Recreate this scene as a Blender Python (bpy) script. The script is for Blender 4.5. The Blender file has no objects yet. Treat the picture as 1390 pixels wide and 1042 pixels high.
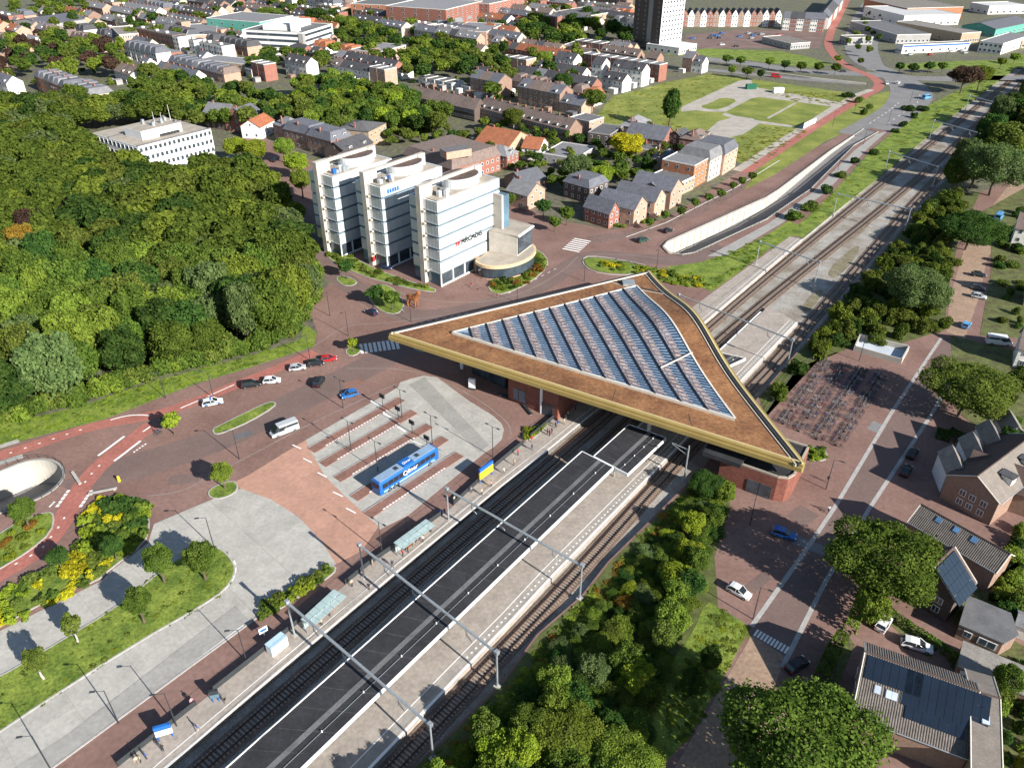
import bpy, bmesh, math, random
from mathutils import Vector, Matrix
from mathutils.geometry import delaunay_2d_cdt
random.seed(7)
SC = bpy.context.scene
COL = SC.collection
R = math.radians
# ---------------------------------------------------------------- camera
F_PX, CAM_H, PITCH = 1048.0, 100.0, math.atan(675.0/1048.0)
cam_d = bpy.data.cameras.new('camera'); cam = bpy.data.objects.new('camera', cam_d); COL.objects.link(cam)
cam.location = (0, 0, CAM_H); cam.rotation_euler = (R(90)-PITCH, 0, 0)
cam_d.sensor_width = 36; cam_d.sensor_fit = 'HORIZONTAL'; cam_d.lens = 36*F_PX/1390
cam_d.clip_start = 1; cam_d.clip_end = 8000
SC.camera = cam
# ---------------------------------------------------------------- sky and sun
SUN_EL, SH_AZ = 26.5, 137.0           # shadows fall towards this azimuth (from +X)
w = bpy.data.worlds.new('World'); SC.world = w; w.use_nodes = True
nt = w.node_tree; bg = nt.nodes['Background']
sky = nt.nodes.new('ShaderNodeTexSky'); sky.sky_type = 'NISHITA'; sky.sun_disc = False
sky.sun_elevation = R(SUN_EL); sky.sun_rotation = R(90-(SH_AZ+180)); sky.air_density = 1.0; sky.dust_density = 0.3
nt.links.new(sky.outputs[0], bg.inputs[0]); bg.inputs[1].default_value = 0.068
sun_d = bpy.data.lights.new('sun', 'SUN'); sun_d.energy = 5.0; sun_d.angle = R(0.5); sun_d.color = (1, .95, .87)
sun = bpy.data.objects.new('sun', sun_d); COL.objects.link(sun)
_sd = Vector((math.cos(R(SH_AZ))*math.cos(R(SUN_EL)), math.sin(R(SH_AZ))*math.cos(R(SUN_EL)), -math.sin(R(SUN_EL))))
sun.rotation_euler = _sd.to_track_quat('-Z', 'Y').to_euler(); sun.location = (60, -60, 150)
SC.view_settings.view_transform = 'Standard'; SC.view_settings.look = 'None'
SC.view_settings.exposure = 1.02; SC.view_settings.gamma = 1.0
SC.cycles.max_bounces = 5; SC.cycles.transparent_max_bounces = 6
SC.cycles.diffuse_bounces = 3; SC.cycles.glossy_bounces = 2; SC.cycles.transmission_bounces = 3
# ---------------------------------------------------------------- pixel -> place (photo pixels, 1390 x 1042)
CP, SP = math.cos(PITCH), math.sin(PITCH)
def G(px, py, z=0.0):
    x = (px-695)/F_PX; y = -(py-521)/F_PX
    dy, dz = CP+y*SP, -SP+y*CP
    t = (z-CAM_H)/dz
    return Vector((x*t, dy*t, z))
def depth(p): return p.y*CP-(p.z-CAM_H)*SP
def pxm(p): return F_PX/max(1, depth(p))*0.737        # render pixels per metre at p
# ---------------------------------------------------------------- object helpers
def tag(o, label=None, cat=None, group=None, kind=None):
    if label: o['label'] = label
    if cat: o['category'] = cat
    if group: o['group'] = group
    if kind: o['kind'] = kind
    return o
def thing(name, label, cat, loc=(0, 0, 0), rz=0.0, group=None, s=1.0):
    o = bpy.data.objects.new(name, None); COL.objects.link(o)
    o.empty_display_size = .5
    o.location = loc; o.rotation_euler = (0, 0, rz); o.scale = (s, s, s) if not isinstance(s, tuple) else s
    return tag(o, label, cat, group)
def link(name, me, m=None, parent=None, loc=(0, 0, 0), rot=(0, 0, 0), sc=(1, 1, 1)):
    o = bpy.data.objects.new(name, me); COL.objects.link(o)
    o.location = loc; o.rotation_euler = rot; o.scale = sc
    if parent is not None: o.parent = parent
    if m is not None:
        if len(me.materials) == 0: me.materials.append(m)
        elif me.materials[0] != m:
            o.material_slots[0].link = 'OBJECT'; o.material_slots[0].material = m
    return o
def dup(root, loc, rz, label=None, group=None, s=None):
    r = root.copy(); COL.objects.link(r); r.location = loc; r.rotation_euler = (0, 0, rz)
    if label: r['label'] = label
    if group: r['group'] = group
    if s is not None: r.scale = (s, s, s)
    for ch in root.children:
        c = ch.copy(); COL.objects.link(c); c.parent = r
        for gch in ch.children:
            d = gch.copy(); COL.objects.link(d); d.parent = c
    return r
class MB:
    def __init__(s): s.v = []; s.f = []; s.m = []
    def add(s, vs, fs, mi=0):
        b = len(s.v); s.v += [tuple(v) for v in vs]
        for f in fs: s.f.append([b+i for i in f]); s.m.append(mi)
        return s
    def box(s, x0, x1, y0, y1, z0, z1, mi=0, mat=None):
        vs = [Vector((x, y, z)) for z in (z0, z1) for y in (y0, y1) for x in (x0, x1)]
        if mat: vs = [mat @ v for v in vs]
        return s.add(vs, [(0, 2, 3, 1), (4, 5, 7, 6), (0, 1, 5, 4), (2, 6, 7, 3), (0, 4, 6, 2), (1, 3, 7, 5)], mi)
    def prism(s, pts, z0, z1, mi=0, top=True, mit=None):
        n = len(pts); ar = sum(pts[i][0]*pts[(i+1) % n][1]-pts[(i+1) % n][0]*pts[i][1] for i in range(n))
        if ar < 0: pts = pts[::-1]
        vs = [(p[0], p[1], z0) for p in pts]+[(p[0], p[1], z1) for p in pts]
        s.add(vs, [(i, (i+1) % n, n+(i+1) % n, n+i) for i in range(n)], mi)
        if top: s.add([(p[0], p[1], z1) for p in pts], [tuple(range(n))], mi if mit is None else mit)
        return s
    def tube(s, a, b, r0, r1=None, n=6, mi=0, cap=True):
        a = Vector(a); b = Vector(b); r1 = r0 if r1 is None else r1
        d = (b-a); 
        if d.length < 1e-6: return s
        q = d.to_track_quat('Z', 'Y'); vs = []
        for c, r in ((a, r0), (b, r1)):
            for i in range(n):
                t = 2*math.pi*i/n; vs.append(c+q @ Vector((r*math.cos(t), r*math.sin(t), 0)))
        fs = [(i, (i+1) % n, n+(i+1) % n, n+i) for i in range(n)]
        if cap: fs += [tuple(range(n))[::-1], tuple(range(n, 2*n))]
        return s.add(vs, fs, mi)
    def path(s, pts, r, n=5, mi=0):
        for a, b in zip(pts, pts[1:]): s.tube(a, b, r, r, n, mi)
        return s
    def mesh(s, name, mats=(), smooth=False):
        me = bpy.data.meshes.new(name); me.from_pydata(s.v, [], s.f)
        for m in mats: me.materials.append(m)
        if any(s.m): me.polygons.foreach_set('material_index', s.m)
        if smooth: me.polygons.foreach_set('use_smooth', [True]*len(me.polygons))
        me.update(); return me
    def build(s, name, m, parent=None, loc=(0, 0, 0), rot=(0, 0, 0), smooth=False):
        me = s.mesh(name, [m] if not isinstance(m, (list, tuple)) else m, smooth)
        return link(name, me, None, parent, loc, rot)
def inside(p, poly):
    x, y = p[0], p[1]; c = False; n = len(poly); j = n-1
    for i in range(n):
        xi, yi, xj, yj = poly[i][0], poly[i][1], poly[j][0], poly[j][1]
        if (yi > y) != (yj > y) and x < (xj-xi)*(y-yi)/(yj-yi)+xi: c = not c
        j = i
    return c
def area(p): return sum(p[i][0]*p[(i+1) % len(p)][1]-p[(i+1) % len(p)][0]*p[i][1] for i in range(len(p)))/2
def W(pts, z=0.0): return [G(a, b, z) for a, b in pts]
def smooth_line(pts, it=2, closed=False):
    pts = [Vector(p) for p in pts]
    for _ in range(it):
        out = []; n = len(pts)
        rng = range(n if closed else n-1)
        if not closed: out.append(pts[0])
        for i in rng:
            a, b = pts[i], pts[(i+1) % n]
            out += [a*.75+b*.25, a*.25+b*.75]
        if not closed: out.append(pts[-1])
        pts = out
    return pts
def cdt(outer, holes=()):
    vs = [Vector((p[0], p[1])) for p in outer]; ed = [(i, (i+1) % len(outer)) for i in range(len(outer))]
    for h in holes:
        b = len(vs); vs += [Vector((p[0], p[1])) for p in h]; ed += [(b+i, b+(i+1) % len(h)) for i in range(len(h))]
    v, e, f, *_ = delaunay_2d_cdt(vs, ed, [], 0, 1e-4)
    fs = []
    for t in f:
        c = sum((v[i] for i in t), Vector((0, 0)))/len(t)
        if inside(c, outer) and not any(inside(c, h) for h in holes):
            fs.append(t if area([v[i] for i in t]) > 0 else t[::-1])
    return v, fs
def sheet(name, pts, m, z=0.0, holes=(), skirt=0.0, kind='structure', parent=None):
    """flat polygon of world points, optional holes; skirt > 0 adds sides going down"""
    v, fs = cdt(pts, holes)
    mb = MB(); mb.add([(p.x, p.y, z) for p in v], fs)
    if skirt:
        q = list(pts) if area(pts) > 0 else list(pts)[::-1]; n = len(q)
        mb.add([(p[0], p[1], z) for p in q]+[(p[0], p[1], z-skirt) for p in q], [(i, n+i, n+(i+1) % n, (i+1) % n) for i in range(n)])
    o = mb.build(name, m, parent)
    if kind and parent is None: o['kind'] = kind
    return o
def offset_line(pts, d):
    out = []
    for i, p in enumerate(pts):
        a = pts[max(0, i-1)]; b = pts[min(len(pts)-1, i+1)]
        t = Vector((b[0]-a[0], b[1]-a[1])).normalized()
        out.append(Vector((p[0]-t.y*d, p[1]+t.x*d, 0)))
    return out
def strip(name, pts, wd, m, z, skirt=0.0, kind='structure', parent=None):
    l = offset_line(pts, wd/2); r = offset_line(pts, -wd/2)
    return sheet(name, r+l[::-1], m, z, (), skirt, kind, parent)
def resample(pts, step):
    out = [Vector((pts[0][0], pts[0][1], 0))]; acc = 0
    for a, b in zip(pts, pts[1:]):
        a = Vector((a[0], a[1], 0)); b = Vector((b[0], b[1], 0)); L = (b-a).length; pos = step-acc
        while pos <= L:
            out.append(a.lerp(b, pos/L)); pos += step
        acc = L-(pos-step)
    return out
def clip_cell(poly, a, b, c, d):
    def half(ps, ax, val, keep_less):
        out = []
        for i in range(len(ps)):
            p, q = ps[i], ps[(i+1) % len(ps)]
            ip = p[ax] <= val if keep_less else p[ax] >= val; iq = q[ax] <= val if keep_less else q[ax] >= val
            if ip: out.append(p)
            if ip != iq:
                t = (val-p[ax])/(q[ax]-p[ax]); out.append((p[0]+(q[0]-p[0])*t, p[1]+(q[1]-p[1])*t))
        return out
    for ax, val, kl in ((0, a, False), (0, b, True), (1, c, False), (1, d, True)):
        if len(poly) < 3: return []
        poly = half(poly, ax, val, kl)
    return poly
def slabs(name, pts, ang, sx, sy, m, z, parent, th=0.08, gap=0.05):
    """cut a polygon into separate paving slabs laid along ang"""
    ca, sa = math.cos(ang), math.sin(ang)
    loc = [(p[0]*ca+p[1]*sa, -p[0]*sa+p[1]*ca) for p in pts]
    x0 = min(p[0] for p in loc); x1 = max(p[0] for p in loc); y0 = min(p[1] for p in loc); y1 = max(p[1] for p in loc)
    nx = int((x1-x0)/sx)+1; ny = int((y1-y0)/sy)+1; k = 0
    for i in range(nx):
        for j in range(ny):
            c = clip_cell(loc, x0+i*sx+gap/2, x0+(i+1)*sx-gap/2, y0+j*sy+gap/2, y0+(j+1)*sy-gap/2)
            cc = []
            for p in c:
                if not cc or abs(p[0]-cc[-1][0])+abs(p[1]-cc[-1][1]) > 1e-3: cc.append(p)
            if len(cc) < 3 or abs(area(cc)) < .4: continue
            wpt = [(p[0]*ca-p[1]*sa, p[0]*sa+p[1]*ca) for p in cc]
            if area(wpt) < 0: wpt = wpt[::-1]
            dz = random.uniform(-.006, .006)
            mb = MB(); v, fs = cdt(wpt); mb.add([(p.x, p.y, z+dz) for p in v], fs)
            n = len(wpt); mb.add([(p[0], p[1], z+dz) for p in wpt]+[(p[0], p[1], z-th) for p in wpt], [(q, n+q, n+(q+1) % n, (q+1) % n) for q in range(n)])
            mb.build(name, m, parent); k += 1
    return k
# ---------------------------------------------------------------- materials
MATS = {}
def mat(name, col, rough=.85, var=.18, scale=.25, fine=.12, fscale=4.0, col2=None, metal=0.0, bump=0.0, rand=0.0, spec=.3, coord='pos', emit=0):
    if name in MATS: return MATS[name]
    m = bpy.data.materials.new(name); m.use_nodes = True; t = m.node_tree; N = t.nodes; L = t.links
    b = N['Principled BSDF']; b.inputs['Roughness'].default_value = rough; b.inputs['Metallic'].default_value = metal
    b.inputs['Specular IOR Level'].default_value = spec
    if var or fine or col2:
        if coord == 'pos': src = N.new('ShaderNodeNewGeometry').outputs['Position']
        else: src = N.new('ShaderNodeTexCoord').outputs['Object']
        n1 = N.new('ShaderNodeTexNoise'); n1.inputs['Scale'].default_value = scale; n1.inputs['Detail'].default_value = 5; n1.inputs['Roughness'].default_value = .65
        L.new(src, n1.inputs['Vector'])
        r = N.new('ShaderNodeValToRGB'); r.color_ramp.elements[0].position = .35; r.color_ramp.elements[1].position = .65
        c1 = [c*(1-var) for c in col]; c2 = list(col2) if col2 else [c*(1+var) for c in col]
        r.color_ramp.elements[0].color = (*c1, 1); r.color_ramp.elements[1].color = (*c2, 1)
        L.new(n1.outputs['Fac'], r.inputs['Fac']); out = r.outputs['Color']
        if fine:
            n2 = N.new('ShaderNodeTexNoise'); n2.inputs['Scale'].default_value = fscale; n2.inputs['Detail'].default_value = 3
            L.new(src, n2.inputs['Vector'])
            mr = N.new('ShaderNodeMapRange'); mr.inputs['From Min'].default_value = .3; mr.inputs['From Max'].default_value = .7
            mr.inputs['To Min'].default_value = 1-fine; mr.inputs['To Max'].default_value = 1+fine
            L.new(n2.outputs['Fac'], mr.inputs['Value'])
            mx = N.new('ShaderNodeVectorMath'); mx.operation = 'MULTIPLY'
            cb = N.new('ShaderNodeCombineXYZ')
            for i in range(3): L.new(mr.outputs[0], cb.inputs[i])
            L.new(out, mx.inputs[0]); L.new(cb.outputs[0], mx.inputs[1]); out = mx.outputs[0]
            if bump:
                bp = N.new('ShaderNodeBump'); bp.inputs['Strength'].default_value = bump; bp.inputs['Distance'].default_value = .1
                L.new(n2.outputs['Fac'], bp.inputs['Height']); L.new(bp.outputs[0], b.inputs['Normal'])
        if rand:
            oi = N.new('ShaderNodeObjectInfo'); hs = N.new('ShaderNodeHueSaturation')
            mr2 = N.new('ShaderNodeMapRange'); mr2.inputs['To Min'].default_value = 1-rand; mr2.inputs['To Max'].default_value = 1+rand
            L.new(oi.outputs['Random'], mr2.inputs['Value']); L.new(mr2.outputs[0], hs.inputs['Value']); L.new(out, hs.inputs['Color']); out = hs.outputs[0]
        L.new(out, b.inputs['Base Color'])
    else: b.inputs['Base Color'].default_value = (*col, 1)
    if emit: b.inputs['Emission Color'].default_value = (*col, 1); b.inputs['Emission Strength'].default_value = emit
    m.diffuse_color = (*col, 1); MATS[name] = m; return m
def leafmat(name, col, col2, trans=.32):
    col = [col[0]*1.42, col[1]*1.5, col[2]*1.25]; col2 = [col2[0]*1.46, col2[1]*1.52, col2[2]*1.25]
    if name in MATS: return MATS[name]
    m = bpy.data.materials.new(name); m.use_nodes = True; t = m.node_tree; N = t.nodes; L = t.links
    N.remove(N['Principled BSDF']); out = N['Material Output']
    g = N.new('ShaderNodeNewGeometry'); oi = N.new('ShaderNodeObjectInfo')
    mix = N.new('ShaderNodeMix'); mix.data_type = 'RGBA'
    mix.inputs['A'].default_value = (*col, 1); mix.inputs['B'].default_value = (*col2, 1)
    ns = N.new('ShaderNodeTexNoise'); ns.inputs['Scale'].default_value = .45; L.new(g.outputs['Position'], ns.inputs['Vector'])
    ad = N.new('ShaderNodeMath'); ad.operation = 'ADD'; ad.use_clamp = True
    mr = N.new('ShaderNodeMapRange'); mr.inputs['From Min'].default_value = .35; mr.inputs['From Max'].default_value = .65; mr.inputs['To Min'].default_value = -.3; mr.inputs['To Max'].default_value = .45
    L.new(ns.outputs['Fac'], mr.inputs['Value']); L.new(mr.outputs[0], ad.inputs[0]); 
    ml = N.new('ShaderNodeMath'); ml.operation = 'MULTIPLY'; ml.inputs[1].default_value = .7
    L.new(g.outputs['Random Per Island'], ml.inputs[0]); L.new(ml.outputs[0], ad.inputs[1]); L.new(ad.outputs[0], mix.inputs['Factor'])
    hs = N.new('ShaderNodeHueSaturation'); mr2 = N.new('ShaderNodeMapRange'); mr2.inputs['To Min'].default_value = .85; mr2.inputs['To Max'].default_value = 1.3
    mr3 = N.new('ShaderNodeMapRange'); mr3.inputs['To Min'].default_value = .488; mr3.inputs['To Max'].default_value = .51
    L.new(oi.outputs['Random'], mr2.inputs['Value']); L.new(oi.outputs['Random'], mr3.inputs['Value'])
    L.new(mr2.outputs[0], hs.inputs['Value']); L.new(mr3.outputs[0], hs.inputs['Hue']); L.new(mix.outputs['Result'], hs.inputs['Color'])
    d = N.new('ShaderNodeBsdfDiffuse'); tr = N.new('ShaderNodeBsdfTranslucent'); ms = N.new('ShaderNodeMixShader'); ms.inputs[0].default_value = trans
    L.new(hs.outputs[0], d.inputs['Color']); L.new(hs.outputs[0], tr.inputs['Color']); L.new(d.outputs[0], ms.inputs[1]); L.new(tr.outputs[0], ms.inputs[2]); L.new(ms.outputs[0], out.inputs['Surface'])
    MATS[name] = m; return m
M_ground = mat('city_ground', (.17, .15, .13), var=.35, scale=.09, fine=.35, fscale=.5, col2=(.12, .13, .065))
M_brick = mat('clinker_paving', (.195, .115, .095), var=.12, scale=.07, fine=.14, fscale=1.2, col2=(.235, .145, .122))
M_lane = mat('worn_lane', (.160, .110, .098), var=.10, scale=.12, fine=.10, fscale=1.6)
M_brick_red = mat('red_clinker', (.215, .115, .09), var=.14, scale=.2, fine=.2, fscale=1.8)
M_brick_far = mat('brick_street', (.17, .115, .10), var=.2, scale=.1, fine=.2, fscale=1.2)
M_bike = mat('red_cycle_paving', (.33, .125, .10), var=.12, scale=.25, fine=.15, fscale=1.5)
M_conc = mat('concrete_slab', (.37, .355, .325), var=.10, scale=.3, fine=.10, fscale=1.5, rand=.05)
M_conc2 = mat('worn_concrete', (.29, .28, .26), var=.10, scale=.3, fine=.10, fscale=1.5, rand=.05)
M_pink = mat('salmon_concrete', (.40, .23, .17), var=.10, scale=.2, fine=.10, fscale=1.2, rand=.04)
M_plat = mat('platform_paving', (.325, .285, .25), var=.12, scale=.3, fine=.15, fscale=1.5)
M_asph = mat('asphalt', (.115, .112, .115), var=.15, scale=.15, fine=.12, fscale=2)
M_asph_l = mat('pale_asphalt', (.19, .185, .185), var=.12, scale=.12, fine=.12, fscale=2)
M_paint = mat('road_paint', (.74, .73, .70), var=.08, scale=2, fine=.1)
M_kerb = mat('kerb_stone', (.36, .345, .33), var=.12, scale=.6)
M_ballast = mat('ballast', (.225, .19, .15), var=.12, scale=.11, fine=.4, fscale=5, bump=.6, col2=(.35, .335, .31))
M_rail = mat('rust_rail', (.085, .05, .035), rough=.5, var=.2, metal=.4)
M_sleeper = mat('sleeper', (.30, .25, .21), var=.2, scale=1.5)
M_grass = mat('grass', (.115, .19, .024), var=.35, scale=.22, fine=.35, fscale=2.2, col2=(.20, .25, .04), bump=.6)
M_grass_dry = mat('dry_grass', (.15, .20, .032), var=.25, scale=.08, fine=.3, fscale=1.5, col2=(.235, .25, .055), bump=.5)
M_soil = mat('bush_soil', (.085, .10, .03), var=.3, scale=.5)
M_sand = mat('gravel_lot', (.36, .33, .29), var=.15, scale=.2, fine=.15)
M_white = mat('white_concrete', (.42, .395, .35), var=.08, scale=.3, fine=.05)
M_dark = mat('dark_steel', (.035, .04, .045), rough=.5, var=.1)
M_steel = mat('galvanised_steel', (.42, .45, .47), rough=.42, var=.1, metal=.55)
M_wpaint = mat('white_painted', (.76, .76, .75), var=.05, scale=.5, fine=.04, rough=.6)
M_glass = mat('window_glass', (.045, .06, .075), rough=.08, var=.4, scale=.35, fine=0, spec=.8, coord='pos')
M_glass_b = mat('blue_glass', (.10, .17, .22), rough=.12, var=.25, scale=.2, fine=0, spec=.8)
M_roofdk = mat('roofing_felt', (.030, .030, .034), var=.2, scale=.25, fine=.2, fscale=2.5)
M_roofgr = mat('grey_roofing', (.13, .13, .135), var=.2, scale=.3, fine=.15)
M_roofbg = mat('beige_roofing', (.34, .30, .25), var=.15, scale=.25, fine=.12)
M_gold = mat('gold_fascia', (.37, .275, .10), var=.08, scale=.2, fine=.04, rough=.45, metal=.25)
M_sedum = mat('sedum_roof', (.205, .09, .042), var=.3, scale=.16, fine=.3, fscale=1.3, col2=(.275, .135, .06), bump=.4)
M_yellow = mat('yellow_sign', (.75, .50, .03), var=0, fine=0, rough=.5)
M_blue = mat('blue_paint', (.02, .12, .42), var=.05, fine=0, rough=.35)
M_red = mat('red_paint', (.45, .03, .03), var=.05, fine=0, rough=.4)
M_wood = mat('bark', (.10, .075, .055), var=.25, scale=2)
M_birch = mat('pale_bark', (.36, .34, .31), var=.2, scale=2)
M_orange = mat('brown_timber', (.27, .10, .035), var=.2, scale=1.5)
# ================================================================ GROUND
TZ = -0.85                                             # rail bed level
def Wt(pts): return [G(a, b, 0) for a, b in pts]
OVAL = smooth_line(Wt([(-70, 668), (0, 641), (30, 628), (57, 623), (79, 628), (89, 641), (84, 655), (69, 669), (41, 683), (0, 697), (-70, 725)]), 2, True)
RAMP = Wt([(900, 336), (906, 329), (960, 305), (1040, 269), (1056, 259), (1128, 205), (1172, 176), (1192, 180), (1160, 198), (1100, 258), (1040, 299), (943, 344), (926, 347), (908, 344)])
RAIL_L = [(60, 1190), (150, 1110), (227, 1042), (350, 937), (524, 790), (684, 658), (745, 611), (795, 570), (955, 440), (1090, 324), (1185, 246), (1290, 158), (1390, 82), (1470, 22)]
RAIL_R = [(1560, 0), (1390, 143), (1262, 265), (1115, 439), (1029, 539), (952, 637), (825, 762), (789, 808), (729, 860), (680, 925), (600, 1004), (556, 1044), (420, 1190)]
RAILBED = Wt(RAIL_L+RAIL_R)
S = 2400
sheet('ground', [(-S, -150), (S, -150), (S, 2600), (-S, 2600)], M_ground, 0, [OVAL, RAMP, RAILBED])
bed = sheet('railway_ballast', RAILBED, M_ballast, TZ)
def wallring(name, pts, z0, z1, m, parent=None, closed=True, inner=True):
    n = len(pts); mb = MB(); k = n if closed else n-1
    mb.add([(p[0], p[1], z1 if not callable(z1) else z1(p)) for p in pts]+[(p[0], p[1], z0 if not callable(z0) else z0(p)) for p in pts], [(i, (i+1) % n, n+(i+1) % n, n+i) for i in range(k)])
    o = mb.build(name, m, parent)
    if parent is None: o['kind'] = 'structure'
    return o
wallring('railway_edge', RAILBED, TZ-.05, .0, M_conc2)
# -------- west paving, east paving
WEST = Wt([(-260, 700), (-30, 617), (0, 606), (141, 570), (264, 522), (340, 499), (426, 471), (431, 451), (418, 416), (440, 392), (454, 380), (436, 333), (405, 303), (396, 262), (360, 222), (318, 205), (310, 196), (345, 180), (400, 208), (425, 218), (560, 262), (690, 262), (742, 296), (830, 312), (905, 297), (1004, 232), (1025, 212), (1110, 200), (1128, 190), (1200, 150), (1215, 118), (1226, 112), (1245, 120), (1262, 132), (1240, 160), (1185, 200), (1080, 318), (1085, 324)]) + [p for p in Wt(RAIL_L[0:9])[::-1]] + Wt([(-400, 1190)])
paving = sheet('plaza_paving', WEST, M_brick, .01, [OVAL, RAMP])
EAST = Wt(RAIL_R[2:][::1]) + Wt([(1200, 1190), (1700, 1100), (1560, 420), (1480, 300), (1390, 235), (1330, 262)])
east = sheet('east_paving', EAST, M_brick, .01)
# -------- overlays: grass, lawns, verges
def lawn(name, px, m=M_grass, z=.05, it=1, skirt=.06, holes=()):
    return sheet(name, smooth_line(Wt(px), it, True) if it else Wt(px), m, z, holes, skirt)
lawn('grass_verge', [(-260, 660), (-20, 583), (0, 576), (110, 551), (200, 520), (262, 503), (340, 483), (405, 462), (415, 440), (430, 452), (426, 470), (340, 498), (264, 521), (141, 569), (0, 605), (-260, 690)], M_grass, .04, 0)
ISL = [(-220, 1030), (0, 919), (60, 884), (161, 823), (207, 785), (240, 758), (288, 742), (303, 747), (314, 759), (320, 772), (314, 790), (292, 812), (176, 878), (0, 992), (-200, 1130)]
CONC = Wt([(-200, 962), (0, 856), (138, 788), (154, 772), (201, 737), (209, 711), (280, 681), (327, 663), (368, 678), (405, 701), (436, 734), (456, 765), (400, 800), (352, 833), (349, 838), (70, 1043), (-180, 1225)])
road = sheet('bus_road', CONC, M_conc2, .015)
TR = R(52.5)
slabs('slab', CONC, R(47), 9.0, 4.4, M_conc, .05, road)
sheet('bus_road_lane', Wt([(20, 1042), (90, 998), (320, 822), (338, 842), (72, 1042), (-40, 1126), (-90, 1120)]), M_conc2, .085)
island = sheet('grass_island', smooth_line(Wt(ISL), 1, True), M_grass, .16, (), .16)
def kerb(name, line, wd=.28, z=.17, m=M_kerb, it=1, closed=False, parent=None):
    pts = [Vector((p[0], p[1], 0)) for p in line]
    if closed: pts = pts+[pts[0]]
    return strip(name, pts, wd, m, z, .2, 'structure', parent)
kerb('kerb', smooth_line(Wt(ISL), 1, True), closed=True)
PINK = Wt([(327, 663), (317, 655), (340, 643), (415, 597), (421, 611), (441, 646), (466, 671), (514, 714), (491, 747), (456, 765), (436, 734), (405, 701), (368, 678)])
pk = sheet('salmon_road', PINK, M_pink, .012)
slabs('slab', PINK, R(47), 10.0, 5.0, M_pink, .045, pk, gap=.035)
BAYS = Wt([(415, 597), (540, 526), (543, 519), (558, 514), (574, 510), (593, 512), (638, 545), (669, 564), (681, 575), (684, 583), (681, 596), (671, 606), (657, 615), (625, 641), (554, 699), (514, 719), (513, 714), (466, 671), (441, 646), (421, 611)])
by = sheet('bus_bays', BAYS, M_conc2, .012)
slabs('slab', BAYS, R(54), 8.0, 4.0, M_conc, .05, by)
sheet('bus_bay_lane', Wt([(556, 522), (576, 512), (664, 604), (651, 614)]), M_conc2, .085)
def marks(parent, pts, n, ln, wd, z=.03, m=M_paint, name='marking'):
    """n dashes of ln x wd metres spread along a world polyline"""
    tot = sum((b-a).length for a, b in zip(pts, pts[1:])); q = resample(pts, max(.05, tot/n-1e-4))
    for i, p in enumerate(q[:n]):
        d = (q[i+1]-p) if i+1 < len(q) else (p-q[i-1]); d.normalize(); nn = Vector((-d.y, d.x, 0))*wd/2
        mb = MB(); a, b = p, p+d*ln
        mb.add([(a-nn).to_tuple()[:2]+(z,), (b-nn).to_tuple()[:2]+(z,), (b+nn).to_tuple()[:2]+(z,), (a+nn).to_tuple()[:2]+(z,)], [(0, 1, 2, 3)])
        mb.build(name, m, parent)
for i, ((ax, ay), (bx, by_)) in enumerate((((423, 612), (545, 542)), ((438, 631), (562, 559)), ((458, 651), (583, 578)), ((481, 677), (604, 595)), ((499, 700), (624, 617)))):
    a, b = G(ax, ay), G(bx, by_)
    st = strip('bus_stop_island', [a, b], 2.3, M_brick_red, .2, .2)
    d = (b-a).normalized(); nn = Vector((d.y, -d.x, 0))
    marks(st, [a+nn*1.0+d*3, b+nn*1.0-d*5], 22, .55, .32, .215, M_wpaint, 'tactile_tile')
    kerb('kerb', [a-nn*1.27, b-nn*1.27], .2, .21)
    marks(by, [a-nn*2.2-d*1.0, a-nn*5.2-d*1.4], 1, 2.6, .3, .09)
    marks(by, [b-nn*2.2-d*5.0, b-nn*5.0-d*5.0], 1, 2.8, .5, .09)
# -------- cycle paths
def cpath(pts, wd, z=.03, m=M_bike, name='cycle_path'): return strip(name, smooth_line(Wt(pts), 2), wd, m, z)
c1 = cpath([(-200, 682), (0, 618), (12, 615), (59, 600), (104, 585), (149, 573), (204, 565), (250, 551), (317, 524), (385, 497), (428, 478)], 3.4)
c2 = cpath([(-120, 850), (-20, 790), (8, 774), (55, 747), (83, 711), (98, 681), (121, 646), (151, 618), (181, 596), (206, 576)], 4.0)
marks(c1, Wt([(13, 615), (59, 600), (104, 585), (126, 579)]), 6, .5, .35, .05)
marks(c2, Wt([(20, 766), (55, 747), (83, 711), (93, 692)]), 6, .5, .35, .05)
marks(c2, Wt([(115, 655), (128, 638), (145, 623)]), 3, .5, .35, .05)
for off in (-3.0, 3.0):
    marks(paving, offset_line(Wt([(144, 622), (151, 617), (168, 604), (180, 595)]), off*.75), 9, .8, .55, .035)
    marks(paving, offset_line(Wt([(93, 688), (98, 681), (104, 672), (110, 664)]), off*.75), 5, .8, .6, .035)
marks(paving, Wt([(181, 614), (200, 601)]), 5, .45, .4, .035)
marks(paving, Wt([(67, 688), (74, 681)]), 4, .45, .4, .035)
strip('cycle_path_line', smooth_line(Wt([(150, 570), (172, 564), (190, 563), (204, 564)]), 2), .35, M_paint, .05)
strip('cycle_path_line', Wt([(194, 586), (204, 579)]), .4, M_paint, .05)
strip('cycle_path_line', Wt([(245, 554), (276, 541)]), .35, M_paint, .05)
strip('cycle_path_line', Wt([(282, 538), (318, 522)]), .3, M_paint, .05)
for a, b in (((0, 606), (26, 598)), ((-10, 632), (31, 619))): strip('ramp_threshold', Wt([a, b]), 1.6, M_conc, .05)
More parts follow.
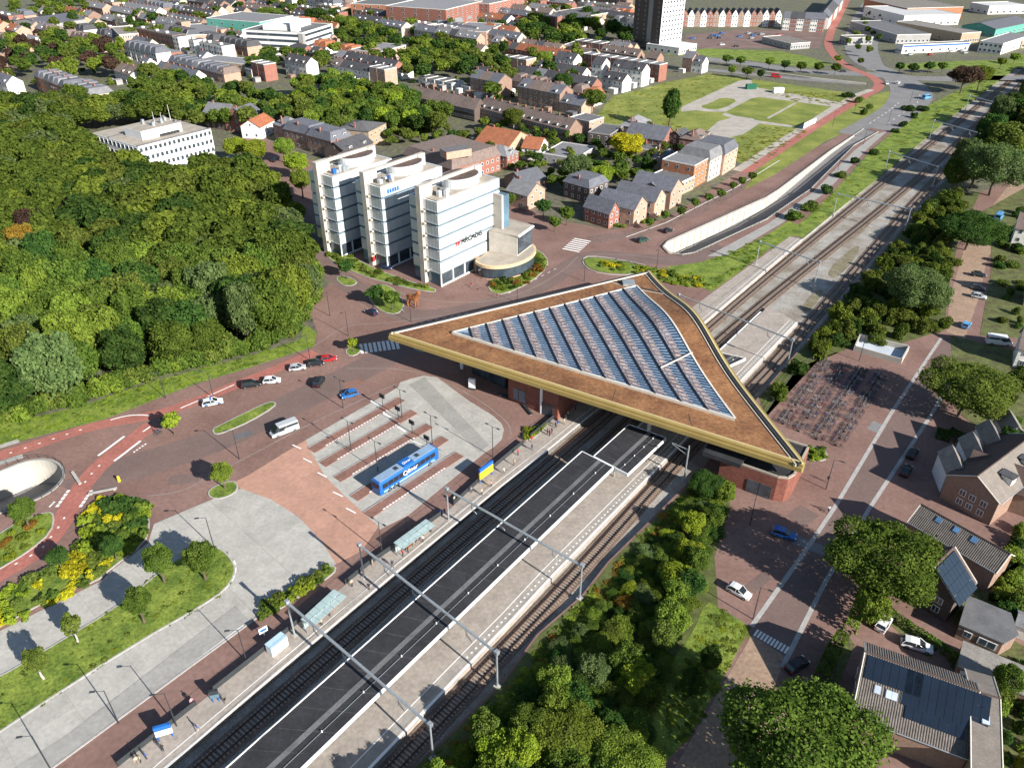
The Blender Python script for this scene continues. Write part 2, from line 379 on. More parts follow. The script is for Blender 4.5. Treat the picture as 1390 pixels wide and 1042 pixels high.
# -------- zebra crossings
def zebra(parent, a, b, n, ln, wd, z=.04):
    A, B = G(*a), G(*b); d = (B-A); st = d/n; d.normalize(); q = Vector((-d.y, d.x, 0))*ln
    for i in range(n):
        p = A+st*i; e = d*wd; mb = MB(); mb.add([(v.x, v.y, z) for v in (p, p+e, p+e+q, p+q)], [(0, 1, 2, 3)]); mb.build('zebra_stripe', M_paint, parent)
zebra(paving, (490, 480), (545, 473), 9, 5.0, .75)
zebra(paving, (763, 338), (781, 322), 7, -6.0, .75)
zebra(east, (1022, 862), (1068, 888), 10, 1.6, .35)
# -------- platforms
PL = Wt([(40, 1140), (161, 1040), (350, 891), (501, 767), (607, 694), (672, 634), (764, 558), (937, 419), (1046, 340), (1072, 321), (1090, 325)])+Wt([(955, 440), (795, 570), (745, 611), (684, 658), (524, 790), (350, 937), (227, 1042), (150, 1110), (100, 1155)])
plL = sheet('west_platform', PL, M_plat, .06, (), .95)
MR = Wt([(400, 1152), (505, 1042), (642, 899), (700, 839), (750, 784), (918, 611), (1083, 438)])
ML = [p+Vector((-math.sin(TR), math.cos(TR), 0))*10.8 for p in MR]
MID = MR+[G(1042, 417)]+[p for p in ML[::-1][1:]]
plM = sheet('island_platform', MID, M_plat, .06, (), .95)
slabs('platform_slab', MID, TR, 12.0, 5.4, M_plat, .085, plM, gap=.03)
edgeL = [Vector(p) for p in Wt([(100, 1155), (150, 1110), (227, 1042), (350, 937), (524, 790), (684, 658), (745, 611), (795, 570), (955, 440), (1090, 325)])]
strip('platform_edge', offset_line(edgeL, .2), .35, M_wpaint, .085, 0, None, plL)
strip('platform_line', offset_line(edgeL, 1.5), .14, M_wpaint, .085, 0, None, plL)
strip('platform_edge', offset_line(MR, .25), .45, M_wpaint, .105, 0, None, plM)
strip('platform_line', offset_line(MR, 2.3), .16, M_wpaint, .105, 0, None, plM)
strip('tactile_line', offset_line(MR, 1.3), .5, M_conc2, .1, 0, None, plM)
marks(plM, offset_line(MR[2:], 1.3), 130, .35, .3, .11, M_wpaint, 'tactile_tile')
strip('platform_edge', offset_line(MR, 10.55), .45, M_wpaint, .105, 0, None, plM)
# -------- tracks
def track(px, label):
    c = smooth_line([G(a, b, TZ) for a, b in px], 2)
    t = thing('railway_track', label, 'track', (0, 0, 0), 0, 'railway tracks through the station')
    for sgn in (-1, 1):
        l = offset_line(c, sgn*.75); mb = MB()
        a = offset_line(l, .06); b = offset_line(l, -.06); n = len(l)
        vs = [(p.x, p.y, TZ+.42) for p in a]+[(p.x, p.y, TZ+.42) for p in b]+[(p.x, p.y, TZ+.2) for p in a]+[(p.x, p.y, TZ+.2) for p in b]
        mb.add(vs, [f for i in range(n-1) for f in ((i, n+i, n+i+1, i+1), (i, i+1, 2*n+i+1, 2*n+i), (n+i, 3*n+i, 3*n+i+1, n+i+1))])
        mb.build('rail', M_rail, t)
    sl = resample(c, .62); mb = MB()
    for i, p in enumerate(sl[:-1]):
        d = sl[i+1]-p; ang = math.atan2(d.y, d.x)
        mb.box(-.13, .13, -1.25, 1.25, -.05, .2, mat=Matrix.Translation((p.x, p.y, TZ)) @ Matrix.Rotation(ang, 4, 'Z'))
        if i > 900: break
    o = mb.build('sleeper', M_sleeper, t); o['kind'] = 'stuff'
    bb = strip('ballast_bed', c, 3.6, M_rail_bed, TZ+.1, .12, None, t)
    return t
M_rail_bed = mat('rusty_ballast', (.17, .12, .09), var=.25, scale=.4, fine=.4, fscale=5, bump=.6)
track([(110, 1190), (227, 1085), (340, 984), (557, 793), (805, 580), (959, 446), (1057, 363), (1183, 261), (1300, 166), (1390, 96), (1460, 42)], 'railway track along the west platform beside the bus station')
track([(262, 1140), (560, 844), (760, 658), (972, 466), (1030, 417), (1062, 391), (1226, 261), (1320, 176), (1392, 108), (1470, 48)], 'railway track on the covered side of the island platform')
track([(400, 1190), (533, 1044), (684, 883), (781, 781), (921, 624), (1016, 530), (1070, 472), (1196, 326), (1248, 266), (1380, 128), (1480, 50)], 'railway track between the island platform and the bushes')
# -------- tunnel mouth (west) and sunken road (north)
HOLE_Z = -6.2
sheet('tunnel_road', OVAL, M_asph_l, HOLE_Z)
wallring('tunnel_wall', OVAL, HOLE_Z-.1, .02, M_white)
kerb('tunnel_rim', OVAL, .5, .35, M_conc2, closed=True)
dr = (G(1172, 178)-G(905, 336)); Ld = dr.length; dr.normalize()
def rz_(p): 
    t = max(0, min(1, (Vector((p[0], p[1], 0))-G(905, 336)).dot(dr)/Ld)); return -6.6*(1-t)**1.0+.03
v, fs = cdt(RAMP); mb = MB(); mb.add([(p.x, p.y, rz_(p)) for p in v], fs); o = mb.build('sunken_road', M_asph_l); o['kind'] = 'structure'
wallring('sunken_road_wall', RAMP, lambda p: rz_(p)-.1, .05, M_white)
kerb('sunken_road_parapet', RAMP, .4, .55, M_conc, closed=True)
# joint fins on the lit concrete walls
for ring, n0, zf in ((RAMP, 44, None),):
    far = RAMP[1:7]; q = resample(far, 4.0)
    for p in q[1:-3]:
        mb = MB(); z0 = rz_(p); mb.box(-.06, .06, -.09, .0, z0, -.05, mat=Matrix.Translation((p.x, p.y, 0)) @ Matrix.Rotation(math.atan2(dr.y, dr.x), 4, 'Z')); mb.build('wall_joint', M_conc2, bpy.data.objects['sunken_road_wall'])
# -------- north-east roads, fields
lawn('field', [(795, 178), (830, 132), (905, 112), (965, 100), (1010, 106), (1080, 116), (1150, 126), (1186, 132), (1160, 148), (1080, 192), (1030, 222), (1003, 221), (960, 190), (900, 185), (850, 190)], M_grass_dry, .03, 0)
def flat(name, px, m, z, it=0, holes=()): return sheet(name, smooth_line(Wt(px), it, True) if it else Wt(px), m, z, holes)
flat('gravel_path', [(924, 146), (950, 134), (1003, 110), (1020, 108), (1022, 118), (1060, 125), (1140, 139), (1148, 143), (1135, 146), (1085, 139), (1030, 132), (1020, 134), (985, 152), (960, 152), (945, 150), (925, 152)], M_sand, .06)
flat('gravel_lot', [(960, 178), (975, 165), (1000, 158), (1022, 161), (1031, 168), (1010, 182), (988, 188), (968, 184)], M_sand, .06)
flat('gravel_path', [(984, 153), (1000, 158), (1030, 164), (1072, 170), (1082, 174), (1040, 169), (1000, 163), (980, 156)], M_sand, .055)
flat('grass_patch', [(948, 145), (965, 140), (980, 132), (1003, 136), (985, 146), (968, 150)], M_grass_dry, .07, 1)
strip('gravel_path', Wt([(1042, 161), (1080, 140)]), 1.6, M_sand, .06)
lawn('road_verge', [(1030, 228), (1110, 172), (1188, 128), (1206, 124), (1215, 130), (1213, 148), (1190, 160), (1120, 192), (1050, 238), (1010, 258)], M_grass_dry, .035, 0)
strip('red_cycle_route', smooth_line(Wt([(1010, 234), (1040, 214), (1120, 162), (1170, 132), (1192, 121), (1194, 112), (1180, 102), (1150, 92), (1128, 72), (1122, 55), (1140, 20), (1150, 0)]), 2), 6.0, M_bike, .06)
strip('pale_footpath', smooth_line(Wt([(1000, 232), (1030, 212), (1112, 159), (1160, 130), (1183, 122)]), 1), 4.0, M_sand, .07)
strip('asphalt_road', smooth_line(Wt([(1150, 182), (1178, 166), (1205, 152), (1218, 138), (1222, 122), (1210, 106), (1195, 96)]), 2), 9.5, M_asph_l, .055)
strip('asphalt_road', smooth_line(Wt([(1194, 176), (1212, 163), (1240, 142), (1250, 128), (1235, 112), (1200, 96), (1170, 84), (1158, 60), (1166, 30), (1185, 0), (1200, -20)]), 2), 15, M_asph_l, .05)
strip('asphalt_road', smooth_line(Wt([(1420, 106), (1330, 106), (1270, 108), (1210, 104), (1170, 100), (1100, 99), (1000, 84), (930, 78)]), 2), 14, M_asph_l, .045)
strip('asphalt_road', smooth_line(Wt([(1190, 96), (1182, 78), (1178, 60), (1195, 30), (1215, 0), (1228, -20)]), 2), 12, M_asph_l, .058)
strip('sunken_main_road', Wt([(935, 92), (1010, 100), (1090, 108), (1170, 114)]), 8, M_asph_l, .06)
strip('road_wall', Wt([(1040, 99), (1100, 107), (1175, 115)]), 1.0, M_white, .9, .9)
strip('brick_street', smooth_line(Wt([(800, 326), (880, 314), (960, 280), (1060, 218), (1118, 184)]), 1), 6.0, M_brick_far, .03)
strip('road_line', Wt([(850, 322), (905, 302), (1000, 254), (1058, 218)]), .3, M_paint, .05)
lawn('park_lawn', [(900, 74), (960, 66), (1060, 70), (1100, 78), (1130, 88), (1100, 92), (1000, 80), (930, 76)], M_grass, .04, 0)
lawn('park_lawn', [(1215, 88), (1270, 84), (1350, 82), (1390, 80), (1390, 92), (1290, 94), (1225, 94)], M_grass, .06, 0)
sheet('brick_square', Wt([(930, 48), (1010, 40), (1120, 42), (1112, 66), (1040, 66), (930, 66)]), M_brick_far, .045)
lawn('rail_verge', [(1044, 340), (1060, 322), (1090, 300), (1130, 262), (1180, 208), (1215, 176), (1262, 142), (1310, 118), (1390, 74), (1440, 40), (1440, 58), (1390, 84), (1290, 160), (1185, 248), (1090, 322), (1074, 320)], M_grass, .045, 0)
lawn('ramp_verge', [(905, 362), (950, 356), (1000, 340), (1046, 316), (1070, 300), (1086, 306), (1060, 324), (1044, 338), (1000, 372), (965, 396), (935, 380), (915, 372)], M_grass, .05, 0)
flat('paved_slope', [(960, 348), (1042, 304), (1102, 262), (1160, 204), (1190, 182), (1205, 178), (1180, 200), (1120, 262), (1060, 304), (985, 348)], M_conc2, .06)
island2 = lawn('planted_island', [(792, 352), (800, 349), (840, 354), (885, 364), (940, 372), (975, 378), (968, 392), (920, 388), (860, 372), (815, 370), (796, 362)], M_grass, .14, 1, .15)
kerb('kerb', smooth_line(Wt([(790, 352), (800, 347), (840, 352), (885, 362), (860, 374), (815, 372), (794, 363)]), 1, True), closed=True)
# traffic islands with grass
for nm, px in (('grass_island', [(288, 583), (300, 577), (340, 557), (365, 546), (374, 546), (373, 552), (340, 572), (305, 587), (292, 590)]),
               ('grass_island', [(282, 668), (292, 660), (316, 652), (324, 660), (318, 670), (300, 677), (286, 676)]),
               ('grass_island', [(498, 398), (508, 386), (530, 388), (545, 405), (549, 418), (538, 427), (520, 424), (505, 412)]),
               ('grass_island', [(455, 378), (466, 374), (486, 382), (480, 388), (466, 388)]),
               ('grass_island', [(468, 478), (476, 470), (490, 470), (488, 480), (476, 484)]),
               ('flower_bed', [(436, 338), (450, 330), (500, 362), (560, 384), (592, 392), (590, 398), (540, 388), (490, 374), (452, 356)]),
               ('flower_bed', [(662, 388), (675, 376), (700, 378), (724, 362), (720, 345), (722, 335), (742, 348), (744, 362), (720, 384), (684, 400), (668, 398)]),
               ('flower_bed', [(612, 470), (592, 478), (570, 478), (560, 472), (566, 466), (590, 466)]),
               ('grass_island', [(126, 684), (140, 674), (190, 674), (198, 690), (204, 712), (196, 738), (150, 772), (130, 790), (100, 796), (0, 850), (-140, 930), (-140, 880), (0, 806), (60, 772), (104, 745), (112, 720), (118, 696)]),
               ('grass_island', [(-60, 765), (0, 724), (30, 706), (66, 694), (74, 700), (70, 722), (40, 748), (0, 772), (-60, 808)]),
               ('flower_bed', [(352, 836), (360, 820), (400, 795), (440, 770), (456, 768), (454, 778), (420, 800), (375, 830)]),
               ('flower_bed', [(708, 592), (716, 582), (740, 574), (736, 586), (716, 600)]),
               ('flower_bed', [(1088, 612), (1100, 606), (1118, 610), (1124, 620), (1116, 626), (1096, 624)])):
    q = smooth_line(Wt(px), 1, True); sheet(nm, q, M_grass, .15, (), .16); kerb('kerb', q, .25, .155, closed=True)
# pale kerb lines of the street east of the station
for px in ([(1278, 458), (1210, 560), (1132, 690), (1090, 752), (1020, 850)], [(1320, 470), (1262, 566), (1180, 690), (1120, 790), (1062, 905)]):
    strip('kerb_line', Wt(px), .75, M_kerb, .035)
flat('brick_yard', [(1040, 560), (1082, 500), (1135, 478), (1205, 505), (1190, 540), (1136, 606), (1060, 590)], M_brick, .03)
flat('driveway', [(905, 1060), (960, 965), (1020, 862), (1066, 890), (1050, 935), (1090, 950), (1040, 1060)], mat('sandy_clinker', (.30, .21, .15), var=.12, scale=.3, fine=.2, fscale=1.6), .03)
flat('side_road', [(1385, 232), (1330, 300), (1308, 340), (1290, 400), (1284, 450), (1310, 460), (1330, 400), (1340, 350), (1400, 270)], mat('sandy_clinker', (.30, .21, .15)), .03)
lawn('lawn', [(958, 815), (975, 824), (1012, 846), (1016, 856), (960, 960), (920, 1020), (870, 1060), (885, 980), (905, 905), (940, 860)], M_grass, .05, 1)
sheet('shrub_ground', Wt([(955, 640), (985, 652), (992, 690), (970, 755), (975, 828), (930, 905), (900, 980), (880, 1050), (800, 1190), (420, 1190), (556, 1046), (605, 1004), (684, 926), (733, 860), (793, 808), (829, 762)]), M_soil, .03)
sheet('shrub_ground', Wt([(1262, 268), (1275, 262), (1330, 262), (1300, 330), (1286, 400), (1282, 448), (1210, 470), (1160, 470), (1110, 490), (1040, 566), (1030, 540), (1116, 441)]), M_soil, .03)

# painted dashes and kerb lines on the bus road and square
marks(road, smooth_line(Wt([(262, 828), (292, 812), (314, 792), (322, 772), (316, 757)]), 1), 7, 1.3, .3, .09)
marks(paving, Wt([(66, 1040), (200, 944), (330, 848)]), 70, .45, .4, .06, M_wpaint, 'tactile_tile')
kerb('kerb', Wt([(70, 1043), (349, 838)]), .3, .14)
for px in ([(200, 673), (245, 668), (275, 652), (340, 618), (420, 575), (540, 520)], [(470, 500), (560, 500), (640, 535), (690, 572), (694, 590)], [(396, 300), (440, 348), (500, 385), (590, 412), (690, 408), (760, 372), (785, 348)], [(426, 470), (470, 440), (520, 440), (600, 428)], [(800, 345), (850, 345), (900, 352)]):
    strip('kerb_line', smooth_line(Wt(px), 2), .2, mat('worn_kerb', (.26, .225, .21), var=.15), .032)
for px in ([(560, 440), (640, 424)], [(690, 398), (760, 362)]): marks(paving, Wt(px), 8, 1.2, .2, .035)
for px in ([(1180, 168), (1205, 152), (1222, 138)], [(1205, 168), (1245, 140), (1250, 126)]): marks(paving, Wt(px), 9, 3, .3, .08)

strip('brick_road', smooth_line(Wt([(96, 668), (130, 650), (200, 628), (300, 596), (400, 546), (500, 498), (548, 468)]), 2), 9, M_lane, .022)
strip('brick_road', smooth_line(Wt([(402, 282), (425, 330), (452, 372), (520, 415), (560, 432), (640, 422), (720, 396), (772, 362), (805, 344), (870, 352), (940, 354), (985, 336)]), 2), 7.5, M_lane, .021)
strip('brick_road', smooth_line(Wt([(1300, 462), (1236, 566), (1158, 690), (1104, 776), (1040, 878)]), 1), 6, M_lane, .022)
for px, py, w_, d_, a_, m_ in ((480, 520, 5, 2.4, 30, M_brick_red), (250, 650, 6, 3, 10, M_lane), (330, 590, 4, 2, 30, M_asph), (600, 445, 7, 2, -20, M_lane), (1090, 700, 5, 4, 40, M_lane), (1100, 740, 7, 2.5, -35, M_asph_l), (1190, 580, 4, 3, 50, M_asph_l), (1030, 790, 5, 2, 40, M_lane), (700, 440, 6, 3, 20, M_brick_red)):
    p = G(px, py); MB().box(-w_/2, w_/2, -d_/2, d_/2, 0, .026).build('paving_patch', m_, None, (p.x, p.y, 0), (0, 0, R(a_)))['kind'] = 'structure'

for px in ([(1120, 372), (1145, 345), (1170, 330), (1160, 352), (1135, 380)], [(1085, 420), (1105, 395), (1120, 392), (1100, 425)], [(1150, 322), (1175, 298), (1185, 300), (1160, 326)], [(1205, 300), (1225, 282), (1232, 286), (1212, 306)], [(1180, 290), (1215, 258), (1220, 262), (1190, 292)]):
    sheet('ballast_weeds', smooth_line([G(a, b, TZ) for a, b in px], 2, True), mat('mossy_ballast', (.20, .165, .085), var=.25, scale=.3, fine=.4, fscale=4, col2=(.22, .20, .15)), TZ+.03)
# ================================================================ STATION
RZ = 10.0
M_trim = mat('pale_trim', (.58, .54, .47), var=.08)
RW, RN, RE = G(530, 452, RZ), G(881, 369, RZ), G(1091, 630, RZ)
BC = G(946, 428, RZ+3.4)
def roofz(p):
    d2 = (p[0]-BC.x)**2+(p[1]-BC.y)**2
    return RZ+3.6*math.exp(-d2/(2*11.0**2))
st = thing('railway_station', 'triangular railway station with brown sedum roof, gold edge and glass skylight', 'station', (0, 0, 0))
def tri_sheet(name, A, B, C, m, n, dz, hole=None, parent=st, smooth=True):
    mb = MB(); idx = {}; vs = []; fs = []
    for i in range(n+1):
        for j in range(n+1-i):
            p = A+(B-A)*(i/n)+(C-A)*(j/n); idx[i, j] = len(vs); vs.append((p.x, p.y, roofz(p)+dz))
    for i in range(n):
        for j in range(n-i):
            for t in (((i, j), (i+1, j), (i, j+1)), ((i+1, j), (i+1, j+1), (i, j+1))):
                if all(k in idx for k in t):
                    c = sum((Vector(vs[idx[k]]) for k in t), Vector())/3
                    if hole and inside(c, hole): continue
                    fs.append([idx[k] for k in t])
    mb.add(vs, fs); return mb.build(name, m, parent, smooth=smooth)
sW, sN, sE = G(614, 453, RZ), G(864, 391, RZ), G(998, 571, RZ)
tri_sheet('sedum_roof', RW, RE, RN, M_sedum, 110, 0)
def band(name, a, b, off_in, wd, z0, z1, m, n=60, parent=st):
    """box section running along the roof edge a->b, following the roof height"""
    d = (b-a).normalized(); nn = Vector((-d.y, d.x, 0)); cen = (RW+RN+RE)/3
    if (cen-a).dot(nn) < 0: nn = -nn
    mb = MB(); sec = []
    for i in range(n+1):
        p = a+(b-a)*(i/n); h = roofz(p)
        q0 = p+nn*off_in; q1 = p+nn*(off_in+wd); sec.append([(q0.x, q0.y, h+z0), (q1.x, q1.y, h+z0), (q1.x, q1.y, h+z1), (q0.x, q0.y, h+z1)])
    vs = [v for s_ in sec for v in s_]; fs = [(4*i+k, 4*i+(k+1) % 4, 4*i+4+(k+1) % 4, 4*i+4+k) for i in range(n) for k in range(4)]
    fs += [(0, 1, 2, 3), tuple(4*n+k for k in (3, 2, 1, 0))]
    mb.add(vs, fs); return mb.build(name, m, parent)
band('gold_fascia', RW, RE, -.55, .5, -1.6, .1, M_gold)
band('gold_fascia', RW, RE, -.95, .38, -1.35, -.45, M_gold)
band('parapet', RW, RE, -.04, .35, -.4, .32, mat('pale_gold', (.5, .40, .2), var=.05, rough=.5))
band('parapet', RW, RN, -.1, .3, -1.2, .35, M_dark); band('parapet_cap', RW, RN, .5, .26, -.3, .3, M_trim)
band('parapet', RN, RE, .6, .5, -.4, .25, M_dark); band('parapet_cap', RN, RE, .1, .35, -.6, .42, mat('pale_gold', (.5, .40, .2))); band('gold_fascia', RN, RE, -.3, .38, -2.0, .38, M_gold)
band('parapet_cap', RN, RE, 1.5, .15, -.3, .2, M_trim)
tri_sheet('soffit', RW, RE, RN, mat('soffit', (.30, .27, .23)), 40, -1.6)
ns = 12
# skylight: a strip of glass between each pair of dark gutters
M_sky1 = mat('skylight_glass', (.22, .31, .40), rough=.4, var=.25, scale=.35, fine=.2, fscale=2.0, spec=.5, col2=(.32, .39, .46))
M_sky2 = mat('skylight_frit', (.24, .20, .215), rough=.5, var=.3, scale=.5, fine=.3, fscale=1.6, col2=(.30, .29, .33), spec=.4)
M_bar = mat('glazing_bar', (.13, .12, .15), var=.2); M_barp = mat('glazing_pattern', (.42, .32, .27), var=.3, scale=.6)
M_pv = mat('solar_slat', (.022, .055, .12), rough=.4, var=.25, scale=.5, fine=.15, spec=.5)
def sky_pt(s, t, dz):
    a = sW+(sN-sW)*s; b = sW+(sE-sW)*s; p = a.lerp(b, t); return Vector((p.x, p.y, roofz(p)+dz))
def sky_strip(s0, s1, m, name, dz, parent, t0=0.0, t1=1.0, nn=36):
    mb = MB(); vs = []
    for i in range(nn+1):
        t = t0+(t1-t0)*i/nn; vs += [sky_pt(s0, t, dz), sky_pt(s1, t, dz)]
    mb.add(vs, [(2*i, 2*i+2, 2*i+3, 2*i+1) for i in range(nn)]); return mb.build(name, m, parent)
M_gut = mat('gutter_black', (.008, .009, .012), var=0, fine=0)
for k in range(ns):
    s0, s1 = k/ns, (k+1)/ns
    gl = sky_strip(s0, s1, M_sky1, 'glass_strip', .45, st)
    if k: sky_strip(s0+.06/ns, s0+.50/ns, M_sky2, 'glass_band', .5, gl)
    L = (sky_pt(s1, 1, 0)-sky_pt(s1, 0, 0)).length; nr = max(3, int(L/1.15)); mb = MB(); mp = MB(); mq = MB()
    def quad(m_, c0, c1, t, dt, z): m_.add([sky_pt(c0, t, z), sky_pt(c0, t+dt, z), sky_pt(c1, t+dt, z), sky_pt(c1, t, z)], [(0, 1, 2, 3)])
    for i in range(nr):
        t = .02+.96*(i+.25)/nr; j_ = .02*math.sin(i*2.3+k)
        if k or i > nr*.3: quad(mb, s0+(.55+j_)/ns, s0+.94/ns, t, .50/nr, .58)
    n2 = max(2, int(L/1.75))
    if k:
        for i in range(n2):
            t = .02+.96*(i+.2)/n2; quad(mp, s0+(.20+.05*math.sin(i*1.7+k))/ns, s0+.40/ns, t, .42/n2, .58); quad(mq, s0+.07/ns, s0+.49/ns, t+.62/n2, .14/n2, .58)
        for m_, nm, mm in ((mp, 'glazing_pattern', M_barp), (mq, 'glazing_bar', M_bar)): o = m_.build(nm, mm, gl); o['kind'] = 'stuff'
    o = mb.build('solar_slat', M_pv, gl); o['kind'] = 'stuff'
    if k:
        mb = MB(); vs = []
        for i in range(37):
            for ds in (-.048, .048):
                vs.append(sky_pt(s0+ds/ns, i/36, .66))
        vs += [v-Vector((0, 0, .5)) for v in vs]; n = 37
        mb.add(vs, [(2*i, 2*i+2, 2*i+3, 2*i+1) for i in range(36)]+[(2*i, 2*i+2*n, 2*i+2+2*n, 2*i+2) for i in range(36)]+[(2*i+1, 2*i+3, 2*i+3+2*n, 2*i+1+2*n) for i in range(36)])
        mb.build('gutter', M_gut, st)
def sky_edge(a, b, nm='skylight_frame', wd=.38):
    mb = MB(); n = 40; d = (b-a).normalized(); nn = Vector((-d.y, d.x, 0))*wd/2; vs = []
    for i in range(n+1):
        p = a+(b-a)*(i/n); z = roofz(p)+.62
        for sg, dz in ((-1, 0), (1, 0), (-1, -.7), (1, -.7)): vs.append((p.x+nn.x*sg, p.y+nn.y*sg, z+dz))
    mb.add(vs, [f for i in range(n) for f in ((4*i, 4*i+1, 4*i+5, 4*i+4), (4*i, 4*i+4, 4*i+6, 4*i+2), (4*i+1, 4*i+3, 4*i+7, 4*i+5))]); mb.build(nm, M_trim, st)
sky_edge(sW, sN); sky_edge(sW, sE); sky_edge(sN, sE)
# walkway across the skylight and seam across the north corner
def seam(a, b, m, wd, dz, nm):
    mb = MB(); n = 20; d = (b-a).normalized(); nn = Vector((-d.y, d.x, 0))*wd/2; vs = []
    for i in range(n+1):
        p = a+(b-a)*(i/n); z = roofz(p)+dz
        for sg, q in ((-1, 0), (1, 0), (-1, -.2), (1, -.2)): vs.append((p.x+nn.x*sg, p.y+nn.y*sg, z+q))
    mb.add(vs, [f for i in range(n) for f in ((4*i, 4*i+1, 4*i+5, 4*i+4), (4*i, 4*i+4, 4*i+6, 4*i+2), (4*i+1, 4*i+3, 4*i+7, 4*i+5))]); mb.build(nm, m, st)
seam(G(833, 382, RZ), G(900, 396, RZ+1.2), M_dark, .5, .12, 'roof_seam'); seam(G(832, 384.5, RZ), G(901, 399, RZ+1.2), M_trim, .2, .14, 'roof_seam')
seam(G(896, 505, RZ), G(938, 489, RZ), M_trim, .3, .95, 'walkway')
mb = MB(); p = G(853, 386, RZ); mb.box(p.x-1.6, p.x+1.6, p.y-1.4, p.y+1.4, RZ-.2, RZ+.9); mb.build('roof_hatch', M_steel, st)
# columns
for px, py in ((627, 500), (735, 560), (880, 590), (975, 600), (700, 470), (820, 430), (905, 450)):
    p = G(px, py); MB().tube((p.x, p.y, 0), (p.x, p.y, RZ-1.5), .45, .45, 12).build('column', M_wpaint, st)
M_sbrick = mat('station_brick', (.20, .075, .055), var=.15, scale=.6, fine=.3, fscale=3)
def block(parent, A, B, zt, dep, m, mroof, name='wall', zb=0.0, par=.35, rnd=0):
    """brick box: A, B are roof-edge pixels at height zt, depth to the back"""
    a, b = G(*A, zt), G(*B, zt); d = (b-a).normalized(); nn = Vector((-d.y, d.x, 0))
    q = [a, b, b+nn*dep, a+nn*dep]
    if rnd:
        q = smooth_line([a, b-d*rnd, b+nn*rnd*.0+d*0, b+nn*rnd, b+nn*dep, a+nn*dep], 0)
        q = [a, b-d*rnd, b-d*rnd*.3+nn*rnd*.3, b+nn*rnd, b+nn*dep, a+nn*dep]
    MB().prism([(p.x, p.y) for p in q], zb, zt).build(name, m, parent)
    ins = .35; cen = sum(q, Vector())/len(q)
    qi = [p+(cen-p).normalized()*ins*1.5 for p in q]
    MB().prism([(p.x, p.y) for p in qi], zt+.02, zt+.06).build('flat_roof', mroof, parent)
    for i in range(len(q)):
        s_, e_ = q[i], q[(i+1) % len(q)]
        dd = (e_-s_); Ln = dd.length; ang = math.atan2(dd.y, dd.x)
        MB().box(-.0, Ln, 0, .4, zt, zt+par, mat=Matrix.Translation((s_.x, s_.y, 0)) @ Matrix.Rotation(ang, 4, 'Z')).build('parapet', mat('parapet_cap', (.34, .30, .25), var=.1), parent)
    return a, d, nn
eb = thing('station_annex', 'red brick flat-roofed block with rounded corner under the roof tip', 'building', (0, 0, 0))
a, d, nn = block(eb, (979, 622), (1074, 655), 5.6, 13, M_sbrick, M_roofdk, rnd=2.5)
L0 = (G(1074, 655, 5.6)-a).length
def on_wall(a, d, s, z0, wdt, h, m, parent, name, dep=.12, out=-1):
    ang = math.atan2(d.y, d.x); mb = MB(); mb.box(s, s+wdt, -dep, .02, z0, z0+h, mat=Matrix.Translation((a.x, a.y, 0)) @ Matrix.Rotation(ang, 4, 'Z')); return mb.build(name, m, parent)
on_wall(a, d, L0*.42, .1, 2.3, 2.9, M_glass, eb, 'door'); on_wall(a, d, L0*.42+2.45, .1, 2.3, 2.9, M_glass, eb, 'door')
mb = MB(); q = G(1003, 618, 5.6); mb.box(-5.5, 2.2, -3, 2.6, 5.66, 6.6, mat=Matrix.Translation((q.x-1, q.y-.4, 0)) @ Matrix.Rotation(math.atan2(d.y, d.x), 4, 'Z')); mb.build('plant_box', M_roofdk, eb)
wb = thing('station_hall', 'dark red brick and glass station hall beneath the big roof', 'building', (0, 0, 0))
a, d, nn = block(wb, (690, 508), (758, 536), 6.8, 26, M_sbrick, M_roofdk)
on_wall(a, d, 1.5, .9, 1.4, 3, M_glass_b, wb, 'window'); on_wall(a, d, 3.2, .9, 1.8, 3, M_glass_b, wb, 'window'); on_wall(a, d, 9.5, .1, 3, 3.2, M_glass, wb, 'door')
a, d, nn = block(wb, (640, 478), (686, 498), 6.0, 18, M_glass, M_roofdk, 'glass_wall')
for s in range(0, 12, 2): on_wall(a, d, s+.2, 0, .14, 6, M_dark, wb, 'mullion', .1)
kp = G(641, 528); kk = thing('ticket_kiosk', 'small white lit information pillar in the shade under the roof edge', 'kiosk', kp, R(-20))
MB().box(-.9, .9, -.35, .35, 0, .5).build('plinth', M_dark, kk); MB().box(-.8, .8, -.3, .3, .5, 2.9).build('panel', M_wpaint, kk)
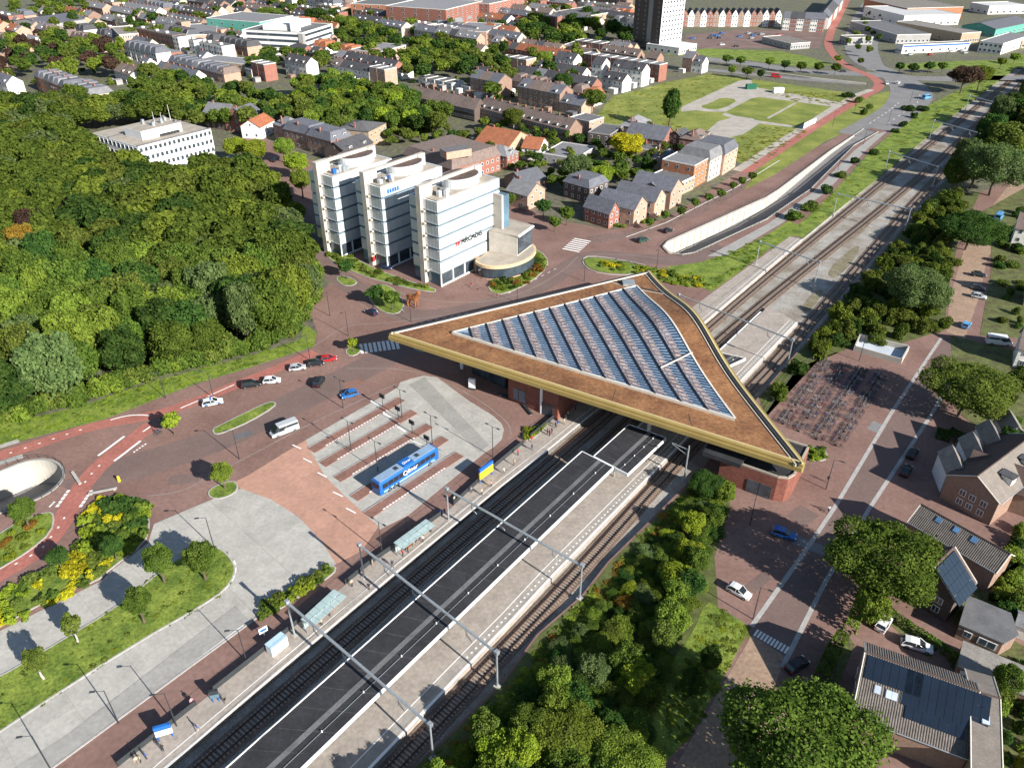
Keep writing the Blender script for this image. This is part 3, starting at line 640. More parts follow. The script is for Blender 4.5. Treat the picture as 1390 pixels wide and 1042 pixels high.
# -------- long canopies over the island platform
M_roofj = mat('roof_joint', (.055, .055, .06), var=.3, scale=.5)
def canopy(corners, z, label, posts, th=.5):
    """roof slab over the platform; the white rim runs all round"""
    q = [G(a, b, z) for a, b in corners]; c = sum(q, Vector())/4
    t = thing('platform_canopy', label, 'canopy', (0, 0, 0))
    MB().prism([(p.x, p.y) for p in q], z-th, z-.02).build('roof_deck', M_roofdk, t)
    for i in range(4):
        s_, e_ = q[i], q[(i+1) % 4]; dd = e_-s_; ang = math.atan2(dd.y, dd.x)
        MB().box(0, dd.length, -.12, .06, z-th-.1, z+.06, mat=Matrix.Translation((s_.x, s_.y, 0)) @ Matrix.Rotation(ang, 4, 'Z')).build('edge_trim', M_wpaint, t)
    for s_ in (.44,):
        a = q[0].lerp(q[1], s_+.14); b = q[3].lerp(q[2], s_+.14)
        strip('roof_walkway', [a, b], .8, M_roofgr, z+.03, .03, None, t)
    strip('safety_cable', [q[0].lerp(q[1], .77), q[3].lerp(q[2], .77)], .07, M_steel, z+.1, .05, None, t)
    for i in range(1, posts*2):
        f = i/(posts*2); strip('roof_joint', [q[0].lerp(q[3], f), q[1].lerp(q[2], f)], .12, M_roofj, z+.005, .01, None, t)
    n = posts
    for i in range(n):
        f = (i+.5)/n; m_ = q[0].lerp(q[3], f).lerp(q[1].lerp(q[2], f), .5)
        mb = MB(); mb.tube((m_.x, m_.y, .06), (m_.x, m_.y, z-th), .16, .16, 8); mb.build('post', M_steel, t)
        e = q[1].lerp(q[2], f); g_ = q[0].lerp(q[3], f)
        MB().tube(g_.lerp(e, .05)-Vector((0, 0, th)), g_.lerp(e, .95)-Vector((0, 0, th)), .11, .11, 6).build('beam', M_steel, t)
        p2 = g_.lerp(e, .77); MB().tube((p2.x, p2.y, z), (p2.x, p2.y, z+.3), .11, .09, 8).build('roof_vent', M_wpaint, t)
    return q
canopy([(180, 1155), (294, 1152), (832, 634), (790, 612.5)], 4.6, 'long black-roofed platform canopy with white edges over the island platform', 12)
canopy([(806, 619), (852, 643), (904, 594), (854, 576)], 4.2, 'short black platform canopy tucked under the station roof edge', 4)
canopy([(958, 498), (972, 504), (1012, 486), (975, 478)], 4.0, 'small black canopy end showing north of the station roof', 2)
# -------- portal masts of the overhead line
def portal(lb, rb, h, label, zl=0.0, zr=0.0):
    a, b = G(*lb), G(*rb); d = b-a; ang = math.atan2(d.y, d.x); L = d.length
    t = thing('overhead_line_portal', label, 'mast', (a.x, a.y, 0), ang, 'steel portals carrying the overhead line')
    for x in (0, L):
        MB().tube((x, 0, -.85), (x, 0, h+.3), .17, .13, 8).build('post', M_steel, t)
        MB().box(x-.45, x+.45, -.45, .45, -.9, .15).build('footing', M_conc, t)
        MB().box(x-.3, x+.3, -.3, .3, h-.25, h+.45).build('joint_bracket', M_steel, t)
    MB().tube((-.3, 0, h), (L+.3, 0, h), .22, .22, 8).build('beam', M_steel, t)
    for f in (.2, .42, .8):
        mb = MB(); x = L*f; mb.tube((x, 0, h), (x, 0, h-1.7), .06, .06, 5); mb.tube((x, 0, h-1.5), (x+1.2, 0, h-1.9), .05, .05, 5); mb.tube((x, 0, h-.9), (x+1.2, 0, h-1.9), .04, .04, 5); mb.build('cantilever', M_steel, t)
    return t
POR = [((400, 862), (588, 1029)), ((494, 783), (675, 931)), ((609, 706), (787, 812)), ((917, 434), (1068, 498)), ((1026, 359), (1105, 388)), ((1131, 291), (1228, 313)), ((1201, 231), (1266, 252)), ((1262, 186), (1322, 204)), ((1310, 150), (1362, 165))]
LOCS = ['over the platforms past the glass bus shelters', 'over the platforms between the two glass bus shelters', 'over the platforms beside the blue bus', 'where the north platforms leave the big roof', 'beside the end of the north platform', 'over the tracks beside the sunken road', 'over the tracks beside the grass verge', 'over the far tracks in the tree shade', 'over the far tracks near the brown tree']
for (l, r_), s_ in zip(POR, LOCS): portal(l, r_, 7.6, 'grey steel overhead line portal '+s_)
p = G(929, 648); t = thing('overhead_line_mast', 'single steel overhead line mast beside the bushes at the roof edge', 'mast', (p.x, p.y, 0))
MB().tube((0, 0, -.85), (0, 0, 8), .18, .14, 8).build('post', M_steel, t); MB().box(-.45, .45, -.45, .45, -.9, .1).build('footing', M_conc, t); MB().tube((0, 0, 7), (-3.0, 1.8, 7.4), .07, .07, 6).build('cantilever', M_steel, t); MB().tube((0, 0, 5.6), (-3.0, 1.8, 7.2), .05, .05, 6).build('brace', M_steel, t)
# contact wires
for nm, px in (('west', [(227, 1085), (557, 793), (805, 580)]), ('middle', [(262, 1140), (560, 844), (760, 658)]), ('east', [(533, 1044), (684, 883), (921, 624)]), ('north', [(972, 466), (1062, 391), (1226, 261), (1392, 108)]), ('north west', [(959, 446), (1057, 363), (1183, 261), (1390, 96)])):
    q = [G(a, b, TZ) for a, b in px]
    mb = MB(); mb.path([(p.x, p.y, 5.4) for p in q], .022, 4); o = mb.build('contact_wire', M_dark); tag(o, 'thin overhead contact wire above the %s railway track' % nm, 'wire')

for f in (.25, .42, .6, .78):
    for A_, B_, C_ in ((RW, RE, RN), (RW, RN, RE), (RN, RE, RW)):
        a = A_.lerp(B_, f); c = (C_-a).normalized(); seam(a+c*1.2, a+c*5.2, mat('drain_seam', (.16, .085, .045), var=.2), .18, .05, 'drain_seam')
        b = a+c*3.0; MB().box(-.16, .16, -.16, .16, 0, .08).build('roof_drain', M_roofgr, st, (b.x, b.y, roofz(b)))
# ================================================================ VEGETATION
LEAF = {
 'mid': leafmat('leaf_mid', (.038, .062, .013), (.088, .122, .026)),
 'dark': leafmat('leaf_dark', (.018, .040, .012), (.050, .085, .022)),
 'light': leafmat('leaf_light', (.075, .105, .018), (.135, .170, .032)),
 'olive': leafmat('leaf_olive', (.05, .07, .016), (.105, .125, .03)),
 'yellow': leafmat('leaf_yellow', (.17, .15, .012), (.36, .31, .022)),
 'copper': leafmat('leaf_copper', (.035, .022, .022), (.075, .045, .035)),
 'lime': leafmat('leaf_lime', (.10, .135, .016), (.185, .215, .028)),
 'grey': leafmat('leaf_grey', (.05, .075, .03), (.10, .13, .055)),
 'drygrass': leafmat('leaf_drygrass', (.13, .135, .03), (.20, .19, .045)),
 'rust': leafmat('leaf_rust', (.11, .06, .015), (.20, .12, .025)),
 'pine': leafmat('leaf_pine', (.02, .042, .022), (.045, .075, .035)),
}
def crown_mesh(name, n, size, seed, shape='round', lobes=14):
    rnd = random.Random(seed); L = []
    if shape == 'round':
        L.append((Vector((0, 0, -.05)), .70))
        for i in range(lobes):
            a = rnd.uniform(0, 6.283); z = rnd.uniform(-.55, .75); rr = math.sqrt(max(0, 1-z*z))*rnd.uniform(.45, .84)
            L.append((Vector((rr*math.cos(a), rr*math.sin(a), z*.72)), rnd.uniform(.15, .34)))
    elif shape == 'tall':
        for i in range(lobes):
            z = -1+2*i/(lobes-1); rr = .5*math.sqrt(max(0.05, 1-z*z*.8)); a = rnd.uniform(0, 6.283); q = rnd.uniform(0, .35)
            L.append((Vector((q*math.cos(a), q*math.sin(a), z*.8)), rr*rnd.uniform(.8, 1.2)+.1))
    elif shape == 'cone':
        for i in range(lobes):
            f = i/(lobes-1); a = rnd.uniform(0, 6.283); rr = (1-f)*.75+.08; L.append((Vector((rr*.3*math.cos(a), rr*.3*math.sin(a), -1+2*f*.95)), rr*.75))
    else:  # bush: low and broad
        for i in range(lobes):
            a = rnd.uniform(0, 6.283); q = rnd.uniform(.1, .75); L.append((Vector((q*math.cos(a), q*math.sin(a), rnd.uniform(-.4, .25))), rnd.uniform(.28, .48)))
    wts = [r*r for _, r in L]; vs = []; fs = []; k = 0; tries = 0
    while k < n and tries < n*6:
        tries += 1
        c, r = rnd.choices(L, wts)[0]
        d = Vector((rnd.gauss(0, 1), rnd.gauss(0, 1), rnd.gauss(0, 1)+.25)).normalized()
        p = c+d*r*(rnd.uniform(.84, 1.08) if rnd.random() > .2 else rnd.uniform(1.0, 1.32))
        if any((p-c2).length < r2*.84 for c2, r2 in L if c2 is not c) and rnd.random() > .06: continue
        nrm = (d*.75+Vector((rnd.gauss(0, .7), rnd.gauss(0, .7), rnd.gauss(0, .7)+.3))).normalized()
        t = nrm.orthogonal().normalized(); t.rotate(Matrix.Rotation(rnd.uniform(0, 6.283), 3, nrm)); b = nrm.cross(t)
        s = size*rnd.uniform(.6, 1.35); i0 = len(vs); e = rnd.uniform(.55, 1)
        vs += [p+t*s, p+b*s*e, p-t*s*.8, p-b*s*e]; fs.append((i0, i0+1, i0+2, i0+3)); k += 1
    me = bpy.data.meshes.new(name); me.from_pydata([v.to_tuple() for v in vs], [], fs); me.materials.append(LEAF['mid']); me.update(); return me
def trunk_mesh(name, seed, m, h=1.0):
    """unit trunk: base radius .035, top at z=1 with limbs"""
    rnd = random.Random(seed); mb = MB(); p = Vector((0, 0, 0)); r = .04
    for i in range(4):
        q = p+Vector((rnd.uniform(-.03, .03), rnd.uniform(-.03, .03), .22)); mb.tube(p, q, r, r*.8, 7, cap=False); 
        if i > 0:
            for _ in range(2):
                a = rnd.uniform(0, 6.283); e = q+Vector((math.cos(a)*.2, math.sin(a)*.2, rnd.uniform(.12, .24))); mb.tube(q, e, r*.55, r*.2, 5, cap=False)
        p = q; r *= .8
    me = mb.mesh(name, [m]); return me
CR = {}
for i in range(3): CR['fine', i] = crown_mesh('crown_fine', 26000, .028, 10+i, lobes=44)
for i in range(6): CR['med', i] = crown_mesh('crown_med', 9500, .052, 20+i, lobes=36)
for i in range(4): CR['far', i] = crown_mesh('crown_far', 1000, .15, 30+i, lobes=18)
for i in range(4): CR['fmed', i] = crown_mesh('crown_fmed', 2400, .10, 35+i, lobes=26)
for i in range(3): CR['tall', i] = crown_mesh('crown_tall', 2600, .085, 40+i, 'tall', 11)
for i in range(2): CR['cone', i] = crown_mesh('crown_cone', 1600, .09, 50+i, 'cone', 9)
for i in range(5): CR['bush', i] = crown_mesh('crown_bush', 1500, .10, 60+i, 'bush', 13)
for i in range(4): CR['bushlow', i] = crown_mesh('crown_bush_low', 420, .17, 65+i, 'bush', 10)
for i in range(3): CR['bushf', i] = crown_mesh('crown_bush_fine', 5200, .052, 70+i, 'bush', 22)
import numpy as np
JOIN = {}
def join_add(key, me, mt, M):
    """collect a copy of a leaf mesh for one joined mass of foliage"""
    n = len(me.vertices); a = np.empty(n*3, dtype=np.float64); me.vertices.foreach_get('co', a)
    a = a.reshape(-1, 3) @ np.array(M.to_3x3()).T+np.array(M.translation); JOIN.setdefault(key, []).append((a, mt))
def join_build(key, name, label, cat):
    parts = JOIN.pop(key, []);
    if not parts: return
    mts = sorted({m for _, m in parts}); v = np.concatenate([a for a, _ in parts]); nq = len(v)//4
    me = bpy.data.meshes.new(name); me.vertices.add(len(v)); me.vertices.foreach_set('co', v.astype(np.float32).ravel())
    me.loops.add(nq*4); me.loops.foreach_set('vertex_index', np.arange(nq*4, dtype=np.int32)); me.polygons.add(nq)
    me.polygons.foreach_set('loop_start', np.arange(nq, dtype=np.int32)*4); me.polygons.foreach_set('loop_total', np.full(nq, 4, dtype=np.int32))
    me.polygons.foreach_set('material_index', np.concatenate([np.full(len(a)//4, mts.index(m), dtype=np.int32) for a, m in parts]))
    for m in mts: me.materials.append(LEAF[m])
    me.update(calc_edges=True); me.validate(); o = link(name, me); tag(o, label, cat, None, 'stuff'); return o
def mass_tree(key, p, r, h, mt, base=.38, lod='far'):
    rz = h*(1-base)/2*1.08; n = sum(1 for k in CR if k[0] == lod)
    join_add(key, CR[lod, random.randrange(n)], mt, Matrix.Translation((p.x, p.y, h-rz*.93)) @ Matrix.Rotation(random.uniform(0, 6.28), 4, 'Z') @ Matrix.Diagonal((r, r, rz, 1)))
def mass_bush(key, p, r, h, mt, lod='bushlow'):
    n = sum(1 for k in CR if k[0] == lod)
    join_add(key, CR[lod, random.randrange(n)], mt, Matrix.Translation((p.x, p.y, h*.42)) @ Matrix.Rotation(random.uniform(0, 6.28), 4, 'Z') @ Matrix.Diagonal((r, r, h*.62, 1)))
TK = [trunk_mesh('trunk', 80+i, M_wood) for i in range(3)]
TKB = trunk_mesh('trunk_pale', 90, M_birch)
def tree(p, r, h, mt, label, group=None, lod=None, name='tree', cat='tree', pale=False, base=.38):
    """tree standing at p with crown radius r and height h"""
    if lod is None:
        s = r*pxm(Vector((p.x, p.y, h*.6))); lod = 'fine' if s > 30 else ('med' if s > 10 else 'far')
    n = sum(1 for k in CR if k[0] == lod)
    t = thing(name, label, cat, (p.x, p.y, 0), random.uniform(0, 6.28), group)
    rz = h*(1-base)/2*1.08
    link('crown', CR[lod, random.randrange(n)], LEAF[mt], t, (0, 0, h-rz*.93), (0, 0, 0), (r, r, rz))
    link('trunk', TKB if pale else random.choice(TK), None, t, (0, 0, 0), (0, 0, 0), (h*.8, h*.8, h*.72))
    return t
def bush(p, r, h, mt, label, group=None, lod='bush', name='shrub'):
    n = sum(1 for k in CR if k[0] == lod)
    o = link(name, CR[lod, random.randrange(n)], LEAF[mt], None, (p.x, p.y, h*.42), (0, 0, random.uniform(0, 6.28)), (r, r, h*.62))
    return tag(o, label, 'shrub', group)
def TP(px, py, rpx, h, mt, label, lod=None, group=None, **k):
    c = G(px, py, h*.62); r = rpx*depth(c)/F_PX; k.setdefault('base', .22 if rpx > 25 else .36)
    return tree(c, r, h, mt, label, group, lod, **k)
def fill(poly, mind, maxn, fn, seed=1, avoid=()):
    rnd = random.Random(seed); xs = [p[0] for p in poly]; ys = [p[1] for p in poly]; pts = []; grid = {}; tries = 0
    while len(pts) < maxn and tries < maxn*60:
        tries += 1; p = Vector((rnd.uniform(min(xs), max(xs)), rnd.uniform(min(ys), max(ys)), 0))
        if not inside(p, poly) or any(inside(p, a) for a in avoid): continue
        gk = (int(p.x//mind), int(p.y//mind))
        if any((p-q).length < mind for i in (-1, 0, 1) for j in (-1, 0, 1) for q in grid.get((gk[0]+i, gk[1]+j), ())): continue
        grid.setdefault(gk, []).append(p); pts.append(p); fn(p, rnd)
    return pts
# ---- the wood west of the square
OFFICE = [G(112, 215), G(250, 262), G(312, 238), G(205, 180)]
WOOD = Wt([(-70, 592), (0, 571), (110, 543), (200, 512), (262, 494), (340, 474), (398, 452), (408, 424), (428, 396), (412, 345), (388, 312), (372, 286), (345, 262), (310, 262), (255, 275), (140, 236), (90, 215), (95, 190), (150, 178), (250, 172), (200, 158), (60, 160), (-100, 166)])
WL = {'mid': 'leafy green tree in the dense wood west of the station square', 'dark': 'dark green tree in the dense wood west of the station square', 'light': 'fresh light green tree in the dense wood west of the square', 'olive': 'olive green tree in the dense wood west of the square', 'grey': 'grey green tree in the dense wood west of the square', 'copper': 'purple copper-leaved tree deep in the wood', 'yellow': 'yellowing tree in the wood west of the square', 'rust': 'rusty brown tree in the wood west of the square'}
def woodtree(p, rnd):
    far = p.y > 235
    mt = rnd.choices(['mid', 'dark', 'light', 'olive', 'grey', 'rust', 'lime'], [40, 16, 18, 18, 8, 0, 6] if far else [44, 20, 16, 12, 8, 0, 2])[0]
    if mt == 'lime': mt = 'light'
    if p.y > 212: mass_tree('wood', p, rnd.uniform(4.6, 7.8), rnd.uniform(11.5, 18), mt, lod='fmed')
    else: tree(p, rnd.uniform(4.2, 7.6), rnd.uniform(11, 18.5), mt, WL[mt], 'trees of the dense wood', 'med', base=.15)
fill(WOOD, 6.2, 420, woodtree, 3, [OFFICE])
join_build('wood', 'far_wood', 'far part of the dense wood around the white office, one mass of crowns', 'wood')
for px, py, mt in ((105, 290, 'copper'), (42, 308, 'copper'), (30, 330, 'rust')): TP(px, py, 20, 16.5, mt, WL[mt], 'med', 'trees of the dense wood')
# undergrowth along the wood's edge
for i, p in enumerate(resample(smooth_line(Wt([(-20, 585), (0, 577), (110, 548), (200, 517), (262, 499), (340, 479), (402, 458), (412, 430), (432, 396), (416, 340), (392, 306)]), 1), 2.2)):
    mass_bush('under', p+Vector((random.uniform(-1.5, .3), random.uniform(.3, 1.8), 0)), random.uniform(2.0, 3.4), random.uniform(3.5, 7), random.choice(['mid', 'light', 'mid', 'olive']), 'bush')
join_build('under', 'undergrowth', 'leafy undergrowth along the edge of the wood', 'undergrowth')
# ---- single trees
BIG = [(1200, 757, 70, 14, 'mid', 'large round green tree beside the street and terrace houses'),
 (1090, 1012, 108, 15, 'mid', 'large spreading tree over the sandy driveway by the bike stands'),
 (1316, 524, 56, 13, 'olive', 'round street tree at the grass corner beside the gabled terrace'),
 (1320, 310, 42, 12, 'dark', 'round dark tree at the bend of the sandy lane'),
 (1246, 388, 42, 13, 'grey', 'grey-green tree between the hedge and the sandy lane'),
 (1186, 818, 26, 8, 'light', 'light green small tree at the hedge of the white parked cars'),
 (1358, 222, 44, 20, 'grey', 'tall silvery tree shading the railway tracks'),
 (1372, 190, 34, 20, 'olive', 'tall olive tree above the railway tracks'),
 (1310, 104, 22, 15, 'copper', 'dark copper tree beside the far railway verge'),
 (1333, 102, 15, 14, 'light', 'yellow-green tree next to the copper tree'),
 (300, 643, 15, 6, 'light', 'small light green tree on the tiny oval grass island'),
 (232, 572, 12, 5.5, 'lime', 'small yellow-green tree at the fork of the red cycle paths'),
 (214, 762, 20, 8, 'mid', 'round tree on the curved grass island by the bus road'),
 (271, 759, 22, 8, 'mid', 'round tree at the tip of the curved grass island'),
 (186, 818, 18, 7.5, 'mid', 'round tree midway along the grass island'),
 (96, 850, 13, 6, 'olive', 'thin pale-stemmed tree on the grass island'),
 (48, 898, 15, 6.5, 'olive', 'thin pale-stemmed tree farthest along the grass island'),
 (30, 693, 17, 7, 'mid', 'small dense tree beside the tunnel mouth'),
 (152, 742, 15, 5, 'dark', 'dark shrubby tree among yellow bushes by the cycle path'),
 (78, 756, 14, 5, 'dark', 'dark shrubby tree beside the red cycle path'),
 (510, 398, 13, 6, 'dark', 'left one of two small trees on the island by the animal statue'),
 (531, 405, 12, 6, 'mid', 'right one of two small trees on the island by the animal statue'),
 (469, 362, 11, 6.5, 'dark', 'small tree on the narrow island before the tower block car park'),
 (478, 466, 8, 4, 'lime', 'little tree at the zebra crossing'),
 (770, 290, 12, 7, 'mid', 'street tree beside the curved glass pavilion'),
 (753, 302, 9, 5.5, 'mid', 'smaller street tree beside the curved glass pavilion'),
 (738, 280, 12, 7, 'dark', 'street tree behind the concrete wing of the office towers'),
 (692, 270, 10, 6, 'mid', 'slim tree behind the office tower stair'),
 (911, 144, 16, 17, 'dark', 'tall dark tree standing alone beside the gravel paths'),
 (852, 196, 24, 12, 'yellow', 'bright yellow tree behind the brick town houses'),
 (878, 218, 12, 10, 'dark', 'dark conifer next to the bright yellow tree'),
 (783, 226, 22, 13, 'grey', 'weeping grey-green tree behind the brick town houses'),
 (815, 238, 18, 10, 'lime', 'yellow-green tree between the weeping tree and the town houses'),
 (843, 232, 12, 9, 'mid', 'green garden tree between the town houses and the yellow tree'),
 (697, 160, 14, 12, 'olive', 'pale green tree beside the long brown-roofed terrace'),
 (764, 112, 14, 13, 'dark', 'dark tree among the flat-roofed houses'),
 (806, 134, 16, 12, 'mid', 'green tree at the corner of the field'),
 (738, 80, 14, 12, 'light', 'light green tree by the car park of the tower'),
 (772, 80, 13, 11, 'mid', 'green tree near the flat-roofed houses by the tower'),
 (345, 205, 18, 12, 'lime', 'lime tree on the street behind the white office'),
 (318, 200, 17, 11, 'lime', 'lime tree beside the white office block'),
 (385, 200, 16, 11, 'light', 'light green street tree in front of the grey mansard houses'),
 (402, 222, 17, 11, 'lime', 'lime tree beside the first office tower'),
 (408, 245, 16, 11, 'light', 'light green tree close beside the first office tower'),
 (365, 18, 18, 13, 'olive', 'round tree behind the white stepped office'),
 (430, 20, 18, 14, 'dark', 'dark tree behind the white stepped office')]
for px, py, rp, h, mt, lb in BIG: TP(px, py, rp, h, mt, lb, 'cone' if 'conifer' in lb else ('tall' if rp == 16 and h == 17 else None), pale='pale' in lb)
ST = [(882, 302), (903, 292), (925, 287), (944, 275), (962, 268), (979, 263), (995, 252), (1008, 246), (1021, 239)]
for px, py in ST: TP(px, py, random.uniform(5, 7), 4.5, 'mid', 'small young street tree along the brick terrace pavement', group='young street trees')
for px, py in [(987, 80), (1006, 82), (1045, 84), (1066, 88), (1088, 90), (1111, 91), (1135, 92), (994, 95), (1015, 97), (1033, 100), (1222, 90), (1240, 92), (1262, 90), (1280, 90), (1360, 84), (1378, 78)]:
    TP(px, py, random.uniform(5.5, 8), 7, random.choice(['mid', 'light', 'dark']), 'young tree along the far road and lawns', group='young trees along the far road')
# ---- town trees in belts
BELTS = [([(404, 190), (404, 128), (470, 120), (560, 150), (606, 172), (600, 196), (560, 186), (480, 186)], 6.6, 95, 9, 14, 'behind the grey mansard houses', ['mid', 'dark', 'light', 'olive', 'mid', 'light', 'lime']),
 ([(165, 158), (205, 106), (300, 134), (395, 146), (398, 180), (330, 186), (250, 184)], 7, 80, 8, 13, 'between the white office and the town', ['mid', 'dark', 'light', 'olive']),
 ([(-20, 82), (60, 62), (170, 74), (184, 104), (120, 116), (40, 124), (-20, 116)], 7.5, 60, 9, 15, 'on the far side of the wood', ['mid', 'olive', 'light', 'dark', 'copper']),
 ([(455, 30), (540, 60), (690, 90), (692, 122), (600, 108), (520, 96), (470, 70)], 8, 70, 8, 13, 'among the town houses', ['mid', 'dark', 'olive', 'light']),
 ([(684, 50), (760, 40), (850, 52), (850, 72), (760, 74), (700, 70)], 10, 26, 9, 14, 'beside the grey tower', ['mid', 'dark', 'light']),
 ([(340, 86), (450, 84), (450, 100), (345, 104)], 9, 14, 8, 11, 'in front of the white stepped office', ['mid', 'dark', 'olive'])]
for poly, md, mx, h0, h1, where, mts in BELTS:
    nm = {'mid': 'green', 'dark': 'dark green', 'light': 'light green', 'olive': 'olive green', 'yellow': 'yellow', 'copper': 'copper', 'lime': 'yellow-green'}
    def ft(p, rnd):
        mt = rnd.choice(mts); r = rnd.uniform(3.8, 5.8)*(md/8)
        if 'mansard' in where: tree(p, r*1.1, rnd.uniform(h0, h1), mt, '%s town tree %s' % (nm[mt], where), 'town trees '+where, 'fmed')
        else: mass_tree('town', p, r, rnd.uniform(h0, h1), mt)
    fill(Wt(poly), md*.82, mx, ft, hash(where) % 7+5 if False else len(where))
TOWNTREE = Wt([(-60, 60), (420, 70), (700, 150), (790, 120), (850, 40), (700, 8), (300, -10), (-60, 10)])
fill(Wt([(500, 200), (560, 180), (620, 176), (700, 172), (790, 190), (850, 180), (930, 190), (940, 215), (880, 250), (790, 262), (740, 262), (690, 235), (640, 200)]), 4.2, 150, lambda p, rnd: mass_tree('town', p, rnd.uniform(1.4, 3.4), rnd.uniform(2.5, 7), rnd.choice(['mid', 'dark', 'light', 'olive'])), 13, )
fill(Wt([(-60, 128), (420, 108), (700, 152), (800, 160), (840, 110), (850, 50), (700, 20), (300, 5), (-60, 20)]), 5.5, 650, lambda p, rnd: mass_bush('town', p, rnd.uniform(1.2, 2.8), rnd.uniform(1.5, 4), rnd.choice(['mid', 'dark', 'light', 'olive'])), 14)
fill(TOWNTREE, 13, 280, lambda p, rnd: mass_tree('town', p, rnd.uniform(3.2, 6), rnd.uniform(7, 13), rnd.choice(['mid', 'dark', 'light', 'olive'])), 9)
fill(Wt([(1130, 96), (1150, 60), (1165, 20), (1180, -10), (1230, -10), (1205, 30), (1195, 70), (1190, 92)]), 9, 24, lambda p, rnd: mass_tree('town', p, rnd.uniform(2, 3.2), rnd.uniform(5, 8), rnd.choice(['mid', 'light'])), 4)
join_build('town', 'town_trees', 'tree crowns scattered through the far town, one mass', 'trees')
# trees right of the railway
RIGHTB = Wt([(1285, 262), (1300, 225), (1390, 128), (1460, 90), (1440, 200), (1390, 232), (1335, 255)])
fill(RIGHTB, 6.5, 34, lambda p, rnd: tree(p, rnd.uniform(4.5, 7), rnd.uniform(12, 18), rnd.choice(['mid', 'dark', 'olive', 'grey']), 'tall tree in the belt shading the railway', 'trees shading the railway', 'med', base=.15), 5)
HB = Wt([(1268, 275), (1300, 270), (1300, 330), (1290, 385), (1284, 442), (1215, 468), (1160, 468), (1112, 488), (1055, 548), (1046, 540), (1124, 440)])
def hb(p, rnd):
    mt = rnd.choice(['mid', 'dark', 'light', 'olive', 'mid', 'olive']); mass_bush('hb', p, rnd.uniform(1.6, 3.2), rnd.uniform(2, 5.5), mt, 'bush')
fill(HB, 2.6, 130, hb, 6)
join_build('hb', 'wild_shrubbery', 'tangled wild shrubbery in the strip right of the tracks', 'shrubbery')
for px, py in [(1187, 210), (1215, 180), (1225, 172), (1240, 160), (1250, 150), (1232, 150), (1150, 132), (1165, 140), (1180, 148), (1172, 156), (1100, 285), (1120, 262), (1140, 240), (1080, 298), (1160, 222)]:
    bush(G(px, py), random.uniform(1.8, 3.6), random.uniform(2, 4.2), random.choice(['mid', 'dark']), 'roadside bush beside the grey road and rail verge', 'bushes along the grey road', name='shrub')
# ---- wild bushes between the tracks and the east street
WILD = Wt([(960, 652), (980, 658), (984, 690), (958, 755), (950, 808), (898, 905), (880, 975), (862, 1050), (800, 1150), (520, 1150), (606, 1052), (660, 1000), (735, 920), (780, 868), (836, 806), (880, 752)])
TRK = Vector((math.cos(TR), math.sin(TR), 0)); TPERP = Vector((math.sin(TR), -math.cos(TR), 0)); T0 = G(829, 762)
def wild(p, rnd):
    mt = rnd.choices(['mid', 'light', 'dark', 'olive', 'lime', 'rust', 'grey'], [30, 20, 14, 22, 6, 2, 5])[0]
    off = (p-T0).dot(TPERP); south = (p-T0).dot(TRK) < -34
    if off > 7 and rnd.random() < .24 or (south and rnd.random() < .45): tree(p, rnd.uniform(1.9, 3.1), rnd.uniform(3.6, 5.6) if not south else rnd.uniform(5, 8), mt, '%s bushy young tree in the wild green beside the tracks' % COLN[mt], 'young trees in the wild green', 'med', base=.1)
    else: bush(p, rnd.uniform(1.2, 2.5), rnd.uniform(1.0, 2.4) if off < 6 else rnd.uniform(1.4, 3.2), mt, '%s wild shrub in the dense green beside the tracks' % COLN[mt], 'shrubs in the wild green', 'bushf')
COLN = {'mid': 'mid green', 'light': 'light green', 'dark': 'dark green', 'olive': 'olive', 'lime': 'yellow-green', 'rust': 'rusty brown', 'grey': 'grey-green', 'yellow': 'yellow'}
fill(WILD, 2.0, 290, wild, 8)
for px, py, rp, mt in ((965, 890, 14, 'dark'), (940, 925, 18, 'dark'), (958, 655, 22, 'dark'), (770, 1000, 50, 'light'), (720, 985, 34, 'mid'), (850, 1035, 50, 'light')):
    TP(px, py, rp, 6, mt, {'dark': 'dark shrub tree at the edge of the wild green', 'light': 'light green young tree in the wild green by the tracks', 'mid': 'mid green young tree in the wild green by the tracks'}[mt], 'fine', 'young trees in the wild green', base=.1)
# ---- planted beds
def bed(px, n, r0, r1, h0, h1, mts, label, group, seed=1, md=1.0):
    fill(Wt(px), md, n, lambda p, rnd: mass_bush(group, p, rnd.uniform(r0, r1), rnd.uniform(h0, h1), rnd.choice(mts)), seed)
    join_build(group, 'ground_planting', label.replace(' shrub ', ' planting ').replace(' bush ', ' planting ').replace(' plant ', ' planting '), 'planting')
bed([(126, 686), (140, 676), (190, 676), (198, 692), (202, 712), (190, 736), (150, 768), (118, 770), (108, 748), (118, 700)], 46, .9, 1.9, .8, 2.0, ['light', 'mid', 'dark', 'olive', 'lime', 'yellow'], 'ornamental shrub on the planted corner by the cycle path', 'ornamental shrubs by the cycle path', 2, 1.6)
bed([(0, 850), (100, 794), (140, 770), (150, 770), (120, 796), (0, 856), (-40, 880), (-40, 830), (40, 790), (100, 750), (110, 745)], 34, .8, 1.7, .7, 1.6, ['lime', 'mid', 'yellow', 'olive'], 'low yellow and green shrub along the upper bus lane', 'low shrubs along the upper bus lane', 3, 1.6)
bed([(92, 764), (108, 756), (116, 768), (104, 784), (92, 780)], 7, 1.2, 1.8, 1.1, 1.7, ['yellow'], 'bright yellow flowering bush beside the cycle path', 'bright yellow bushes', 4, 1.5)
bed([(-40, 770), (0, 728), (30, 710), (64, 697), (66, 718), (38, 744), (0, 768)], 14, .7, 1.3, .5, 1.2, ['light', 'lime', 'rust'], 'low garden shrub on the lawn beside the tunnel mouth', 'low shrubs beside the tunnel mouth', 5, 2.2)
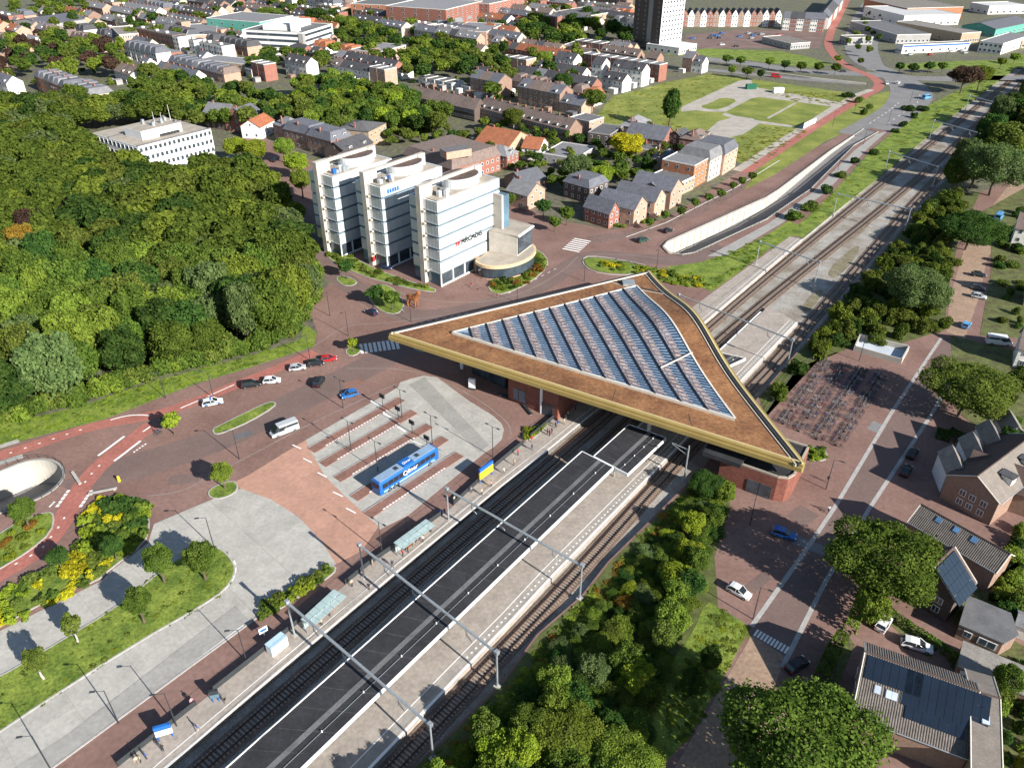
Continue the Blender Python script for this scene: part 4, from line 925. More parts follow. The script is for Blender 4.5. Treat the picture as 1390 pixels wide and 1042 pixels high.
bed([(354, 836), (362, 820), (400, 797), (440, 772), (454, 770), (420, 798), (375, 828)], 22, .9, 1.3, 1.2, 1.8, ['olive', 'lime', 'mid'], 'trimmed hedge shrub between the bus road and shelter', 'hedge beside the shelter', 6, 1.2)
bed([(438, 338), (450, 332), (500, 362), (560, 384), (588, 392), (540, 386), (490, 372), (454, 356)], 34, .9, 1.5, .8, 1.5, ['mid', 'light', 'olive'], 'low green shrub in the bed before the office towers', 'shrubs before the office towers', 7, 1.4)
bed([(664, 390), (676, 378), (700, 380), (724, 364), (722, 346), (740, 350), (742, 362), (720, 382), (684, 398)], 34, .9, 1.5, .8, 1.6, ['mid', 'light', 'dark', 'rust'], 'low shrub in the bed around the curved pavilion', 'shrubs around the curved pavilion', 8, 1.4)
bed([(800, 352), (840, 357), (885, 367), (965, 382), (960, 390), (920, 386), (860, 371), (815, 367)], 36, .9, 1.6, .6, 1.5, ['light', 'lime', 'mid', 'yellow', 'olive'], 'low shrub on the planted island behind the station roof', 'shrubs on the planted island', 9, 1.5)
bed([(708, 592), (716, 583), (738, 576), (734, 586), (716, 598)], 8, .7, 1.1, .8, 1.3, ['lime', 'light'], 'yellow-green plant in the round planter by the platform', 'plants in the round planter', 10, .9)
bed([(1090, 612), (1100, 607), (1118, 611), (1122, 619), (1114, 625), (1098, 623)], 11, .7, 1.1, .7, 1.2, ['lime', 'mid', 'light'], 'low plant in the oval bed at the roof tip', 'plants in the oval bed', 11, .9)
bed([(566, 474), (572, 468), (595, 468), (604, 472), (590, 477)], 8, .9, 1.3, .7, 1.1, ['mid'], 'shaded low plant in the bed under the roof edge', 'plants in the shaded bed', 12, 1.1)
bed([(820, 300), (835, 297), (905, 290), (890, 302), (840, 310), (805, 306)], 10, .8, 1.3, .8, 1.5, ['lime', 'light', 'mid'], 'garden shrub before the brick terrace gable', 'garden shrubs before the terrace', 13, 1.6)
# clipped hedges
def hedge(px, wd, h, mt, label):
    a = smooth_line(Wt(px), 0); mb_v = []; fs = []; rnd = random.Random(len(label))
    L = sum((q-p).length for p, q in zip(a, a[1:])); n = int(L*wd*60)+200; pts = resample(a, .15)
    for i in range(min(n, 9000)):
        p = rnd.choice(pts); j = min(len(pts)-2, max(0, pts.index(p))); d = (pts[j+1]-pts[j]).normalized(); nn = Vector((-d.y, d.x, 0))
        u = rnd.uniform(-1, 1); top = rnd.random() < .55
        q = p+nn*(u*wd/2 if top else math.copysign(wd/2, u))+Vector((0, 0, h*rnd.uniform(.92, 1.05) if top else rnd.uniform(0, h)))
        nr = (Vector((0, 0, 1)) if top else nn*math.copysign(1, u))+Vector((rnd.gauss(0, .4), rnd.gauss(0, .4), rnd.gauss(0, .4))); nr.normalize()
        t = nr.orthogonal().normalized(); b = nr.cross(t); s = rnd.uniform(.1, .24); i0 = len(mb_v)
        mb_v += [q+t*s, q+b*s, q-t*s, q-b*s]; fs.append((i0, i0+1, i0+2, i0+3))
    me = bpy.data.meshes.new('hedge'); me.from_pydata([v.to_tuple() for v in mb_v], [], fs); me.materials.append(LEAF[mt]); me.update()
    o = link('hedge', me); tag(o, label, 'hedge')
hedge([(1108, 490), (1125, 470), (1141, 446)], 1.6, 1.6, 'lime', 'bright clipped hedge beside the white walled pool')
hedge([(1205, 352), (1222, 334)], 1.5, 1.6, 'lime', 'short bright clipped hedge beside the tracks')
hedge([(1243, 312), (1262, 288), (1282, 262)], 1.5, 1.6, 'light', 'long bright clipped hedge beside the tracks')
hedge([(1152, 862), (1168, 820), (1178, 800)], 1.8, 2.2, 'light', 'tall hedge between the street and the white cars')
hedge([(1182, 818), (1215, 842), (1272, 880), (1300, 900)], .9, 1.5, 'mid', 'low hedge between the two white cars and the dark house')
hedge([(1112, 925), (1128, 890), (1142, 868)], 1.8, 2.0, 'mid', 'dark green hedge in front of the tiled-roof house')
hedge([(1270, 590), (1290, 596), (1300, 590)], 3.0, 1.2, 'dark', 'shaded round hedge bed beside the gabled terrace')

# ---- gardens around the houses on the right
for px in ([(1285, 895), (1345, 850), (1395, 880), (1400, 1060), (1335, 1060), (1322, 960)], [(1300, 860), (1290, 830), (1340, 790), (1400, 750), (1400, 860), (1345, 850)], [(1330, 765), (1375, 735), (1400, 700), (1400, 765), (1360, 790)], [(1290, 455), (1330, 465), (1400, 480), (1400, 580), (1340, 590), (1300, 560)], [(1310, 300), (1400, 250), (1400, 460), (1330, 455), (1345, 370), (1345, 310)], [(1170, 822), (1186, 815), (1275, 875), (1262, 895), (1200, 840)], [(1105, 930), (1150, 860), (1160, 875), (1130, 950), (1150, 1010), (1180, 1060), (1120, 1060)]):
    sheet('garden', Wt(px), mat('garden_ground', (.10, .095, .045), var=.3, scale=.35, fine=.3, fscale=2, col2=(.13, .15, .045)), .045)
GARD = [([(1320, 960), (1390, 890), (1395, 1045), (1345, 1045)], 16), ([(1345, 800), (1392, 770), (1392, 845), (1350, 835)], 10), ([(1335, 770), (1372, 742), (1390, 715), (1390, 755)], 8), ([(1345, 500), (1390, 500), (1390, 570), (1340, 580)], 9), ([(1335, 320), (1390, 275), (1390, 450), (1345, 440), (1355, 370)], 26), ([(1125, 955), (1150, 1000), (1170, 1040), (1130, 1040)], 8)]
for poly, n in GARD:
    fill(Wt(poly), 2.3, n, lambda p, rnd: bush(p, rnd.uniform(.9, 2.2), rnd.uniform(1.2, 3.6), rnd.choice(['mid', 'dark', 'olive', 'light']), 'garden shrub among the houses right of the station', 'garden shrubs among the right-hand houses'), n)
TP(1372, 925, 20, 7, 'mid', 'round garden tree beside the beige-roofed wing', None); TP(1380, 600, 22, 7, 'dark', 'garden tree behind the white-gabled terrace', None); TP(1385, 520, 18, 8, 'mid', 'garden tree beside the white house', None)

# ---- grass tufts that break up the lawns
def tufts(px, n, size, mts, label, seed=1, holes=()):
    poly = Wt(px); rnd = random.Random(seed); xs = [p.x for p in poly]; ys = [p.y for p in poly]; k = 0; t_ = 0
    while k < n and t_ < n*12:
        t_ += 1; p = Vector((rnd.uniform(min(xs), max(xs)), rnd.uniform(min(ys), max(ys)), 0))
        if not inside(p, poly): continue
        mass_bush('tuft', p, rnd.uniform(.5, 1.3)*size, rnd.uniform(.12, .34)*size, rnd.choice(mts), 'tuft'); k += 1
    join_build('tuft', 'grass_tuft', label, 'grass')
CR['tuft', 0] = crown_mesh('tuft', 26, .30, 95, 'bush', 5); CR['tuft', 1] = crown_mesh('tuft', 22, .34, 96, 'bush', 5)
tufts(ISL, 420, 1.0, ['light', 'lime', 'mid', 'olive'], 'long grass and weeds on the curved island by the bus road', 1)
tufts([(-20, 583), (0, 576), (110, 551), (200, 520), (262, 503), (340, 483), (405, 462), (426, 468), (340, 496), (264, 519), (141, 567), (0, 602)], 260, .9, ['lime', 'light', 'olive'], 'rough grass on the verge below the wood', 2)
tufts([(975, 826), (1012, 846), (1016, 856), (960, 960), (920, 1020), (900, 980), (930, 900)], 160, .8, ['light', 'lime', 'olive'], 'rough grass on the lawn corner beside the wild green', 3)
tufts([(1044, 340), (1060, 322), (1090, 300), (1130, 262), (1180, 208), (1262, 142), (1310, 118), (1390, 74), (1390, 84), (1290, 160), (1185, 248), (1090, 320)], 380, 1.2, ['drygrass', 'lime', 'light'], 'rough grass along the rail verge', 4)
tufts([(795, 178), (830, 132), (905, 112), (965, 100), (1000, 108), (945, 135), (920, 150), (930, 185), (850, 190)], 260, 1.3, ['drygrass'], 'rough yellowing grass of the field', 5)
tufts([(1030, 122), (1150, 128), (1182, 132), (1160, 146), (1080, 138)], 150, 1.3, ['drygrass'], 'rough grass strip beside the field path', 6)
tufts([(1016, 184), (1034, 170), (1078, 176), (1100, 178), (1030, 222), (1003, 221), (990, 195)], 160, 1.3, ['drygrass'], 'rough meadow grass beside the cycle route', 7)
tufts([(700, 925), (735, 880), (800, 806), (850, 760), (900, 700), (960, 645), (980, 655), (900, 740), (840, 800), (760, 890), (690, 960), (620, 1042), (590, 1042)], 520, 1.2, ['light', 'lime', 'mid', 'olive', 'rust'], 'weeds and grasses along the ballast edge', 8)
tufts([(792, 352), (840, 354), (940, 372), (975, 378), (1040, 330), (1046, 318), (960, 356), (1040, 340), (968, 392), (860, 372)], 300, 1.0, ['light', 'lime', 'mid', 'olive'], 'rough grass on the verge behind the station roof', 9)
# ================================================================ BUILDINGS
WALLS = {n: mat('wall_'+n, c, var=.10, scale=.5, fine=.14, fscale=2.5, rand=.10) for n, c in {
 'red': (.27, .12, .09), 'brown': (.25, .165, .125), 'pink': (.42, .27, .20), 'tan': (.38, .29, .20), 'white': (.66, .64, .60), 'grey': (.30, .29, .28), 'dark': (.10, .075, .065), 'cream': (.52, .46, .36), 'teal': (.10, .33, .27), 'orange': (.40, .17, .09)}.items()}
ROOFS = {n: mat('roof_'+n, c, var=.16, scale=.6, fine=.22, fscale=3.0, rand=.12) for n, c in {
 'dark': (.065, .065, .072), 'grey': (.19, .19, .20), 'brown': (.165, .125, .11), 'orange': (.30, .11, .055), 'beige': (.2, .18, .16), 'white': (.5, .5, .5), 'slate': (.115, .12, .14), 'felt': (.12, .12, .125)}.items()}
_wm = MB(); _wm.box(-.5, .5, -.10, .03, 0, 1, 0)
_wm2 = MB(); _wm2.v = list(_wm.v); _wm2.f = list(_wm.f); _wm2.m = list(_wm.m)
for x0, x1 in ((-.42, -.04), (.04, .42)): _wm2.add([(x0, -.115, .07), (x1, -.115, .07), (x1, -.115, .93), (x0, -.115, .93)], [(0, 1, 2, 3)], 1)
WIN = _wm2.mesh('window', [M_wpaint, M_glass])
_wm.box(-.43, .43, -.115, -.1, .06, .94, 1); WIN1 = _wm.mesh('window_single', [M_wpaint, M_glass])
_d = MB(); _d.box(-.5, .5, -.1, .03, 0, 1, 0); _d.box(-.4, .4, -.12, -.1, 0, .93, 1); DOOR = _d.mesh('door', [M_wpaint, M_dark])
def roof_geo(mb, w, d, h, kind, rh, ov=.35, th=.16):
    """roof over the rectangle 0..w x 0..d; returns gable wall polygons"""
    x0, x1, y0, y1 = -ov, w+ov, -ov, d+ov
    if kind == 'gablex':
        s = rh/(d/2); ze = h-ov*s; r = h+rh
        for a, b in (((y0, ze), (d/2, r)), ((y1, ze), (d/2, r))):
            q = [(x0, a[0], a[1]), (x1, a[0], a[1]), (x1, b[0], b[1]), (x0, b[0], b[1])]
            mb.add(q+[(x, y, z+th) for x, y, z in q], [(0, 1, 2, 3), (4, 7, 6, 5), (0, 4, 5, 1), (1, 5, 6, 2), (3, 2, 6, 7), (0, 3, 7, 4)])
    elif kind == 'gabley':
        s = rh/(w/2); ze = h-ov*s; r = h+rh
        for a, b in (((x0, ze), (w/2, r)), ((x1, ze), (w/2, r))):
            q = [(a[0], y0, a[1]), (a[0], y1, a[1]), (b[0], y1, b[1]), (b[0], y0, b[1])]
            mb.add(q+[(x, y, z+th) for x, y, z in q], [(0, 1, 2, 3), (4, 7, 6, 5), (0, 4, 5, 1), (1, 5, 6, 2), (3, 2, 6, 7), (0, 3, 7, 4)])
    elif kind == 'hip':
        m = min(w, d)/2; r = h+rh; z = h
        a = (m, d/2, r) if w >= d else (w/2, m, r); b = (w-m, d/2, r) if w >= d else (w/2, d-m, r)
        v = [(x0, y0, z), (x1, y0, z), (x1, y1, z), (x0, y1, z), a, b]
        f = [(0, 1, 5, 4), (2, 3, 4, 5), (3, 0, 4), (1, 2, 5)] if w >= d else [(0, 1, 4), (1, 2, 5, 4), (2, 3, 5), (3, 0, 4, 5)]
        mb.add(v, f+[(3, 2, 1, 0)])
    elif kind == 'mansard':
        i = min(1.6, w*.22, d*.22); z = h
        v = [(x0, y0, z), (x1, y0, z), (x1, y1, z), (x0, y1, z), (i, i, z+rh), (w-i, i, z+rh), (w-i, d-i, z+rh), (i, d-i, z+rh)]
        mb.add(v, [(0, 1, 5, 4), (1, 2, 6, 5), (2, 3, 7, 6), (3, 0, 4, 7), (4, 5, 6, 7), (3, 2, 1, 0)])
    else:
        mb.box(.25, w-.25, .25, d-.25, h+.01, h+.12)
def wall_geo(mb, w, d, h, kind, rh):
    mb.box(0, w, 0, d, 0, h)
    if kind == 'gablex':
        for x in (0.0, w): mb.add([(x, 0, h), (x, d, h), (x, d/2, h+rh-.02)], [(0, 1, 2)])
    if kind == 'gabley':
        for y in (0.0, d): mb.add([(0, y, h), (w, y, h), (w/2, y, h+rh-.02)], [(0, 1, 2)])
NHOUSE = 0
def house(o, ang, w, d, h, roof='gablex', rh=3.0, wall='brown', rf='dark', floors=2, nR=3, nL=2, name='house', label='', cat='house', group=None, chim=1, dorm=0, door=True, wm=WIN, wh=1.35, ww=1.15, sill=.95, par=True, solid=True):
    t = thing(name, label, cat, (o.x, o.y, 0), ang, group); px = pxm(Vector((o.x, o.y, h)))
    mb = MB(); wall_geo(mb, w, d, h, roof, rh); mb.build('wall', WALLS[wall] if isinstance(wall, str) else wall, t)
    mb = MB(); roof_geo(mb, w, d, h, roof, rh); ro = mb.build('roof', ROOFS[rf] if isinstance(rf, str) else rf, t)
    if roof == 'flat' and par:
        mb = MB(); q = .22; mb.box(-.03, w+.03, -.03, q, h, h+.4); mb.box(-.03, w+.03, d-q, d+.03, h, h+.4); mb.box(-.03, q, q, d-q, h, h+.4); mb.box(w-q, w+.03, q, d-q, h, h+.4); mb.build('parapet', WALLS['white'] if wall != 'dark' else WALLS['grey'], t)
    fh = h/floors; W_ = []
    for f in range(floors):
        z = f*fh+min(sill, fh*.35); hh = min(wh, fh*.55)
        for i in range(nR): W_.append((w*(i+.5)/nR, 0, z, 0, min(ww, w/nR*.7), hh))
        for i in range(nL): W_.append((0, d*(i+.5)/nL, z, -math.pi/2, min(ww, d/nL*.7), hh))
    if roof == 'gabley': W_.append((w/2, 0, h+.3, 0, min(1.0, ww), min(1.1, rh*.4)))
    if roof == 'gablex' and nL: W_.append((0, d/2, h+.3, -math.pi/2, min(1.0, ww), min(1.1, rh*.4)))
    if wh*px > 4.2:
        for x, y, z, r_, a, b in W_: link('window', wm, None, t, (x, y, z), (0, 0, r_), (a, 1, b))
    elif W_:
        mb = MB()
        for x, y, z, r_, a, b in W_:
            M = Matrix.Translation((x, y, z)) @ Matrix.Rotation(r_, 4, 'Z')
            mb.add([M @ Vector(v) for v in ((-a/2, -.06, 0), (a/2, -.06, 0), (a/2, -.06, b), (-a/2, -.06, b))], [(0, 1, 2, 3)], 0)
            mb.add([M @ Vector(v) for v in ((-a/2+.15, -.09, .12), (a/2-.15, -.09, .12), (a/2-.15, -.09, b-.12), (-a/2+.15, -.09, b-.12))], [(0, 1, 2, 3)], 1)
        ob = mb.build('window', [M_wpaint, M_glass], t); ob['kind'] = 'stuff'
    for c in range(chim):
        x = w*(.12 if c == 0 else .85); y = d*.5; z0 = h+(rh*.6 if roof != 'flat' else 0)
        if roof == 'gabley': x, y = w*.5, d*.8
        mb = MB(); mb.box(x-.35, x+.35, y-.35, y+.35, h, z0+(rh*.4+1.0 if roof != 'flat' else .9)); mb.build('chimney', WALLS['red'], ro)
    for k in range(dorm):
        x = w*(k+.5)/dorm; s = rh/(d/2) if roof != 'mansard' else 2.0; yb = min(1.2, d*.2); z0 = h+yb*s*.3
        mb = MB(); mb.box(x-.75, x+.75, yb*.4, yb+1.8, z0, z0+1.25); dm = mb.build('dormer', WALLS['white'], ro)
        mb = MB(); mb.box(x-.9, x+.9, yb*.4-.15, yb+1.9, z0+1.25, z0+1.4); mb.build('dormer_roof', ROOFS['felt'], dm)
        link('window', WIN1, None, dm, (x, yb*.4, z0+.25), (0, 0, 0), (1.1, 1, .85))
    return t
def H3(L, C, Rr, h, **k):
    """house from its three visible roof-edge corners (photo pixels) at eave height h"""
    c, r, l = G(*C, h), G(*Rr, h), G(*L, h); x = r-c; ang = math.atan2(x.y, x.x); n = Vector((-math.sin(ang), math.cos(ang), 0))
    return house(c, ang, x.length, max(3.0, abs((l-c).dot(n))), h, **k)
def HE(A, B, d, h, **k):
    """house from its eave edge A->B (photo pixels at height h) and its depth"""
    a, b = G(*A, h), G(*B, h); x = b-a
    return house(a, math.atan2(x.y, x.x), x.length, d, h, **k)
def row(A, B, n, d, h, labels, group, vary=None, **k):
    a, b = G(*A, h), G(*B, h); st_ = (b-a)/n; ang = math.atan2(st_.y, st_.x)
    for i in range(n):
        kk = dict(k)
        if vary: kk.update(vary[i % len(vary)])
        lb = labels if isinstance(labels, str) else labels[i % len(labels)]
        house(a+st_*i, ang, st_.length-.06, d, h+(i % 3)*.012, label=lb, group=group, **kk)
KEEP = []
# ---- white office in the wood
M_wh = mat('white_render', (.72, .71, .70), var=.05, scale=.3, fine=.05)
o = H3((119, 182), (187, 199.5), (286, 175), 13.6, roof='flat', wall=M_wh, rf=M_roofbg, floors=4, nR=16, nL=11, name='office_building', label='white four-storey office block with rooftop plant room rising from the wood', cat='office', chim=0, wm=WIN1, wh=1.8, ww=1.5, par=False)
a, r_, l_ = G(187, 199.5, 13.6), G(286, 175, 13.6), G(119, 182, 13.6); wd_ = (r_-a).length; dp_ = 22
MB().box(wd_*.18, wd_*.72, dp_*.28, dp_*.85, 13.7, 17.2).build('plant_room', M_wh, o); MB().box(wd_*.185, wd_*.715, dp_*.29, dp_*.84, 17.2, 17.3).build('plant_roof', M_roofbg, o)
for s_ in ((0, wd_, -.02, .5), (0, wd_, dp_-1.0, dp_-.4)): MB().box(s_[0], s_[1], s_[2], s_[3], 13.7, 14.1).build('parapet', M_roofgr, o)
for i in range(9): MB().box(-.5, .5, -.5, .5, 0, random.uniform(.6, 1.9)).build('roof_unit', random.choice([M_steel, M_wh, M_roofgr]), o, (wd_*random.uniform(.35, .7), dp_*random.uniform(.4, .8), 17.3))
for i in range(7): MB().box(-.5, .5, -.3, .3, 0, .9).build('air_vent', M_dark, o, (wd_*.42+i*1.3, dp_*.25, 13.9))
for x, hh in ((.5, 5), (.6, 4), (.72, 6.5)): MB().tube((wd_*x, dp_*.6, 13.7), (wd_*x, dp_*.6, 17+hh), .12, .06, 6).build('antenna', M_wh, o)
# ---- three office towers in a sawtooth row
M_panel = mat('white_panel', (.60, .635, .66), var=.05, scale=.25, fine=.03, rough=.22, spec=.6, metal=.25)
M_fair = mat('fair_concrete', (.47, .43, .37), var=.12, scale=.35, fine=.10)
M_drumtop = mat('drum_roof', (.10, .07, .06), var=.3, scale=.4)
def wing(px, h, Lx, label, text=None):
    c = G(*px, h); ang = R(51.5); t = thing('office_tower', label, 'office tower', (c.x, c.y, 0), ang)
    Ly = 11.0; n = 6; g0 = 3.9; fh = (h-g0)/n
    MB().box(.35, Lx-.1, .35, Ly, 0, h-.3).build('core', M_glass_b, t)
    MB().box(1.2, Lx-.4, 1.2, Ly-.5, h-.3, h-.1).build('flat_roof', M_roofbg, t)
    for i in range(n):
        z0 = g0+i*fh+(.75 if i else .35); z1 = g0+(i+1)*fh
        MB().box(0, Lx, 0, Ly, z0, z1-.02 if i < n-1 else z1).build('cladding_band', M_panel, t) if i < n-1 else MB().box(0, Lx, 0, .5, z0, z1).box(0, .5, .5, Ly, z0, z1).box(Lx-.5, Lx, .5, Ly, z0, z1).box(.5, Lx-.5, Ly-.5, Ly, z0, z1).build('cladding_band', M_panel, t)
        MB().box(.2, Lx-3, -.05, .0, z0-.28, z0-.02).build('window_strip', M_dark, t); MB().box(-.14, Lx-2.6, -.22, .02, z0-.12, z0+.02).build('sunshade', M_steel, t); MB().box(-.22, .02, .5, 4.6, z0-.12, z0+.02).build('sunshade', M_steel, t)
    mb = MB()
    for i in range(n):
        z0 = g0+i*fh+(.75 if i else .35); z1 = g0+(i+1)*fh
        for k in range(1, int(Lx/2.7)): mb.box(k*2.7-.025, k*2.7+.025, -.012, .0, z0+.05, z1-.05)
        for k in range(1, 4): mb.box(-.012, 0, k*1.35-.025, k*1.35+.025, z0+.05, z1-.05)
    ob = mb.build('panel_joint', M_roofgr, t); ob['kind'] = 'stuff'
    MB().box(0, Lx*.92, -.02, .12, 0, .5).build('plinth', M_wpaint, t)
    for i in range(5): MB().box(Lx*.19*i, Lx*.19*i+.35, -.06, .3, 0, g0+.4).build('pillar', M_wpaint, t)
    for i in range(4): MB().box(Lx*.19*i+.6, Lx*.19*(i+1)-.3, .2, .3, .5, g0).build('shop_window', M_glass, t)
    # pylon walls at both ends and the beam that joins them
    MB().box(-1.0, 4.2, 5.6, 7.4, 0, h+3.6).build('concrete_pylon', M_fair, t)
    MB().box(Lx-4.6, Lx-1.6, 5.6, 7.2, h-.2, h+3.6).build('concrete_pylon', M_fair, t)
    MB().box(4.2, Lx-4.6, 6.0, 7.0, h+2.7, h+3.6).build('roof_beam', M_fair, t)
    MB().box(.4, 1.0, 4.6, 5.6, 0, h-.6).build('stair_slot', M_dark, t)
    for i in range(n): MB().box(-.9, .2, 4.5, 5.7, g0+i*fh, g0+i*fh+.5).build('landing', M_fair, t)
    mb = MB(); cx, cy, rr = Lx*.62, 6.3, 5.2; nn = 32
    pts = [(cx+rr*1.25*math.cos(2*math.pi*i/nn), cy+rr*.92*math.sin(2*math.pi*i/nn)) for i in range(nn)]
    mb.prism(pts, h-.2, h+2.6); mb.build('roof_drum', M_panel, t); MB().prism([(cx+(x-cx)*.95, cy+(y-cy)*.95) for x, y in pts], h+2.6, h+2.66).build('drum_roof', M_drumtop, t)
    for i in range(7): MB().box(-.6, .6, -.5, .5, 0, random.uniform(.8, 2)).build('roof_unit', random.choice([M_steel, M_panel, M_blue, M_roofgr]), t, (random.uniform(2.5, Lx*.33), random.uniform(1.6, 4.6), h-.1))
    MB().tube((3.6, 3, h), (3.6, 3, h+5), .05, .04, 5).build('antenna', M_dark, t)
    return t
def lettering(body, size, m, parent, loc, rot, name='lettering', ext=.04, off=0.0):
    cu = bpy.data.curves.new(name, 'FONT'); cu.body = body; cu.size = size; cu.extrude = ext; cu.offset = off
    ob = bpy.data.objects.new(name, cu); COL.objects.link(ob); dg = bpy.context.evaluated_depsgraph_get(); me = bpy.data.meshes.new_from_object(ob.evaluated_get(dg)); COL.objects.unlink(ob); bpy.data.objects.remove(ob)
    me.materials.clear(); me.materials.append(m); return link(name, me, None, parent, loc, rot)
wA = wing((593, 275), 25.9, 27.5, 'white banded office tower with the red and black name on its side')
wB = wing((516, 255), 25.9, 26.5, 'white banded office tower with small blue lettering, middle of the three')
wC = wing((450.5, 241), 25.9, 25, 'white banded office tower beside the street trees, end of the three')
M_black = mat('black_letters', (.02, .02, .022), var=0, fine=0)
lettering('ARCADIS', 2.3, M_black, wA, (9.4, -.08, 10.6), (R(90), 0, 0), off=.05); 
lg = MB(); lg.add([(7.6, -.08, 10.6), (8.5, -.08, 10.6), (9.3, -.08, 12.2), (8.7, -.08, 12.2)], [(0, 1, 2, 3)]).add([(6.8, -.08, 10.6), (7.3, -.08, 10.6), (8.0, -.08, 11.9), (7.5, -.08, 11.9)], [(0, 1, 2, 3)]); lg.build('logo', M_red, wA)
lg = MB()
for i in range(5): lg.box(2.6+i*1.0, 3.3+i*1.0, -.06, 0, 23.4, 24.6)
lg.build('lettering', M_blue, wB)
MB().box(-.2, .6, 6.0, 7.0, 1.6, 3.0).build('red_sign', M_red, wB, (-1.0, -1, 0))
# glass stair, concrete wing and curved pavilion of the near tower
MB().box(24.4, 25.2, -3.4, 0, 0, 22).build('stair_wall', M_fair, wA); MB().box(25.2, 28.2, -3.2, 1, 0, 21.5).build('glass_stair', M_glass_b, wA)
mb = MB(); q = [(21, -1.0), (23.5, -10.2), (33, -8.5), (33, 1.5), (26, 2)]
mb.prism(q, 4.6, 11.0); mb.build('conference_wing', M_fair, wA); MB().prism([(21.3, -.8), (23.3, -10.6), (33.4, -8.9), (33.2, 1.4)], 11.0, 11.3).build('wing_roof', M_roofbg, wA)
MB().box(0, 9.2, -.12, .02, 5.2, 10.6).build('wing_glazing', M_glass, wA, (23.7, -10.35, 0), (0, 0, math.atan2(1.7, 9.5)))
MB().box(-.1, 9.8, -.5, .1, 10.9, 11.35).build('roof_trim', M_wpaint, wA, (23.4, -10.5, 0), (0, 0, math.atan2(1.7, 9.5)))
nn = 30; cx, cy = 23.5, -5.5; ring = [(cx+11.5*math.cos(R(-205+i*9)), cy+8.2*math.sin(R(-205+i*9))) for i in range(nn)]
mb = MB(); mb.prism([(cx+(x-cx)*.95, cy+(y-cy)*.95) for x, y in ring], 0, 3.6); mb.build('pavilion_glass', M_glass, wA)
MB().prism(ring, 3.6, 4.5).build('pavilion_fascia', mat('cream_fascia', (.55, .42, .26), var=.05), wA); MB().prism([(cx+(x-cx)*.93, cy+(y-cy)*.93) for x, y in ring], 4.5, 4.56).build('pavilion_roof', M_roofbg, wA)
MB().prism([(cx+(x-cx)*1.0, cy+(y-cy)*1.0) for x, y in ring], 0, .5, top=False).build('pavilion_base', WALLS['pink'], wA)
MB().box(14.6, 16.4, -3.2, 0, 0, 4.4).build('entrance_block', WALLS['tan'], wA)
# ---- grey tower, stepped white office, other landmark blocks
tw = G(894, 70); t = thing('tower_block', 'tall dark grey and white residential tower cut by the picture top', 'tower', (tw.x, tw.y, 0), R(40))
MB().box(0, 24, 0, 1, 5, 68).box(0, 24, 1, 26, 5, 68).build('white_side', M_wh, t); MB().box(-.25, 0, 0, 26, 5, 68).build('dark_side', WALLS['dark'], t)
MB().box(-.4, -.2, 8.5, 12.5, 5, 68).build('pale_strip', WALLS['grey'], t); MB().box(1, 23, 1.5, 25, 0, 5).build('base', M_glass, t)
for i in range(7): MB().box(.2+i*3.9, .8+i*3.9, -.02, .6, 0, 5).build('pillar', M_wh, t)
for f in range(20):
    for i in range(7): link('window', WIN1, None, t, (2+i*3.35, -.02, 6.3+f*3.05), (0, 0, 0), (1.9, 1, 1.6))
    for i in range(4): link('window', WIN1, None, t, (-.27, 3+i*6.3, 6.3+f*3.05), (0, 0, -math.pi/2), (1.0, .5, 1.2))
t = H3((352, 35), (410, 45.5), (451, 33), 15, roof='flat', wall=M_wh, rf=M_roofgr, floors=1, nR=0, nL=0, name='office_building', label='white stepped office with dark window bands and tall chimney among trees', cat='office', chim=0)
c_, r2, l2 = G(410, 45.5, 15), G(451, 33, 15), G(352, 35, 15); lx, ly = (r2-c_).length, 40
for i in range(4):
    MB().box(2, lx-2, -.12, .02, 1.6+i*3.6, 3.2+i*3.6).build('window_band', M_glass, t); MB().box(-.12, .02, 2, 44, 1.6+i*3.6, 3.2+i*3.6).build('window_band', M_glass, t)
MB().box(6, lx-6, 14, 34, 15, 19).build('plant_room', M_wh, t); MB().box(4, 9, 6, 11, 0, 24).build('chimney', M_wh, t); MB().box(-.4, 3, -.4, 3, 0, 14.8).build('stair_core', WALLS['grey'], t)
